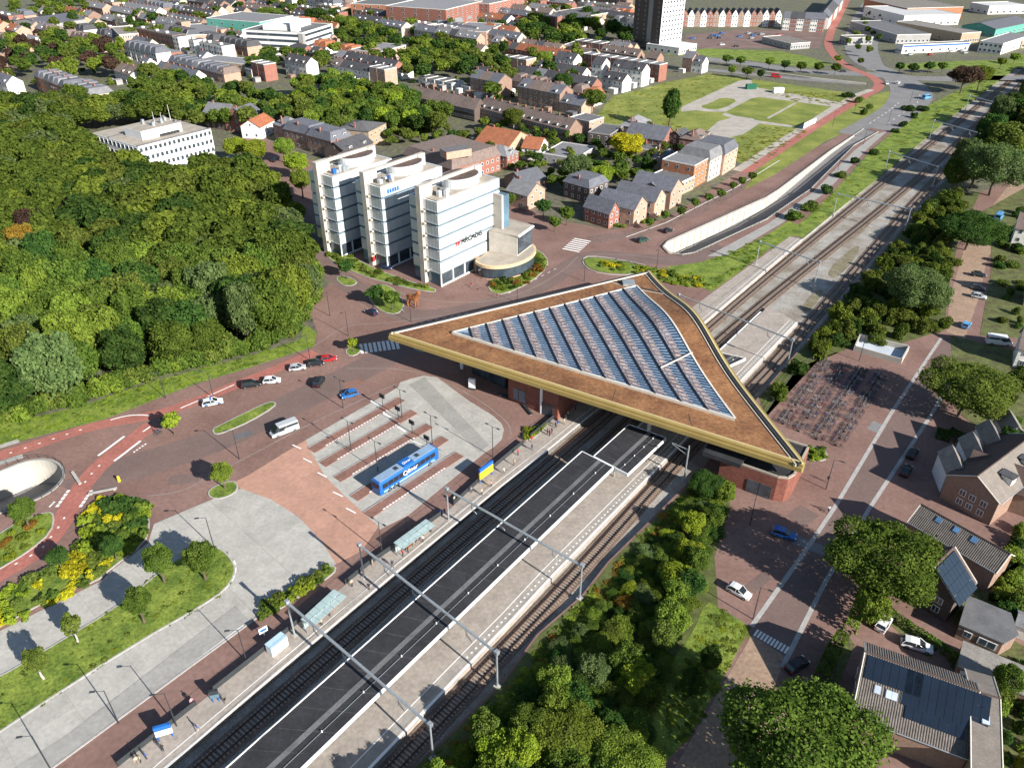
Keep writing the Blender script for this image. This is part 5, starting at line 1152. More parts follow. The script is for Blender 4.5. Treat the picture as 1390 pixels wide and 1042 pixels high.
LAND = [((308, 20), (352, 31), (398, 22), 14, 'flat', 'teal', 'grey', 3, 'bright teal green block behind the wood and town roofs'),
 ((256, 40), (293, 47), (296, 32), 9, 'flat', 'pink', 'grey', 2, 'salmon brick block beside the teal building'),
 ((115, 40), (162, 48), (188, 46), 10, 'flat', 'pink', 'beige', 3, 'salmon brick block with flat roof at the far wood edge'),
 ((283, 78), (332, 88), (356, 82), 6.5, 'flat', 'tan', 'grey', 2, 'tan hall with long grey skylight roof'),
 ((40, 25), (62, 34), (122, 25), 7, 'gablex', 'grey', 'slate', 1, 'wide slate-roofed hall at the far left'),
 ((540, 5), (605, 14), (655, 2), 17, 'flat', 'red', 'grey', 5, 'large red brick apartment block with balconies'),
 ((650, 0), (664, 6), (712, -4), 16, 'flat', 'red', 'grey', 5, 'red brick apartment block beside the tower trees'),
 ((490, 2), (530, 8), (560, 0), 14, 'flat', 'orange', 'felt', 4, 'orange brick apartment block at the picture top'),
 ((545, 37), (556, 40), (606, 32), 8, 'flat', 'pink', 'grey', 2, 'stepped pink terrace behind the trees'),
 ((500, 62), (512, 72), (551, 62), 8, 'flat', 'pink', 'grey', 3, 'salmon apartment house with many white balconies'),
 ((622, 36), (660, 44), (684, 33), 11, 'flat', 'pink', 'grey', 3, 'pinkish brick block beside the red apartments'),
 ((742, 18), (790, 24), (848, 14), 8, 'flat', 'tan', 'felt', 2, 'long tan school with stepped flat roofs by the tower'),
 ((776, 58), (790, 64), (808, 58), 7, 'flat', 'tan', 'felt', 2, 'tan cube house at the tower car park'),
 ((912, 52), (922, 66), (946, 60), 4.5, 'flat', 'white', 'white', 1, 'low white pavilion at the tower foot'),
 ((1212, 60), (1226, 62), (1318, 58), 5.5, 'flat', 'white', 'felt', 1, 'white car showroom with blue stripe at the junction'),
 ((1222, 8), (1228, 22), (1304, 20), 8, 'flat', 'white', 'white', 1, 'white industrial hall with roof lights'),
 ((1228, -2), (1232, 12), (1308, 10), 9, 'flat', 'orange', 'beige', 1, 'yellow-fronted industrial hall at the picture top'),
 ((1300, 24), (1306, 46), (1332, 44), 7, 'flat', 'tan', 'beige', 1, 'tan warehouse beside the industrial halls'),
 ((1212, 28), (1218, 48), (1264, 47), 6, 'flat', 'grey', 'felt', 1, 'dark grey loading yard building'),
 ((1330, 30), (1352, 40), (1400, 30), 6, 'gablex', 'teal', 'slate', 1, 'blue-green shed at the right edge of town'),
 ((1345, 52), (1362, 60), (1400, 48), 7, 'flat', 'white', 'grey', 2, 'white office building at the right edge of town'),
 ((1068, 48), (1074, 60), (1100, 58), 4, 'flat', 'grey', 'beige', 1, 'low grey kiosk block on the red square')]
for L_, C_, R_, h, rt, wl, rf, fl, lb in LAND:
    H3(L_, C_, R_, h, roof=rt, rh=3.2, wall=wl, rf=rf, floors=fl, nR=8, nL=5, name='building', label=lb, cat='building', chim=0, wh=1.7, ww=1.9); KEEP.append((G(*C_, 0), 26))
sr = G(1226, 62, 5.5); mb = MB(); d_ = G(1318, 58, 5.5)-sr; mb.box(1, d_.length-1, -.3, -.05, 4.4, 5.3, mat=Matrix.Translation((sr.x, sr.y, 0)) @ Matrix.Rotation(math.atan2(d_.y, d_.x), 4, 'Z')); tag(mb.build('shop_sign_band', M_blue), 'blue band along the white car showroom front', 'sign')
row((46, 103), (86, 119), 6, 13, 8, 'red and grey mansard town house in the row behind the wood', 'mansard row behind the wood', [dict(wall='red', rf='slate'), dict(wall='orange', rf='grey'), dict(wall='brown', rf='slate')], roof='mansard', rh=3, floors=2, nR=3, nL=0, chim=1)
row((92, 117), (120, 130), 4, 13, 7, 'white mansard villa in the row behind the wood', 'white villas behind the wood', [dict(wall='white', rf='slate'), dict(wall='cream', rf='grey')], roof='mansard', rh=3, floors=2, nR=3, nL=0, chim=1)
for A in ((46, 103), (86, 119), (120, 130)): KEEP.append((G(*A), 22))
# row of tall gabled houses at the top
GV = [dict(wall='white', rf='slate'), dict(wall='red', rf='dark'), dict(wall='white', rf='dark'), dict(wall='brown', rf='slate'), dict(wall='white', rf='slate'), dict(wall='red', rf='slate'), dict(wall='brown', rf='dark')]
row((918, 20), (1062, 20), 17, 11, 9.5, 'tall narrow gabled house in the white and red row facing the red square', 'gabled houses facing the red square', GV, roof='gabley', rh=4, floors=3, nR=2, nL=0, chim=0)
row((1064, 24), (1120, 27), 6, 12, 9.5, 'tall gabled house in the white and brick row by the avenue', 'gabled houses by the avenue', GV, roof='gablex', rh=4, floors=3, nR=3, nL=3, chim=0)
row((1126, 24), (1148, -6), 6, 11, 9, 'white and brick house lining the far avenue', 'houses lining the far avenue', GV, roof='gablex', rh=4, floors=3, nR=3, nL=0, chim=0)
# ---- mid distance: mansard street, school, terraces
MID_H = [((421, 182), (449, 192), (476, 184.5), 7.4, 'mansard', 3.4, 'brown', 'slate', 2, 4, 5, 'grey mansard town house nearest the office towers', 2),
 ((392, 173), (420, 183.5), (447, 176), 7.4, 'mansard', 3.4, 'brown', 'slate', 2, 4, 5, 'middle grey mansard town house of the street', 2),
 ((377, 166.5), (391, 174.5), (415, 169), 7.4, 'hip', 3.4, 'brown', 'grey', 2, 4, 3, 'grey hipped town house behind the lime trees', 0),
 ((322, 151), (336, 161), (358, 153), 7, 'gablex', 4, 'red', 'slate', 2, 3, 3, 'brick house with blue slate roof behind the lime trees', 0),
 ((294, 147), (307, 157), (327, 150), 7, 'gabley', 4, 'dark', 'grey', 2, 3, 4, 'dark gabled house beside the white office', 0),
 ((341, 164), (353, 173), (372, 163), 5.5, 'gablex', 3, 'white', 'orange', 1, 3, 2, 'white house with bright orange tiled roof in the street', 0),
 ((476, 166), (500, 179), (524, 167), 7, 'hip', 2.2, 'tan', 'felt', 2, 4, 4, 'tan villa with dark hipped roof behind the mansards', 0),
 ((452, 196), (468, 206), (506, 193), 5.5, 'gablex', 3, 'dark', 'dark', 1, 4, 2, 'small dark-roofed house squeezed before the office tower', 2),
 ((542, 211.5), (613.5, 230), (679, 210), 6.6, 'mansard', 3.6, 'red', 'brown', 2, 9, 9, 'large brick school with brown mansard and flat dark top', 0),
 ((664, 184), (690, 200), (722, 186), 5.5, 'gabley', 4.5, 'tan', 'orange', 2, 3, 3, 'house with bright orange roof behind the school', 1),
 ((668, 200), (688, 213), (704, 206), 5.5, 'hip', 3, 'red', 'grey', 2, 3, 3, 'red brick house with grey hipped roof beside the orange roof', 1),
 ((720, 192), (732, 203), (744, 194), 5, 'gabley', 3.5, 'white', 'orange', 2, 2, 2, 'small white gabled house with red roof', 0),
 ((744, 204), (782, 216), (808, 200), 3.6, 'flat', 3, 'grey', 'grey', 1, 4, 4, 'low grey flat-roofed hall behind the gardens', 0),
 ((808, 174), (828, 184), (846, 172), 6, 'flat', 3, 'dark', 'felt', 2, 3, 3, 'dark cube house before the field', 0),
 ((848, 166), (868, 174), (884, 164), 6, 'hip', 3.4, 'dark', 'grey', 2, 3, 3, 'dark house with grey pyramid roof before the field', 0),
 ((864, 176), (878, 188), (894, 180), 6, 'gabley', 4.5, 'red', 'slate', 2, 2, 3, 'brown house with white-edged pointed gable, left of a pair', 0),
 ((886, 178), (900, 191), (916, 182), 6, 'gabley', 4.5, 'red', 'slate', 2, 2, 3, 'brown house with white-edged pointed gable, right of a pair', 0),
 ((866, 196), (884, 205), (900, 196), 3.5, 'flat', 3, 'tan', 'felt', 1, 2, 2, 'low tan garage annex behind the gabled pair', 0),
 ((886, 212), (908, 222), (922, 210), 3.5, 'gablex', 2, 'tan', 'slate', 1, 2, 2, 'low outbuilding with slate roof in the gardens', 0),
 ((932, 182), (952, 192), (968, 182), 7, 'hip', 3, 'red', 'brown', 2, 3, 3, 'red brick villa with brown roof at the gravel lot', 2),
 ((912, 182), (928, 190), (940, 184), 6, 'gablex', 3, 'dark', 'dark', 2, 3, 3, 'dark brick house beside the red villa', 0),
 ((690, 238), (712, 250), (742, 242), 4, 'gablex', 3, 'brown', 'slate', 1, 3, 2, 'slate-roofed house behind the office stair tower', 0),
 ((702, 252), (716, 266), (740, 256), 5.5, 'gabley', 3.4, 'pink', 'grey', 2, 2, 2, 'pink house with round-shouldered grey roof by the pavilion', 0),
 ((770, 244), (800, 256), (826, 246), 6, 'mansard', 2.5, 'dark', 'slate', 2, 4, 4, 'brown brick block with dark roof at the terrace end', 0),
 ((780, 158), (800, 166), (820, 160), 6, 'flat', 2.5, 'pink', 'felt', 2, 2, 3, 'pink brick end house beside the field', 0)]
for L_, C_, R_, h, rt, rh, wl, rf, fl, nr, nl, lb, dm in MID_H:
    H3(L_, C_, R_, h, roof=rt, rh=rh, wall=wl, rf=rf, floors=fl, nR=nr, nL=nl, label=lb, dorm=dm, chim=1 if rt != 'flat' else 0, name='school_building' if 'school' in lb else 'house', cat='school' if 'school' in lb else 'house'); KEEP.append((G(*C_, 0), 15))
sc = G(622, 212, 10.2); t = thing('roof_room', 'pink brick room standing on the school roof', 'building', (sc.x, sc.y, 0), R(30)); MB().box(-6, 5, -2, 4, 10.15, 13).build('wall', WALLS['pink'], t); MB().box(-6.1, 5.1, -2.1, 4.1, 13, 13.15).build('roof', ROOFS['felt'], t)
# brick school row with pointed fronts facing the street
for i, (A, B, d_, hh, wl) in enumerate((((827, 290), (841, 284), 11, 5.5, 'red'), ((861, 285), (879, 275), 15, 6.2, 'pink'), ((889, 274), (904, 265), 16, 6.6, 'pink'), ((911, 260), (927, 251), 16, 6.8, 'pink'))):
    HE(A, B, d_, hh, roof='gabley', rh=3.6, wall=wl, rf='slate', floors=2, nR=2, nL=4, label=['small red brick gabled house at the terrace start', 'pale brick gable-fronted house beside the street bend', 'second pale brick gable-fronted house along the street', 'third pale brick gable-fronted house along the street'][i], name='house', chim=0); KEEP.append((G(*A), 15))
HE((841, 284), (861, 284), 12, 5.2, roof='gablex', rh=3, wall='brown', rf='slate', floors=2, nR=3, nL=0, label='brown brick linking block between the first gables', chim=1)
HE((879, 272), (890, 268), 12, 5.2, roof='gablex', rh=3, wall='brown', rf='slate', floors=2, nR=2, nL=0, label='brown brick linking block with the flagpole between gables', chim=0)
HE((904, 263), (912, 257), 12, 5.2, roof='gablex', rh=3, wall='brown', rf='slate', floors=2, nR=1, nL=0, label='narrow brick linking block between the last gables', chim=0)
for A, B, h, rt, wl, rf, lb in (((926, 248), (943, 240), 5, 'flat', 'tan', 'felt', 'tan blank-walled house before the red and white front'), ((943, 226), (963, 215), 9, 'flat', 'orange', 'grey', 'orange and white fronted house with grey-green roof'), ((964, 218), (983, 208), 8.6, 'mansard', 'cream', 'grey', 'cream town house with grey mansard roof'), ((984, 210), (1002, 199), 8.6, 'mansard', 'pink', 'slate', 'pink corner town house with slate mansard at the field')):
    HE(A, B, 14, h, roof=rt, rh=3.4, wall=wl, rf=rf, floors=3 if h > 6 else 2, nR=4, nL=3, label=lb, chim=0); KEEP.append((G(*A), 16))
row((562, 131), (644, 149), 9, 9.5, 6, 'brown-roofed house in the long dark terrace behind the tree belt', 'houses of the long brown terrace', None, roof='gablex', rh=4.2, wall='dark', rf='brown', floors=2, nR=3, nL=2, chim=1)
row((650, 146), (772, 177), 11, 9.5, 6, 'brown-roofed house of the second long terrace with white dormers', 'houses of the second brown terrace', None, roof='gablex', rh=4.2, wall='brown', rf='brown', floors=2, nR=3, nL=2, chim=1, dorm=1)
for A in ((562, 131), (600, 140), (644, 149), (690, 157), (730, 168), (772, 177)): KEEP.append((G(*A), 17))
# ---- town fabric: rows of houses behind
ang0 = math.atan2(*(G(644, 149, 6)-G(562, 131, 6)).yx)
TOWN = Wt([(-80, 128), (60, 130), (160, 140), (250, 122), (300, 118), (400, 108), (470, 110), (560, 122), (690, 140), (780, 160), (830, 126), (910, 106), (965, 95), (930, 88), (905, 72), (855, 70), (850, 20), (840, 2), (700, -20), (300, -30), (-120, -30)])
NOGO = [Wt(b[0]) for b in BELTS]+[Wt([(855, 100), (850, 40), (930, 40), (960, 80), (940, 92)])]
rnd = random.Random(21); cells = []
for i in range(-60, 60):
    for j in range(-60, 60):
        p0 = Vector((-60, 520, 0))+Vector((math.cos(ang0), math.sin(ang0), 0))*(j*7.2)+Vector((-math.sin(ang0), math.cos(ang0), 0))*(i*19.5)
        if (j+i*3) % 11 in (9, 10) or rnd.random() < .05: continue
        if inside(p0, TOWN) and not any(inside(p0, n) for n in NOGO) and not any((p0-k).length < r for k, r in KEEP) and not inside(p0, WOOD): cells.append((p0.length, i, j, p0))
cells.sort(key=lambda c: c[0])
FAR = {}; n_ind = 0
def far_add(key, mb, M):
    d = FAR.setdefault(key, MB()); d.add([M @ Vector(v) for v in mb.v], mb.f)
DESC = {'red': 'red brick', 'brown': 'brown brick', 'pink': 'salmon brick', 'tan': 'tan brick', 'white': 'white', 'grey': 'grey', 'cream': 'cream'}
RDESC = {'dark': 'black-roofed', 'grey': 'grey-roofed', 'brown': 'brown-roofed', 'orange': 'orange-roofed', 'slate': 'slate-roofed', 'felt': 'flat-roofed'}
for _, i, j, p0 in cells:
    bl = random.Random(i*131+(j//9)*17); rt = bl.choice(['gablex', 'gablex', 'flat', 'gablex', 'mansard']); wl = bl.choice(['red', 'brown', 'pink', 'tan', 'white', 'white', 'pink', 'cream']); rf = bl.choice(['dark', 'brown', 'grey', 'brown', 'brown', 'slate', 'dark', 'grey', 'slate', 'orange']) if rt != 'flat' else bl.choice(['felt', 'grey', 'felt'])
    hh = bl.choice([5.2, 5.6, 6.2, 6.4, 8.2, 9.0]) if rt != 'flat' else bl.choice([3.4, 6.2, 9.2, 9.6]); dd = bl.uniform(8, 12); aj = ang0+bl.uniform(-.05, .05)
    if rnd.random() < .12: rf = rnd.choice(['brown', 'dark', 'grey']) if rt != 'flat' else rf
    if n_ind < 150:
        house(p0, aj, 7.1, dd, hh, roof=rt, rh=3.4, wall=wl, rf=rf, floors=2 if hh < 7 else 3, nR=2, nL=1, label='%s %s town house in the streets beyond the wood' % (RDESC[rf], DESC[wl]), group='town houses beyond the wood', chim=1 if rt == 'gablex' else 0, dorm=1 if rt in ('gablex', 'mansard') and rnd.random() < .5 else 0); n_ind += 1
    else:
        M = Matrix.Translation((p0.x, p0.y, 0)) @ Matrix.Rotation(aj, 4, 'Z'); mb = MB(); wall_geo(mb, 7.1, dd, hh, rt, 3.4); far_add(WALLS[wl], mb, M)
        mb = MB(); roof_geo(mb, 7.1, dd, hh, rt, 3.4); far_add(ROOFS[rf], mb, M)
        mb = MB()
        for f in ((.9, hh/2+.7) if hh < 7 else (.9, hh/3+.7, hh*2/3+.6)):
            for x in (1.8, 5.2): mb.add([(x-.6, -.06, f), (x+.6, -.06, f), (x+.6, -.06, f+1.3), (x-.6, -.06, f+1.3)], [(0, 1, 2, 3)])
        far_add(M_glass, mb, M)
        if rnd.random() < .5: mb = MB(); mb.box(2.6, 4.4, 1.0, 3.2, hh+.4, hh+1.7); far_add(WALLS['white'], mb, M)
        if rt == 'gablex': mb = MB(); mb.box(.2, .9, dd/2-.35, dd/2+.35, hh+2, hh+4.4); far_add(WALLS['red'], mb, M)
    if rnd.random() < .5:   # shed or extension in the back yard
        M = Matrix.Translation((p0.x, p0.y, 0)) @ Matrix.Rotation(aj, 4, 'Z') @ Matrix.Translation((1, -5.5, 0)); mb = MB(); mb.box(0, rnd.uniform(3, 5), 0, rnd.uniform(2.5, 4), 0, rnd.uniform(2.3, 3)); far_add(rnd.choice([WALLS['brown'], WALLS['grey'], ROOFS['felt'], WALLS['white']]), mb, M)
tot = MB(); ms = []
for k, mb in FAR.items(): tot.add(mb.v, mb.f, len(ms)); ms.append(k)
o = tot.build('distant_houses', ms); tag(o, 'far rows of town houses reading as one mass of roofs', 'houses', None, 'stuff')
# industrial sheds top right, joined far away
for px, py, w_, d_, h_, wl, rf, lb in ((1150, 62, 20, 12, 5, 'grey', 'beige', 'low grey shed by the avenue'), (1340, 20, 40, 26, 7, 'white', 'white', 'wide white hall among the far industry'), (1290, -4, 50, 30, 8, 'grey', 'white', 'grey hall with white roof at the picture top'), (1385, 66, 20, 14, 5, 'tan', 'grey', 'small tan depot beside the far railway')):
    house(G(px, py), R(10), w_, d_, h_, roof='flat', wall=wl, rf=rf, floors=1, nR=6, nL=3, name='building', label=lb, cat='building', chim=0, wh=1.8, ww=2.4)
# ---- near houses, bottom right
M_tile = mat('roof_tiles', (.135, .118, .105), var=.15, scale=.8, fine=.2, fscale=3); M_tile2 = mat('beige_tiles', (.19, .165, .145), var=.12, scale=.8, fine=.15); M_tile3 = mat('brown_tiles', (.085, .058, .05), var=.15, scale=.8, fine=.2)
M_panel_pv = mat('solar_panel', (.012, .02, .034), rough=.18, var=.1, fine=0, spec=.6)
def near_house(R1, R2, E1, E2, zr, ze, label, tile, wall, rib=True, panels=(), lights=(), backm=None, name='house', back=1.0):
    """gable house from ridge R1-R2 (height zr) and the near eave E1-E2 (height ze), photo pixels"""
    r1, r2, e1, e2 = G(*R1, zr), G(*R2, zr), G(*E1, ze), G(*E2, ze)
    x = (r2-r1); x.z = 0; L = x.length; x.normalize(); y = Vector((-x.y, x.x, 0))   # y points away from the camera
    dep = -((e1-r1).dot(y)+(e2-r2).dot(y))/2; s0 = (e1-r1).dot(x)*0; ang = math.atan2(x.y, x.x)
    t = thing(name, label, 'house', (r1.x, r1.y, 0), ang); ov = .4
    yb = dep-ov; yk = dep*back-ov; zk = zr-(zr-ze)*back; mb = MB(); sec = [(-yb, 0), (yk, 0), (yk, zk-.05), (0, zr-.25), (-yb, ze-.05)]
    mb.add([(x_, y_, z_) for x_ in (.3, L-.3) for y_, z_ in sec], [(4, 3, 2, 1, 0), (5, 6, 7, 8, 9), (0, 1, 6, 5), (1, 2, 7, 6), (4, 0, 5, 9)]); mb.build('wall', wall, t)
    def slope(sgn, m):
        mb = MB(); n = max(2, int(L/.32)) if rib else 1; vs = []; f_ = back if sgn > 0 else 1.0; dp = dep*f_; zq = zr-(zr-ze)*f_
        k = 4 if rib else 1
        for i in range(n*k+1):
            xx = L*i/(n*k); b = .07*abs(math.sin(math.pi*i/k)) if rib else 0
            b = (0, .055, .08, .055)[i % 4] if rib else 0
            vs += [(xx, sgn*dp, zq+b), (xx, 0, zr+b)]
        mb.add(vs, [(2*i, 2*i+2, 2*i+3, 2*i+1) if sgn < 0 else (2*i, 2*i+1, 2*i+3, 2*i+2) for i in range(n*k)])
        mb.add([(0, sgn*dp, zq-.12), (L, sgn*dp, zq-.12), (L, 0, zr-.12), (0, 0, zr-.12)], [(0, 1, 2, 3)])
        return mb.build('tiled_roof', m, t)
    f = slope(-1, tile); slope(1, backm or tile)
    MB().tube((0, 0, zr+.06), (L, 0, zr+.06), .14, .14, 6).build('ridge', M_tile3, t)
    for xx in (0, L):
        for sg, f_ in ((-1, 1.0), (1, back)): MB().tube((xx, sg*dep*f_, zr-(zr-ze)*f_), (xx, 0, zr), .1, .1, 5).build('barge_board', M_trim, t)
    MB().tube((0, -dep-.05, ze-.05), (L, -dep-.05, ze-.05), .09, .09, 6).build('gutter', M_steel, t)
    th = math.atan2(zr-ze, dep)
    def patch(u, v, wd, hg, m, nm, up=.12, fr=None, sg=-1):
        """rectangle on the near slope: u along the ridge (0-1), v down the slope in metres"""
        M = Matrix.Translation((u*L, 0, zr)) @ Matrix.Rotation(th, 4, 'X')
        mb = MB(); mb.box(-wd/2, wd/2, -v-hg, -v, .02, up, mat=M); ob = mb.build(nm, m, f)
        if fr: mb = MB(); mb.box(-wd/2-.1, wd/2+.1, -v-hg-.1, -v+.1, .01, up-.03, mat=M); mb.build('window_frame', fr, f)
    for u, v, nx, ny in panels:
        for a in range(nx):
            for b in range(ny): patch(u+a*1.04/L, v+b*1.68, 1.0, 1.64, M_panel_pv, 'solar_panel', .2)
    for u, v, wd, hg, m in lights: patch(u, v, wd, hg, m, 'roof_window', .17, M_roofgr)
    for y_ in (-.5, -.1, .25):
        for z_ in ((1.0, ze*.55) if ze > 5 else (1.0,)): link('window', WIN, None, t, (.3, y_*dep, z_), (0, 0, -math.pi/2), (1.2, 1, 1.3))
    t['L'] = L; t['dep'] = dep
    return t
SKY = mat('roof_window_glass', (.10, .22, .40), rough=.1, var=.2, fine=0, spec=.8); SKYW = mat('roof_window_bright', (.45, .52, .60), rough=.15, var=.2, fine=0, spec=.8)
h1 = near_house((1174, 884), (1330, 938), (1130, 933), (1312, 1060), 8.6, 4.6, 'tiled-roof house with large black solar array and roof windows', M_tile, WALLS['brown'], True, [(.07, .3, 7, 2), (.42, .3, 10, 3), (.46, 5.3, 7, 1)], [(.17, 4.0, .8, 1.1, SKYW), (.27, 4.1, .7, 1.1, SKYW), (.32, 4.1, .7, 1.1, SKYW), (.42, 3.8, 1.1, 1.3, SKY), (.62, 5.4, 1.2, 1.5, SKY), (.80, 5.6, 1.1, 1.1, SKYW)], back=.42)
near_house((1317, 936), (1358, 948), (1322, 1064), (1352, 1066), 8.0, 5, 'beige-roofed wing behind the tiled solar house', M_tile2, WALLS['tan'], False, [], [(.5, 3, .9, 1.2, SKYW)], back=.4)
near_house((1268, 768), (1296, 741), (1284, 830), (1333, 786), 9.5, 5.2, 'dark house with a violet-black solar roof and brown gable wall', M_tile3, WALLS['dark'], False, [(.06, .4, 6, 4)], [(.82, 4.6, .9, 1.3, SKYW), (.80, .6, .7, 1.1, SKYW), (.07, 4.4, .8, 1.2, SKYW)])
near_house((1250, 684), (1372, 752), (1258, 716), (1352, 786), 7.4, 5.0, 'long low terrace roof of grey-brown tiles with blue roof windows', M_tile, WALLS['brown'], True, [], [(.25, .5, .9, .9, SKY), (.45, .5, .9, .9, SKY), (.65, .5, 1, .9, SKY)], M_tile)
h4 = near_house((1327, 646), (1405, 588), (1352, 684), (1428, 634), 8.8, 5.6, 'large gabled house with grey-beige roof and dormers above the terrace', M_tile2, WALLS['brown'], False, [], [], M_tile3)  # far slope takes darker tiles: its shade is put into the colour
for u in (.28, .62):
    L_ = h4['L']; x = L_*u; y = -h4['dep']*.55; z = 5.6+3.2*.45
    MB().box(x-.9, x+.9, y-1.2, y+.8, z-.6, z+1.0).build('dormer', WALLS['white'], h4); MB().box(x-1.1, x+1.1, y-1.4, y+1.4, z+1.0, z+1.15).build('dormer_roof', ROOFS['dark'], h4)
for k, (px, py) in enumerate(((1295, 628), (1323, 609), (1346, 592), (1372, 576))):
    p = G(px, py, 5.2); t = thing('gabled_house', 'narrow white-gabled house with small grey roof in the shaded terrace', 'house', (p.x, p.y, 0), R(-12), 'narrow white-gabled terrace houses')
    MB().box(-1.9, 1.9, -3.2, 3.4, 0, 5.0).add([(-1.9, -3.2, 5), (1.9, -3.2, 5), (0, -3.2, 6.9)], [(0, 1, 2)]).add([(-1.9, 3.4, 5), (0, 3.4, 6.9), (1.9, 3.4, 5)], [(0, 1, 2)]).build('wall', mat('blue_white_wall', (.55, .57, .60), var=.05), t)
    mb = MB(); roof_geo(mb, 3.8, 6.6, 5.0, 'gabley', 1.9, .25); mb.build('roof', ROOFS['beige'], t, (-1.9, -3.2, 0)); link('window', WIN, None, t, (0, -3.2, 3), (0, 0, 0), (1.6, 1, 1.2))
bk = thing('terrace_house', 'dark brown roofed terrace house between the white gables and beige roof', 'house', G(1300, 668, 0), R(-38)); 
MB().box(0, 12, 0, 9, 0, 4.6).build('wall', WALLS['brown'], bk); mb = MB(); roof_geo(mb, 12, 9, 4.6, 'gablex', 3.0); mb.build('roof', M_tile3, bk)
for x in (3.2, 7.5): MB().box(x-.6, x+.6, 1.6, 2.6, 5.9, 6.1).build('roof_window', SKYW, bk)
p = G(1303, 848, 3); t = thing('garden_extension', 'grey flat-roofed bay extension with white windows behind the solar house', 'house', (p.x, p.y, 0), R(-36)); MB().prism([(0, 0), (6, 0), (7.5, 3), (6, 7), (0, 7)], 0, 3).build('wall', WALLS['brown'], t); MB().prism([(-.15, -.15), (6.1, -.15), (7.7, 3), (6.1, 7.15), (-.15, 7.15)], 3, 3.25).build('roof', M_roofgr, t); link('window', WIN, None, t, (4.2, 0, 1), (0, 0, 0), (2.6, 1, 1.4)); link('window', WIN, None, t, (1.4, 0, 1.2), (0, 0, 0), (1.2, 1, 1.2))
p = G(1300, 905, 2.6); t = thing('garage', 'low grey-roofed garage with pale edge behind the white cars', 'garage', (p.x, p.y, 0), R(-34)); MB().box(0, 11, 0, 5.5, 0, 2.6).build('wall', WALLS['brown'], t); MB().box(-.1, 11.1, -.1, 5.6, 2.6, 2.8).build('roof', mat('garage_roof', (.24, .22, .20), var=.2, scale=.5), t); MB().box(.5, 5, -.08, 0, .1, 2.3).build('door', M_wpaint, t)
for px, py, r0, lb in ((1372, 330, 30, 'white house with brown roof at the sandy lane bend'), (1374, 498, 28, 'white house beside the round street tree'), (1388, 415, 25, 'brown-roofed house in the shade of the sandy lane')):
    p = G(px, py); t = house(p, R(-30), 13, 9, 5.4, roof='gablex', rh=4, wall='white' if 'white' in lb else 'brown', rf='brown', floors=2, nR=4, nL=2, label=lb, chim=1)
p = G(1372, 862); t = thing('garden_shed', 'white garden shed with grey roof behind the solar house', 'shed', (p.x, p.y, 0), R(-35)); MB().box(0, 5, 0, 3.5, 0, 2.4).build('wall', WALLS['white'], t); mb = MB(); roof_geo(mb, 5, 3.5, 2.4, 'gablex', .9, .2); mb.build('roof', ROOFS['grey'], t)
# walled white basin north-east of the station
WB = Wt([(1159, 476), (1166, 460), (1232, 476), (1222, 494)]); bs = thing('walled_basin', 'white-walled ramp basin beside the bicycle racks', 'basin')
sheet('floor', WB, mat('basin_floor', (.45, .50, .55), var=.1, scale=.3), .06, (), 0, None, bs)
for i in range(4):
    s_, e_ = WB[i], WB[(i+1) % 4]; dd = e_-s_; MB().box(-.15, dd.length+.15, -.15, .15, 0, 1.5, mat=Matrix.Translation((s_.x, s_.y, 0)) @ Matrix.Rotation(math.atan2(dd.y, dd.x), 4, 'Z')).build('wall', M_white, bs)
# ================================================================ VEHICLES
def loft(sections, cap=True):
    """sections: list of point rings with equal counts"""
    mb = MB(); n = len(sections[0]); vs = [p for s in sections for p in s]; fs = []
    for k in range(len(sections)-1):
        for i in range(n): a = k*n+i; b = k*n+(i+1) % n; fs.append((a, b, b+n, a+n))
    if cap: fs += [tuple(range(n))[::-1], tuple((len(sections)-1)*n+i for i in range(n))]
    mb.add(vs, fs); return mb
def hull(prof, wd, zb, inset=.12):
    """car body: profile points (x, ztop), tapered towards the top; rings across x"""
    S_ = []
    for x, zt, wf in prof:
        w2 = wd/2*wf; S_.append([(x, -w2*.94, zb), (x, -w2, zb+.18), (x, -w2, zt-.14), (x, -w2+inset, zt), (x, w2-inset, zt), (x, w2, zt-.14), (x, w2, zb+.18), (x, w2*.94, zb)])
    return loft(S_)
def cabin(prof, wd, z0):
    S_ = []
    for x, zt in prof: w0 = wd/2*.96; w1 = wd/2*.76; S_.append([(x, -w0, z0), (x, -w1, zt), (x, w1, zt), (x, w0, z0)])
    return loft(S_)
M_tyre = mat('tyre', (.018, .018, .018), var=0, fine=0, rough=.9); M_rim = mat('rim', (.42, .42, .43), var=0, fine=0, metal=.8, rough=.35)
M_lamp = mat('headlamp', (.75, .76, .78), var=0, fine=0, rough=.15); M_tail = mat('tail_lamp', (.35, .02, .02), var=0, fine=0, rough=.3); M_cglass = mat('car_glass', (.018, .024, .03), var=0, fine=0, rough=.06, spec=.8)
wm_ = MB(); wm_.tube((0, -.11, 0), (0, .11, 0), .33, .33, 14); TYRE = wm_.mesh('tyre', [M_tyre]); wm_ = MB(); wm_.tube((0, -.118, 0), (0, .118, 0), .2, .2, 10); RIM = wm_.mesh('rim', [M_rim])
def paint(name, col): return mat('paint_'+name, col, rough=.28, var=0, fine=0, spec=.6)
PAINT = {'red': paint('red', (.42, .015, .02)), 'silver': paint('silver', (.42, .44, .46)), 'black': paint('black', (.015, .016, .018)), 'white': paint('white', (.72, .73, .74)), 'blue': paint('blue', (.015, .13, .42)), 'navy': paint('navy', (.012, .02, .06)), 'green': paint('green', (.02, .06, .045)), 'grey': paint('grey', (.10, .105, .11)), 'lightblue': paint('lightblue', (.10, .30, .55))}
CK = {}
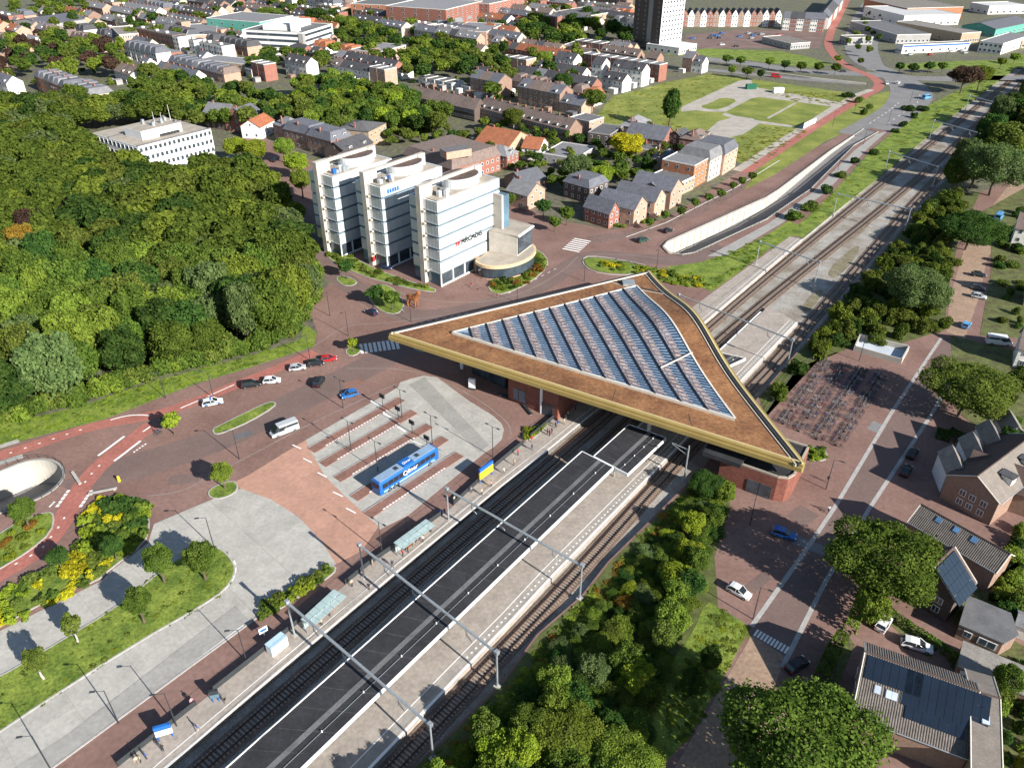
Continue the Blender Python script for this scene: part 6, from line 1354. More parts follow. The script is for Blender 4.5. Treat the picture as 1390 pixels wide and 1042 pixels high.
def car_kind(k):
    if k in CK: return CK[k]
    if k == 'hatch': L, wd, b, c = 4.1, 1.76, [(-2.05, .62, .80), (-1.98, .92, .94), (-1.2, .95, 1), (.9, .93, 1), (1.6, .84, .97), (2.0, .70, .85), (2.06, .55, .78)], [(-1.9, .93), (-1.55, 1.40), (-.9, 1.50), (.15, 1.48), (1.05, .94)]
    elif k == 'estate': L, wd, b, c = 4.6, 1.82, [(-2.3, .62, .80), (-2.22, .94, .95), (-1.2, .96, 1), (.9, .93, 1), (1.8, .82, .97), (2.25, .70, .85), (2.32, .55, .78)], [(-2.2, .95), (-1.85, 1.38), (-1.1, 1.50), (.2, 1.47), (1.15, .94)]
    elif k == 'suv': L, wd, b, c = 4.5, 1.88, [(-2.22, .7, .82), (-2.15, 1.05, .95), (-1.2, 1.08, 1), (.9, 1.05, 1), (1.8, .95, .97), (2.2, .82, .88), (2.26, .6, .8)], [(-2.1, 1.06), (-1.8, 1.6), (-1.0, 1.72), (.3, 1.68), (1.2, 1.06)]
    else: L, wd, b, c = 6.2, 2.05, [(-3.1, .8, .95), (-3.05, 1.35, 1), (0, 1.35, 1), (2.2, 1.3, 1), (2.75, 1.05, .95), (3.1, .85, .85), (3.15, .6, .8)], [(-3.02, 1.35), (-2.95, 2.45), (-2.5, 2.6), (1.5, 2.55), (2.65, 1.32)]
    CK[k] = (L, wd, hull(b, wd, .26).mesh('body', [PAINT['white']], True), cabin([(x, z) for x, z in c], wd, .84 if k != 'van' else 1.2).mesh('window_glass', [M_cglass]), c, b)
    me = CK[k][2]; me.polygons.foreach_set('use_smooth', [False]*len(me.polygons))
    top = MB(); zt = c[1:4]; vs = []
    for x, z in zt: vs += [(x, -wd/2*.77, z+.012), (x, wd/2*.77, z+.012)]
    vs2 = [(x, y, z-.06) for x, y, z in vs]; top.add(vs+vs2, [(0, 2, 3, 1), (2, 4, 5, 3), (0, 6, 8, 2), (2, 8, 10, 4), (1, 3, 9, 7), (3, 5, 11, 9), (0, 1, 7, 6), (4, 10, 11, 5)])
    for sg in (-1, 1):   # pillars
        for (xa, za), (xb, zb) in ((c[0], c[1]), (c[3], c[4])): top.tube((xa, sg*wd/2*.95, za if k != 'van' else 1.3), (xb, sg*wd/2*.76, zb), .05, .05, 4) if True else None
        top.tube((-.3, sg*wd/2*.95, .92), (-.3, sg*wd/2*.77, c[2][1]), .04, .04, 4)
    if k == 'van': top.box(-3.0, .2, -wd/2*.98, wd/2*.98, 1.25, 1.62); top.box(-3.0, 1.3, -wd/2*.86, wd/2*.86, 2.15, 2.5)
    CK[k] = CK[k]+(top.mesh('roof', [PAINT['white']]),)
    return CK[k]
def car(p, ang, kind, col, label, group=None, name=None):
    L, wd, body, cab, c, b, top = car_kind(kind)
    t = thing(name or ('van' if kind == 'van' else 'car'), label, 'van' if kind == 'van' else 'car', (p.x, p.y, .04), ang, group)
    link('body', body, PAINT[col], t); link('window_glass', cab, None, t); link('roof', top, PAINT[col], t)
    x = L*.31
    for sx in (-1, 1):
        for sy in (-1, 1):
            w_ = link('wheel', TYRE, None, t, (sx*x, sy*(wd/2-.1), .33)); link('rim', RIM, None, w_)
    for sy in (-1, 1):
        link('headlight', HL, None, t, (L/2-.12, sy*wd*.34, .66)); link('tail_light', TLm, None, t, (-L/2+.02, sy*wd*.36, .8))
    return t
_m = MB(); _m.box(-.1, .1, -.2, .2, -.07, .07); HL = _m.mesh('headlight', [M_lamp]); _m = MB(); _m.box(-.05, .05, -.16, .16, -.1, .1); TLm = _m.mesh('tail_light', [M_tail])
CARS = [((434, 491), (459, 488), 'hatch', 'red', 'bright red car in the kerbside queue below the wood'), ((392, 503), (416, 500), 'hatch', 'silver', 'silver hatchback in the kerbside queue below the wood'), ((418, 497), (440, 494), 'hatch', 'black', 'black car between the red and silver cars'), ((357, 520), (382, 518), 'hatch', 'white', 'white car with dark windows behind the black SUV'), ((326, 527), (356, 522), 'suv', 'black', 'black SUV on the drop-off lane'), ((276, 551), (302, 546), 'estate', 'white', 'white patrol car with blue stripes near the long grass island'), ((430, 526), (437, 516), 'suv', 'black', 'black people carrier seen from behind on the drop-off lane'), ((488, 534), (461, 542), 'hatch', 'blue', 'bright blue hatchback beside the bus bays'), ((405, 580), (368, 594), 'van', 'silver', 'silver minibus parked at the salmon road'), ((515, 431), (493, 422), 'hatch', 'navy', 'dark blue car passing the island with two trees'), ((1046, 722), (1080, 732), 'estate', 'blue', 'blue car on the street beside the station annex'), ((987, 797), (1018, 814), 'hatch', 'white', 'white hatchback at the edge of the wild bushes'), ((1192, 859), (1205, 838), 'hatch', 'white', 'white hatchback parked in the driveway beside the hedge'), ((1222, 872), (1265, 885), 'estate', 'white', 'white estate car parked in front of the tiled house'), ((1071, 912), (1091, 899), 'hatch', 'black', 'black car in the shade by the tiled house hedge'), ((1224, 650), (1234, 633), 'hatch', 'black', 'black car in the deep house shade near the big tree'), ((1232, 626), (1243, 610), 'hatch', 'black', 'black car parked behind another in the house shade'), ((862, 331), (882, 325), 'suv', 'green', 'dark green SUV on the curve by the sunken road'), ((898, 318), (915, 312), 'hatch', 'black', 'black car following along the sunken road'), ((515, 364), (534, 366), 'hatch', 'navy', 'dark blue car parked under the office towers'), ((1320, 374), (1336, 376), 'hatch', 'black', 'black car parked first along the sandy lane'), ((1319, 391), (1334, 394), 'hatch', 'grey', 'grey car parked along the sandy lane'), ((1320, 403), (1336, 406), 'hatch', 'silver', 'silver car parked along the sandy lane'), ((1306, 449), (1316, 438), 'hatch', 'lightblue', 'light blue car at the mouth of the sandy lane'), ((1350, 303), (1360, 292), 'van', 'lightblue', 'light blue van in the shade of the sandy lane'), ((1346, 466), (1364, 468), 'van', 'white', 'white van beside the white house'), ((370, 221), (378, 217), 'hatch', 'black', 'black car on the street behind the first tower'), ((348, 206), (352, 202), 'van', 'white', 'white van on the street behind the white office'), ((1200, 112), (1206, 117), 'hatch', 'white', 'white car turning at the far junction'), ((1250, 136), (1264, 133), 'van', 'lightblue', 'blue lorry on the grey road near the tree shadows'), ((1046, 105), (1060, 106), 'van', 'red', 'dark red lorry on the sunken main road'), ((1140, 98), (1150, 98), 'hatch', 'black', 'black car on the far road before the junction'), ((1216, 115), (1221, 113), 'hatch', 'white', 'white car rounding the grey road bend')]
for a_, b_, kd, cl, lb in CARS:
    A, B = G(*a_), G(*b_); c = (A+B)/2; t = car(c, math.atan2(B.y-A.y, B.x-A.x), kd, cl, lb)
    if 'patrol' in lb:
        for sy in (-1, 1): MB().box(-1.9, 1.7, sy*.915-.01, sy*.915+.01, .55, .78).build('side_stripe', M_blue, t)
        MB().box(-.35, -.1, -.6, .6, 1.5, 1.62).build('light_bar', M_blue, t)
rnd = random.Random(4)
for i in range(22):
    px, py = rnd.choice([(940+i*4, 50+rnd.uniform(0, 14)), (950+i*6, 46+rnd.uniform(0, 10)), (1230+rnd.uniform(0, 80), 70+rnd.uniform(0, 6))]); car(G(px, py), rnd.uniform(-.2, .2)+R(20), 'hatch', rnd.choice(['black', 'white', 'silver', 'grey', 'blue', 'red']), 'small parked car on the far square and showroom forecourt', 'cars parked on the far square')
for i, (px, py) in enumerate(((312, 217), (318, 219), (326, 222), (332, 224))): car(G(px, py), R(40), 'hatch', ['silver', 'white', 'red', 'grey'][i], ['silver', 'white', 'red', 'grey'][i]+' car parked beside the white office')
# ---- the blue bus
A, B = G(517, 675), G(596, 624); d = (B-A).normalized(); nn = Vector((-d.y, d.x, 0)); Lb = (B-A).length; c = (A+B)/2+nn*1.28
bus = thing('bus', 'long blue coach-style bus with grey roof panels standing at the bus bay', 'bus', (c.x, c.y, .05), math.atan2(d.y, d.x))
M_bus = paint('bus_blue', (.012, .11, .38)); M_busl = paint('bus_pale', (.30, .47, .68)); M_busroof = mat('bus_roof', (.22, .31, .43), var=.06, scale=.5, rough=.5)
hl = Lb/2
def ring(x, s=1.0, zt=3.25): return [(x, -1.27*s, .35), (x, -1.28*s, 2.9), (x, -1.1*s, zt), (x, 1.1*s, zt), (x, 1.28*s, 2.9), (x, 1.27*s, .35)]
loft([ring(-hl), ring(-hl+.15), ring(hl-.5), ring(hl, .94, 3.0)]).build('body', M_bus, bus)
for sy in (-1, 1):
    for i in range(10): x0 = -hl+.7+i*(Lb-1.6)/10; MB().box(x0, x0+(Lb-1.6)/10-.1, sy*1.285-.01, sy*1.285+.01, 1.55, 2.65).build('window', M_cglass, bus)
    MB().box(-hl+.9, hl-1.2, sy*1.287-.01, sy*1.287+.01, .6, .95).build('side_stripe', M_busl, bus)
MB().box(hl-.02, hl+.03, -1.05, 1.05, 1.1, 2.75).build('windscreen', M_cglass, bus); MB().box(-hl-.03, -hl+.01, -1.0, 1.0, 1.7, 2.7).build('rear_window', M_cglass, bus)
MB().box(-hl+.4, -1.4, -1.0, 1.0, 3.25, 3.36).build('roof_panel', M_busroof, bus); MB().box(1.4, hl-.6, -1.0, 1.0, 3.25, 3.36).build('roof_panel', M_busroof, bus); MB().box(-1.3, 1.3, -1.0, 1.0, 3.25, 3.55).build('roof_unit', M_bus, bus)
for x in (-2.6, 3.0): MB().box(x-.45, x+.45, -.45, .45, 3.36, 3.42).build('roof_hatch', M_dark, bus)
for x in (-hl+2.4, -hl+3.7, hl-2.6):
    for sy in (-1, 1): w_ = link('wheel', TYRE, None, bus, (x, sy*1.2, .48), sc=(1.45, 1.3, 1.45)); link('rim', RIM, None, w_)
lettering('Qliner', 1.5, M_wpaint, bus, (-1.9, -1.31, 1.6), (R(90), 0, 0)); lettering('Qliner', .8, M_wpaint, bus, (-.95, -.4, 3.56), (0, 0, 0))
for sy in (-1, 1): MB().box(hl-.02, hl+.04, sy*.95-.2, sy*.95+.2, .6, .85).build('headlight', M_lamp, bus); MB().tube((hl-.1, sy*1.25, 2.9), (hl+.3, sy*1.55, 2.5), .05, .1, 6).build('mirror', M_dark, bus)
# ================================================================ STREET FURNITURE
def lampm(h, arms):
    mb = MB(); mb.tube((0, 0, 0), (0, 0, h), .1, .06, 7); pole = mb.mesh('pole', [M_dark]); mb = MB()
    for s in arms: mb.tube((0, 0, h-.1), (s*1.3, 0, h+.1), .04, .04, 5)
    arm = mb.mesh('arm', [M_dark]); mb = MB(); mb.add([(-.4, -.16, 0), (.4, -.16, 0), (.4, .16, 0), (-.4, .16, 0), (-.3, -.1, .14), (.3, -.1, .14), (.3, .1, .14), (-.3, .1, .14)], [(3, 2, 1, 0), (4, 5, 6, 7), (0, 1, 5, 4), (1, 2, 6, 5), (2, 3, 7, 6), (3, 0, 4, 7)]); head = mb.mesh('lamp_head', [M_dark])
    return pole, arm, head, arms, h
L2 = lampm(7.8, (-1, 1)); L1 = lampm(7.4, (-1,))
def lamp(px, py, kind, ang, label, group):
    p = G(px, py); pole, arm, head, arms, h = kind; t = thing('street_lamp', label, 'street lamp', (p.x, p.y, 0), ang, group)
    link('pole', pole, None, t); link('arm', arm, None, t)
    for s in arms: link('lamp_head', head, None, t, (s*1.5, 0, h+.05))
for px, py in ((546, 568), (587, 604), (477, 612), (513, 640), (466, 554), (669, 620), (519, 752)): lamp(px, py, L2, R(-38), 'dark double-headed street lamp among the bus bays', 'double lamps of the bus bays')
for px, py in ((325, 623), (291, 744), (290, 540), (335, 898), (240, 985), (68, 1042), (161, 981)): lamp(px, py, L1, R(10), 'dark single-headed street lamp beside the bus road', 'single lamps along the bus road')
for px, py in ((793, 382), (702, 411), (891, 368), (448, 429), (473, 456), (421, 489), (225, 540), (558, 437)): lamp(px, py, L1, R(60), 'single-headed street lamp on the square north of the station', 'lamps on the north square')
for px, py in ((1018, 712), (1121, 664), (1022, 840), (1166, 490), (1137, 232), (1172, 196), (1205, 170), (1235, 140), (1160, 150), (1130, 172)): lamp(px, py, L1, R(150), 'single-headed street lamp along the eastern streets', 'lamps along the eastern streets')
for px, py in ((520, 553), (541, 570), (560, 589), (580, 610)):
    p = G(px, py); t = thing('departure_sign', 'black electronic departure sign at the end of a bus bay island', 'sign', (p.x, p.y, .2), R(-40), 'departure signs of the bus bays'); MB().tube((0, 0, 0), (0, 0, 2.8), .07, .07, 6).build('post', M_dark, t); MB().box(-.75, .75, -.14, .14, 2.5, 3.4).build('display', M_roofdk, t)
M_gl = bpy.data.materials.new('shelter_glass'); M_gl.use_nodes = True; _n = M_gl.node_tree; _b = _n.nodes['Principled BSDF']; _b.inputs['Base Color'].default_value = (.45, .58, .58, 1); _b.inputs['Roughness'].default_value = .15; _b.inputs['Alpha'].default_value = .62
def shelter(A, B, C, label):
    """glass shelter: roof corners A-B (long edge) and C (short edge), photo pixels at 2.7 m"""
    a, b, c = G(*A, 2.7), G(*B, 2.7), G(*C, 2.7); x = b-a; L = x.length; ang = math.atan2(x.y, x.x); n = Vector((math.sin(ang), -math.cos(ang), 0)); wd = abs((c-b).dot(n))
    t = thing('bus_shelter', label, 'shelter', (a.x, a.y, 0), ang)
    m = max(3, round(L/1.5))
    for i in range(m):
        for j in range(2): MB().box(L*i/m+.04, L*(i+1)/m-.04, -wd*(j+1)/2+.04, -wd*j/2-.04, 2.7, 2.74).build('roof_pane', M_gl, t)
    for i in range(m+1): MB().box(L*i/m-.03, L*i/m+.03, -wd, 0, 2.62, 2.7).build('roof_rib', M_steel, t)
    for i in range(0, m+1, max(1, m//3)): MB().tube((L*i/m, -wd*.35, 0), (L*i/m, -wd*.35, 2.65), .07, .07, 6).build('post', M_steel, t)
    for i in range(m): MB().box(L*i/m+.05, L*(i+1)/m-.05, -.28, -.24, .4, 2.3).build('back_pane', M_gl, t)
    MB().box(L*.2, L*.8, -wd*.45, -wd*.3, .42, .5).build('bench', M_orange, t)
shelter((534, 736), (578, 704), (590, 714), 'glass platform shelter with people waiting beside the brick strip')
shelter((408, 840), (453, 799), (473, 807), 'glass platform shelter next to the white cabinet')
def board(px, py, ang, wd, label, hdr, body, z=3.6):
    p = G(px, py); t = thing('information_board', label, 'sign', (p.x, p.y, .06), ang)
    for x in (-wd/2+.2, wd/2-.2): MB().tube((x, 0, 0), (x, 0, z), .08, .08, 6).build('post', M_blue, t)
    MB().box(-wd/2, wd/2, -.2, .2, z-.8, z).build('header', hdr, t); MB().box(-wd/2, wd/2, -.15, .15, 1.0, z-.85).build('panel', body, t)
board(660, 650, R(50), 4.0, 'wide blue and yellow information board on the west platform', M_blue, M_yellow)
board(226, 1002, R(20), 2.2, 'blue framed board with red and white poster on the west platform', M_blue, M_wpaint, 3.0)
p = G(226, 1003); board(294, 952, R(15), 1.2, 'small dark framed sign on the west platform beside the people', M_dark, M_glass_b, 2.6)
p = G(371, 893); t = thing('equipment_cabinet', 'white equipment cabinet standing on the platform strip', 'cabinet', (p.x, p.y, .05), R(52)); MB().box(0, 3.0, 0, 1.5, .1, 2.0).build('body', M_wpaint, t); MB().box(-.05, 3.05, -.05, 1.55, 2.0, 2.1).build('lid', mat('cabinet_lid', (.4, .55, .65), var=.05), t)
for x in (.1, 1.1, 2.1): MB().box(x, x+.85, -.03, 0, .2, 1.9).build('door', M_wpaint, t)
p = G(360, 866); t = thing('notice_sign', 'small blue and white notice sign on the brick strip', 'sign', (p.x, p.y, .05), R(40)); MB().tube((0, 0, 0), (0, 0, 2.4), .06, .06, 6).build('post', M_steel, t); MB().box(-.7, .7, -.05, .05, 1.4, 2.5).build('panel', M_wpaint, t); MB().box(-.5, .5, -.07, -.05, 1.7, 2.2).build('panel_mark', M_blue, t)
p = G(162, 653); t = thing('bollard', 'yellow traffic bollard on the brown junction', 'bollard', (p.x, p.y, 0)); MB().tube((0, 0, 0), (0, 0, 1.2), .3, .26, 10).build('post', M_yellow, t); MB().tube((0, 0, 1.2), (0, 0, 1.35), .26, .1, 10).build('cap', M_yellow, t)
# fence between bus station and platform
fl = Wt([(161, 1040), (350, 891), (501, 767), (607, 694), (672, 634), (764, 558)]); ft = thing('platform_fence', 'dark panelled fence between the platform and the bus station', 'fence'); q = resample(fl, 2.4)
for i in range(len(q)-1):
    if i % 11 in (5,): continue
    dd = q[i+1]-q[i]; M = Matrix.Translation(q[i]) @ Matrix.Rotation(math.atan2(dd.y, dd.x), 4, 'Z')
    MB().box(.06, dd.length-.06, -.04, .04, .15, 1.15, mat=M).build('fence_panel', M_dark, ft); MB().box(-.05, .05, -.05, .05, 0, 1.25, mat=M).build('post', M_dark, ft)
def rail_fence(px, label, m=M_dark, h=1.1):
    l = smooth_line(Wt(px), 1); q = resample(l, 2.0); t = thing('railing', label, 'railing')
    for p in q: MB().tube((p.x, p.y, 0), (p.x, p.y, h), .04, .04, 5).build('post', m, t)
    for z in (h, h*.55): MB().path([(p.x, p.y, z) for p in q], .03, 4).build('rail', m, t)
rail_fence([(-20, 640), (30, 625), (57, 621), (81, 626), (91, 641), (86, 656), (70, 671), (41, 685), (-20, 705)], 'thin railing around the oval tunnel mouth')
rail_fence([(898, 337), (905, 328), (960, 303), (1040, 267), (1128, 203)], 'dark railing along the far side of the sunken road')
rail_fence([(908, 346), (926, 349), (943, 346), (1040, 301), (1100, 260), (1160, 200)], 'dark railing along the near side of the sunken road')
rail_fence([(1040, 560), (1082, 500), (1110, 485)], 'low railing behind the bicycle racks')
# containers in the field
for px, py, m, lb in ((1056, 126, M_wpaint, 'white site container on the gravel path'), (1019, 121, mat('green_container', (.02, .12, .07), var=.1), 'dark green site container on the gravel path')):
    p = G(px, py); t = thing('site_container', lb, 'container', (p.x, p.y, .06), R(8)); MB().box(-3, 3, -1.25, 1.25, .1, 2.7).build('body', m, t)
    for x in range(-5, 6): MB().box(x*.55-.06, x*.55+.06, -1.31, -1.25, .2, 2.6).build('rib', m, t)
    MB().box(2.98, 3.06, -1.0, 1.0, .2, 2.6).build('door', m, t)
p = G(1090, 176); t = thing('billboard', 'long white site hoarding along the cycle route', 'billboard', (p.x, p.y, 0), math.atan2(*(G(1106, 167)-G(1086, 176)).yx)); MB().box(0, 14, -.1, .1, .6, 3).build('panel', M_wpaint, t)
for x in (1, 7, 13): MB().tube((x, .1, 0), (x, .1, 3), .1, .1, 6).build('post', M_steel, t)
for px, py, lb in ((140, 668, 'low concrete seat wall at the planted corner'), (104, 650, 'low concrete seat wall beside the tunnel mouth'), (715, 556, 'low dark bench wall by the round planter'), (690, 540, 'low dark bench wall in front of the station hall')):
    p = G(px, py); t = thing('bench', lb, 'bench', (p.x, p.y, 0), R({140: 20, 104: -48, 715: -65, 690: -30}[px])); MB().box(-2.6, 2.6, -.28, .28, .34, .48).build('seat', M_conc if px < 200 else M_dark, t)
    for x in (-2.1, 2.1): MB().box(x-.2, x+.2, -.22, .22, 0, .34).build('leg', M_conc2, t)
# ================================================================ BICYCLES
mb = MB()
for i in range(14):
    a, b = 2*math.pi*i/14, 2*math.pi*(i+1)/14; mb.tube((.34*math.cos(a), 0, .34*math.sin(a)), (.34*math.cos(b), 0, .34*math.sin(b)), .022, .022, 4, cap=False)
for i in range(4): a = math.pi*i/4; mb.tube((.33*math.cos(a), 0, .33*math.sin(a)), (-.33*math.cos(a), 0, -.33*math.sin(a)), .006, .006, 3, cap=False)
BW = mb.mesh('wheel', [M_dark]); mb = MB()
for a, b in (((-.53, 0, .34), (-.1, 0, .3)), ((-.1, 0, .3), (-.25, 0, .85)), ((-.1, 0, .3), (.42, 0, .82)), ((-.22, 0, .75), (.4, 0, .86)), ((-.53, 0, .34), (-.22, 0, .75)), ((.53, 0, .34), (.4, 0, .92)), ((-.7, 0, .74), (-.25, 0, .74)), ((-.7, 0, .74), (-.53, 0, .34))): mb.tube(a, b, .024, .024, 5)
mb.box(-.72, -.3, -.07, .07, .73, .76); BF = mb.mesh('frame', [M_dark]); mb = MB(); mb.tube((.4, 0, .92), (.38, 0, 1.06), .02, .02, 5).tube((.38, -.28, 1.08), (.38, .28, 1.08), .018, .018, 5).tube((.38, -.28, 1.08), (.2, -.3, 1.06), .02, .02, 5).tube((.38, .28, 1.08), (.2, .3, 1.06), .02, .02, 5); BH = mb.mesh('handlebar', [M_steel])
mb = MB(); mb.add([(-.42, -.09, .9), (-.42, .09, .9), (-.1, .025, .92), (-.1, -.025, .92), (-.42, -.07, .97), (-.42, .07, .97), (-.12, .02, .97), (-.12, -.02, .97)], [(0, 1, 2, 3), (7, 6, 5, 4), (0, 4, 5, 1), (1, 5, 6, 2), (2, 6, 7, 3), (3, 7, 4, 0)]); BS = mb.mesh('saddle', [M_dark])
BCOL = [M_dark, mat('bike_blue', (.03, .06, .15), var=0, fine=0, rough=.4), mat('bike_grey', (.25, .26, .28), var=0, fine=0, rough=.4), mat('bike_white', (.5, .5, .5), var=0, fine=0, rough=.4), mat('bike_violet', (.12, .06, .16), var=0, fine=0, rough=.4), mat('bike_red', (.25, .03, .03), var=0, fine=0, rough=.4)]
BN = ['black', 'dark blue', 'grey', 'white', 'purple', 'red']
def bike(p, ang, ci, label, group, z=.04):
    t = thing('bicycle', label, 'bicycle', (p.x, p.y, z), ang, group); link('frame', BF, BCOL[ci], t); link('handlebar', BH, None, t); link('saddle', BS, None, t)
    for x in (-.53, .53): link('wheel', BW, None, t, (x, 0, .34))
    return t
rnd = random.Random(12); nb = 0
for a_, b_ in (((1062, 576), (1122, 490)), ((1083, 586), (1147, 494)), ((1107, 597), (1171, 500)), ((1133, 605), (1197, 508))):
    A, B = G(*a_), G(*b_); d = (B-A); L = d.length; d.normalize(); nn = Vector((-d.y, d.x, 0)); ang = math.atan2(nn.y, nn.x)
    rk = thing('bicycle_rack', 'long steel bicycle rack on the red brick yard', 'bicycle rack', (A.x, A.y, .03), math.atan2(d.y, d.x), 'bicycle racks on the brick yard')
    for y in (-.25, .25): MB().tube((0, y, .45), (L, y, .45), .03, .03, 5).build('rail', M_dark, rk)
    for k in range(int(L/3)+1): MB().box(k*3-.04, k*3+.04, -.3, .3, 0, .45).build('foot', M_dark, rk)
    n = int(L/.6)
    for i in range(n):
        for sgn in (-1, 1):
            if rnd.random() < .36 or nb > 299: continue
            ci = rnd.choices(range(6), [9, 4, 4, 2, 2, 1])[0]; p = A+d*(i*.6+rnd.uniform(-.08, .08))+nn*sgn*(.75+rnd.uniform(-.12, .12)); nb += 1
            bike(p, ang+(0 if sgn < 0 else math.pi)+rnd.uniform(-.12, .12), ci, '%s bicycle parked in the racks on the brick yard' % BN[ci], 'bicycles parked in the racks')
# ================================================================ PEOPLE AND THE ANIMAL STATUE
def skin_mesh(name, pts, edges, rad, levels=1, root=0):
    me = bpy.data.meshes.new(name); me.from_pydata(pts, edges, []); ob = bpy.data.objects.new(name, me); COL.objects.link(ob)
    ob.modifiers.new('s', 'SKIN')
    for i, v in enumerate(me.skin_vertices[0].data):
        v.radius = rad[i] if isinstance(rad[i], tuple) else (rad[i], rad[i]); v.use_root = (i == root)
    sb = ob.modifiers.new('d', 'SUBSURF'); sb.levels = levels; sb.render_levels = levels
    dg = bpy.context.evaluated_depsgraph_get(); out = bpy.data.meshes.new_from_object(ob.evaluated_get(dg)); bpy.data.objects.remove(ob); bpy.data.meshes.remove(me); out.name = name
    out.polygons.foreach_set('use_smooth', [True]*len(out.polygons)); return out
def person_mesh(walk):
    w_ = .26 if walk else .03; b_ = .2 if walk else .04
    P = [(0, 0, .95), (0, 0, 1.15), (0, 0, 1.38), (.01, 0, 1.48), (.02, 0, 1.56), (.03, 0, 1.64), (.03, 0, 1.74),
         (0, .09, .9), (w_*.5, .1, .5), (w_, .1, .08), (w_+.14, .11, .04), (0, -.09, .9), (-w_*.35, -.1, .5), (-w_, -.1, .09), (-w_+.14, -.11, .05),
         (0, .19, 1.38), (-b_*.6, .25, 1.12), (-b_*.2+.05, .26, .88), (-b_*.2+.09, .26, .79), (0, -.19, 1.38), (b_*.6, -.25, 1.12), (b_+.08, -.26, .90), (b_+.13, -.26, .82)]
    E_ = [(0, 1), (1, 2), (2, 3), (3, 4), (4, 5), (5, 6), (0, 7), (7, 8), (8, 9), (9, 10), (0, 11), (11, 12), (12, 13), (13, 14), (2, 15), (15, 16), (16, 17), (17, 18), (2, 19), (19, 20), (20, 21), (21, 22)]
    r = [(.13, .16), (.11, .15), (.12, .17), .06, .075, .105, .07, .09, .065, .045, .035, .09, .065, .045, .035, .065, .05, .038, .03, .065, .05, .038, .03]
    me = skin_mesh('person_body', P, E_, r, 1, 0)
    me.materials.clear()
    for m in (MP['skin'], MP['top'], MP['legs'], MP['hair']): me.materials.append(m)
    for p in me.polygons:
        c = p.center
        if c.z > 1.50: p.material_index = 3 if (c.z > 1.70 or c.x < .0) else 0
        elif c.z < .92 and abs(c.y) < .2: p.material_index = 2
        elif abs(c.y) > .2 and c.z < .93: p.material_index = 0
        else: p.material_index = 1
    return me
MP = {'skin': mat('skin', (.45, .28, .20), var=0, fine=0, rough=.6), 'top': mat('cloth_top', (.3, .3, .3), var=0, fine=0), 'legs': mat('cloth_legs', (.04, .045, .07), var=0, fine=0), 'hair': mat('hair', (.06, .04, .025), var=0, fine=0)}
TOPS = {'black': (.02, .02, .022), 'white': (.65, .65, .65), 'grey': (.22, .22, .24), 'red': (.40, .04, .05), 'blue': (.04, .08, .25), 'pink': (.50, .25, .30), 'beige': (.42, .35, .26), 'dark blue': (.02, .03, .08)}
TM = {k: mat('top_'+k, c, var=0, fine=0) for k, c in TOPS.items()}; LM = [mat('legs_a', (.03, .035, .06), var=0, fine=0), mat('legs_b', (.015, .015, .017), var=0, fine=0), mat('legs_c', (.25, .21, .16), var=0, fine=0)]
PB = [person_mesh(False), person_mesh(True)]
def person(px, py, col, walk, ang, where, z=.06, group='people on the west platform'):
    p = G(px, py); o = link('person', PB[int(walk)], None, None, (p.x, p.y, z), (0, 0, ang)); s = random.uniform(.96, 1.06); o.scale = (s, s, s)
    for i, m in ((1, TM[col]), (2, random.choice(LM))): o.material_slots[i].link = 'OBJECT'; o.material_slots[i].material = m
    tag(o, 'person in a %s top %s %s' % (col, 'walking' if walk else 'standing', where), 'person', group)
PEO = [(746, 592), (749, 589), (743, 590), (722, 600), (722, 611), (703, 618), (698, 632), (684, 643), (754, 581), (757, 579), (766, 576), (771, 566), (768, 570), (640, 669), (654, 672), (617, 682), (667, 661), (547, 755), (554, 750), (562, 742), (574, 736), (566, 739), (533, 769), (506, 768), (478, 796), (501, 800), (437, 849), (448, 836), (269, 992), (307, 955), (199, 1030), (222, 1020), (262, 957), (187, 1036), (192, 1034), (585, 722), (600, 700), (776, 561), (781, 556)]
rnd = random.Random(3)
for px, py in PEO: person(px, py, rnd.choice(list(TOPS)), rnd.random() < .45, rnd.uniform(0, 6.28), 'on the west platform')
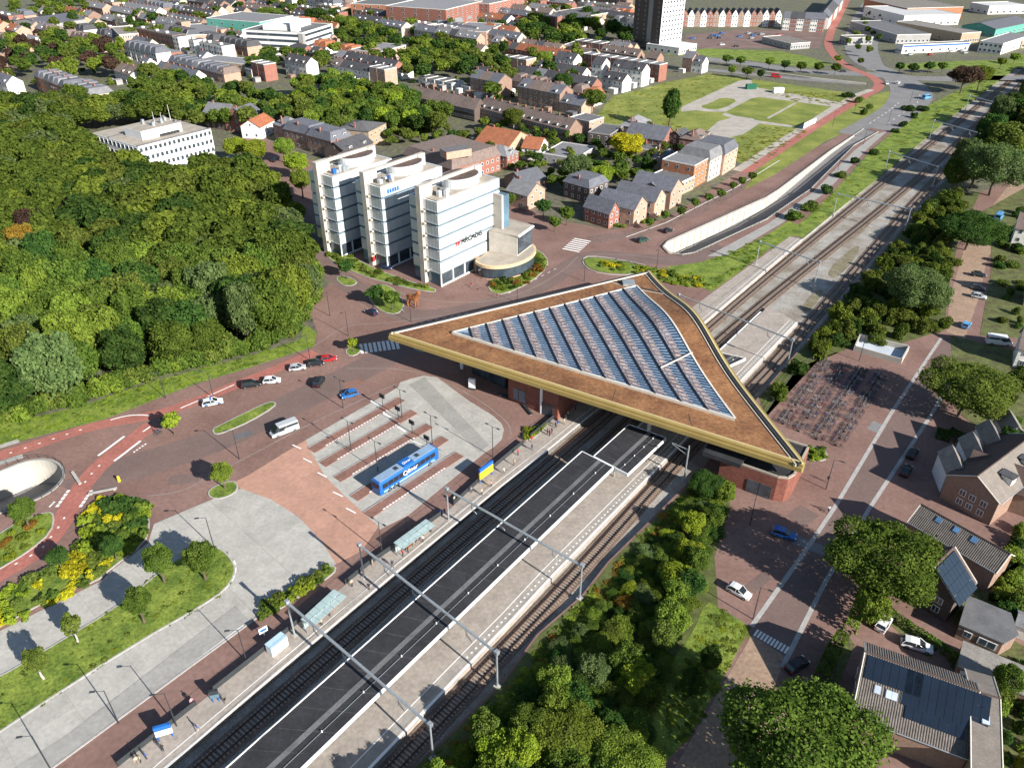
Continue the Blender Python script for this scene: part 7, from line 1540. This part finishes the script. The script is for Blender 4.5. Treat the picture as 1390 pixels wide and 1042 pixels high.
for px, py, c, wk, wh in ((877, 627, 'red', False, 'on the island platform by the short canopy'), (1123, 655, 'black', True, 'on the street near the oval bed'), (640, 390, 'red', True, 'outside the curved pavilion'), (675, 405, 'red', False, 'beside the pavilion bed'), (548, 424, 'blue', True, 'by the island with two trees'), (770, 450, 'white', True, 'behind the big roof'), (1000, 455, 'dark blue', False, 'on the north platform')): person(px, py, c, wk, 1.0, wh, group=None)
p = G(1124, 695); bike(p, R(60), 0, 'bicycle ridden along the pale kerb line east of the station', None); o = link('person', PB[1], None, None, (p.x-.05, p.y-.1, .12), (0, 0, R(60))); tag(o, 'cyclist in dark clothes riding along the pale kerb line', 'person'); o.material_slots[1].link = 'OBJECT'; o.material_slots[1].material = TM['white']
for px, py in ((216, 590), (220, 574)):
    p = G(px, py); bike(p, R(-130), 0, 'bicycle ridden at the cycle path fork beside the little tree', 'cyclists at the fork'); o = link('person', PB[1], None, None, (p.x, p.y, .12), (0, 0, R(-130))); tag(o, 'cyclist riding at the fork of the red cycle paths', 'person', 'cyclists at the fork'); o.material_slots[1].link = 'OBJECT'; o.material_slots[1].material = TM['dark blue']
sp = G(561, 416)
me = skin_mesh('animal_body', [(0, 0, 3.1), (1.1, 0, 3.2), (-1.2, 0, 3.1), (1.7, 0, 4.0), (2.1, 0, 4.9), (2.8, 0, 4.8), (1.15, .5, 2.2), (1.2, .55, 1.1), (1.15, .55, .1), (1.15, -.5, 2.2), (1.2, -.55, 1.1), (1.15, -.55, .1), (-1.3, .5, 2.3), (-1.55, .55, 1.2), (-1.3, .55, .1), (-1.3, -.5, 2.3), (-1.55, -.55, 1.2), (-1.3, -.55, .1), (-1.9, 0, 3.3), (-2.3, 0, 2.6), (1.95, .35, 5.5), (1.95, -.35, 5.5)],
               [(0, 1), (0, 2), (1, 3), (3, 4), (4, 5), (1, 6), (6, 7), (7, 8), (1, 9), (9, 10), (10, 11), (2, 12), (12, 13), (13, 14), (2, 15), (15, 16), (16, 17), (2, 18), (18, 19), (4, 20), (4, 21)], [.72, .82, .68, .55, .48, .3, .36, .24, .2, .36, .24, .2, .38, .24, .2, .38, .24, .2, .18, .1, .1, .1], 2, 0)
me.materials.clear(); me.materials.append(M_orange); o = link('animal_statue', me, None, None, (sp.x, sp.y, .02), (0, 0, R(-30))); tag(o, 'big reddish-brown four-legged animal statue on the square', 'statue')
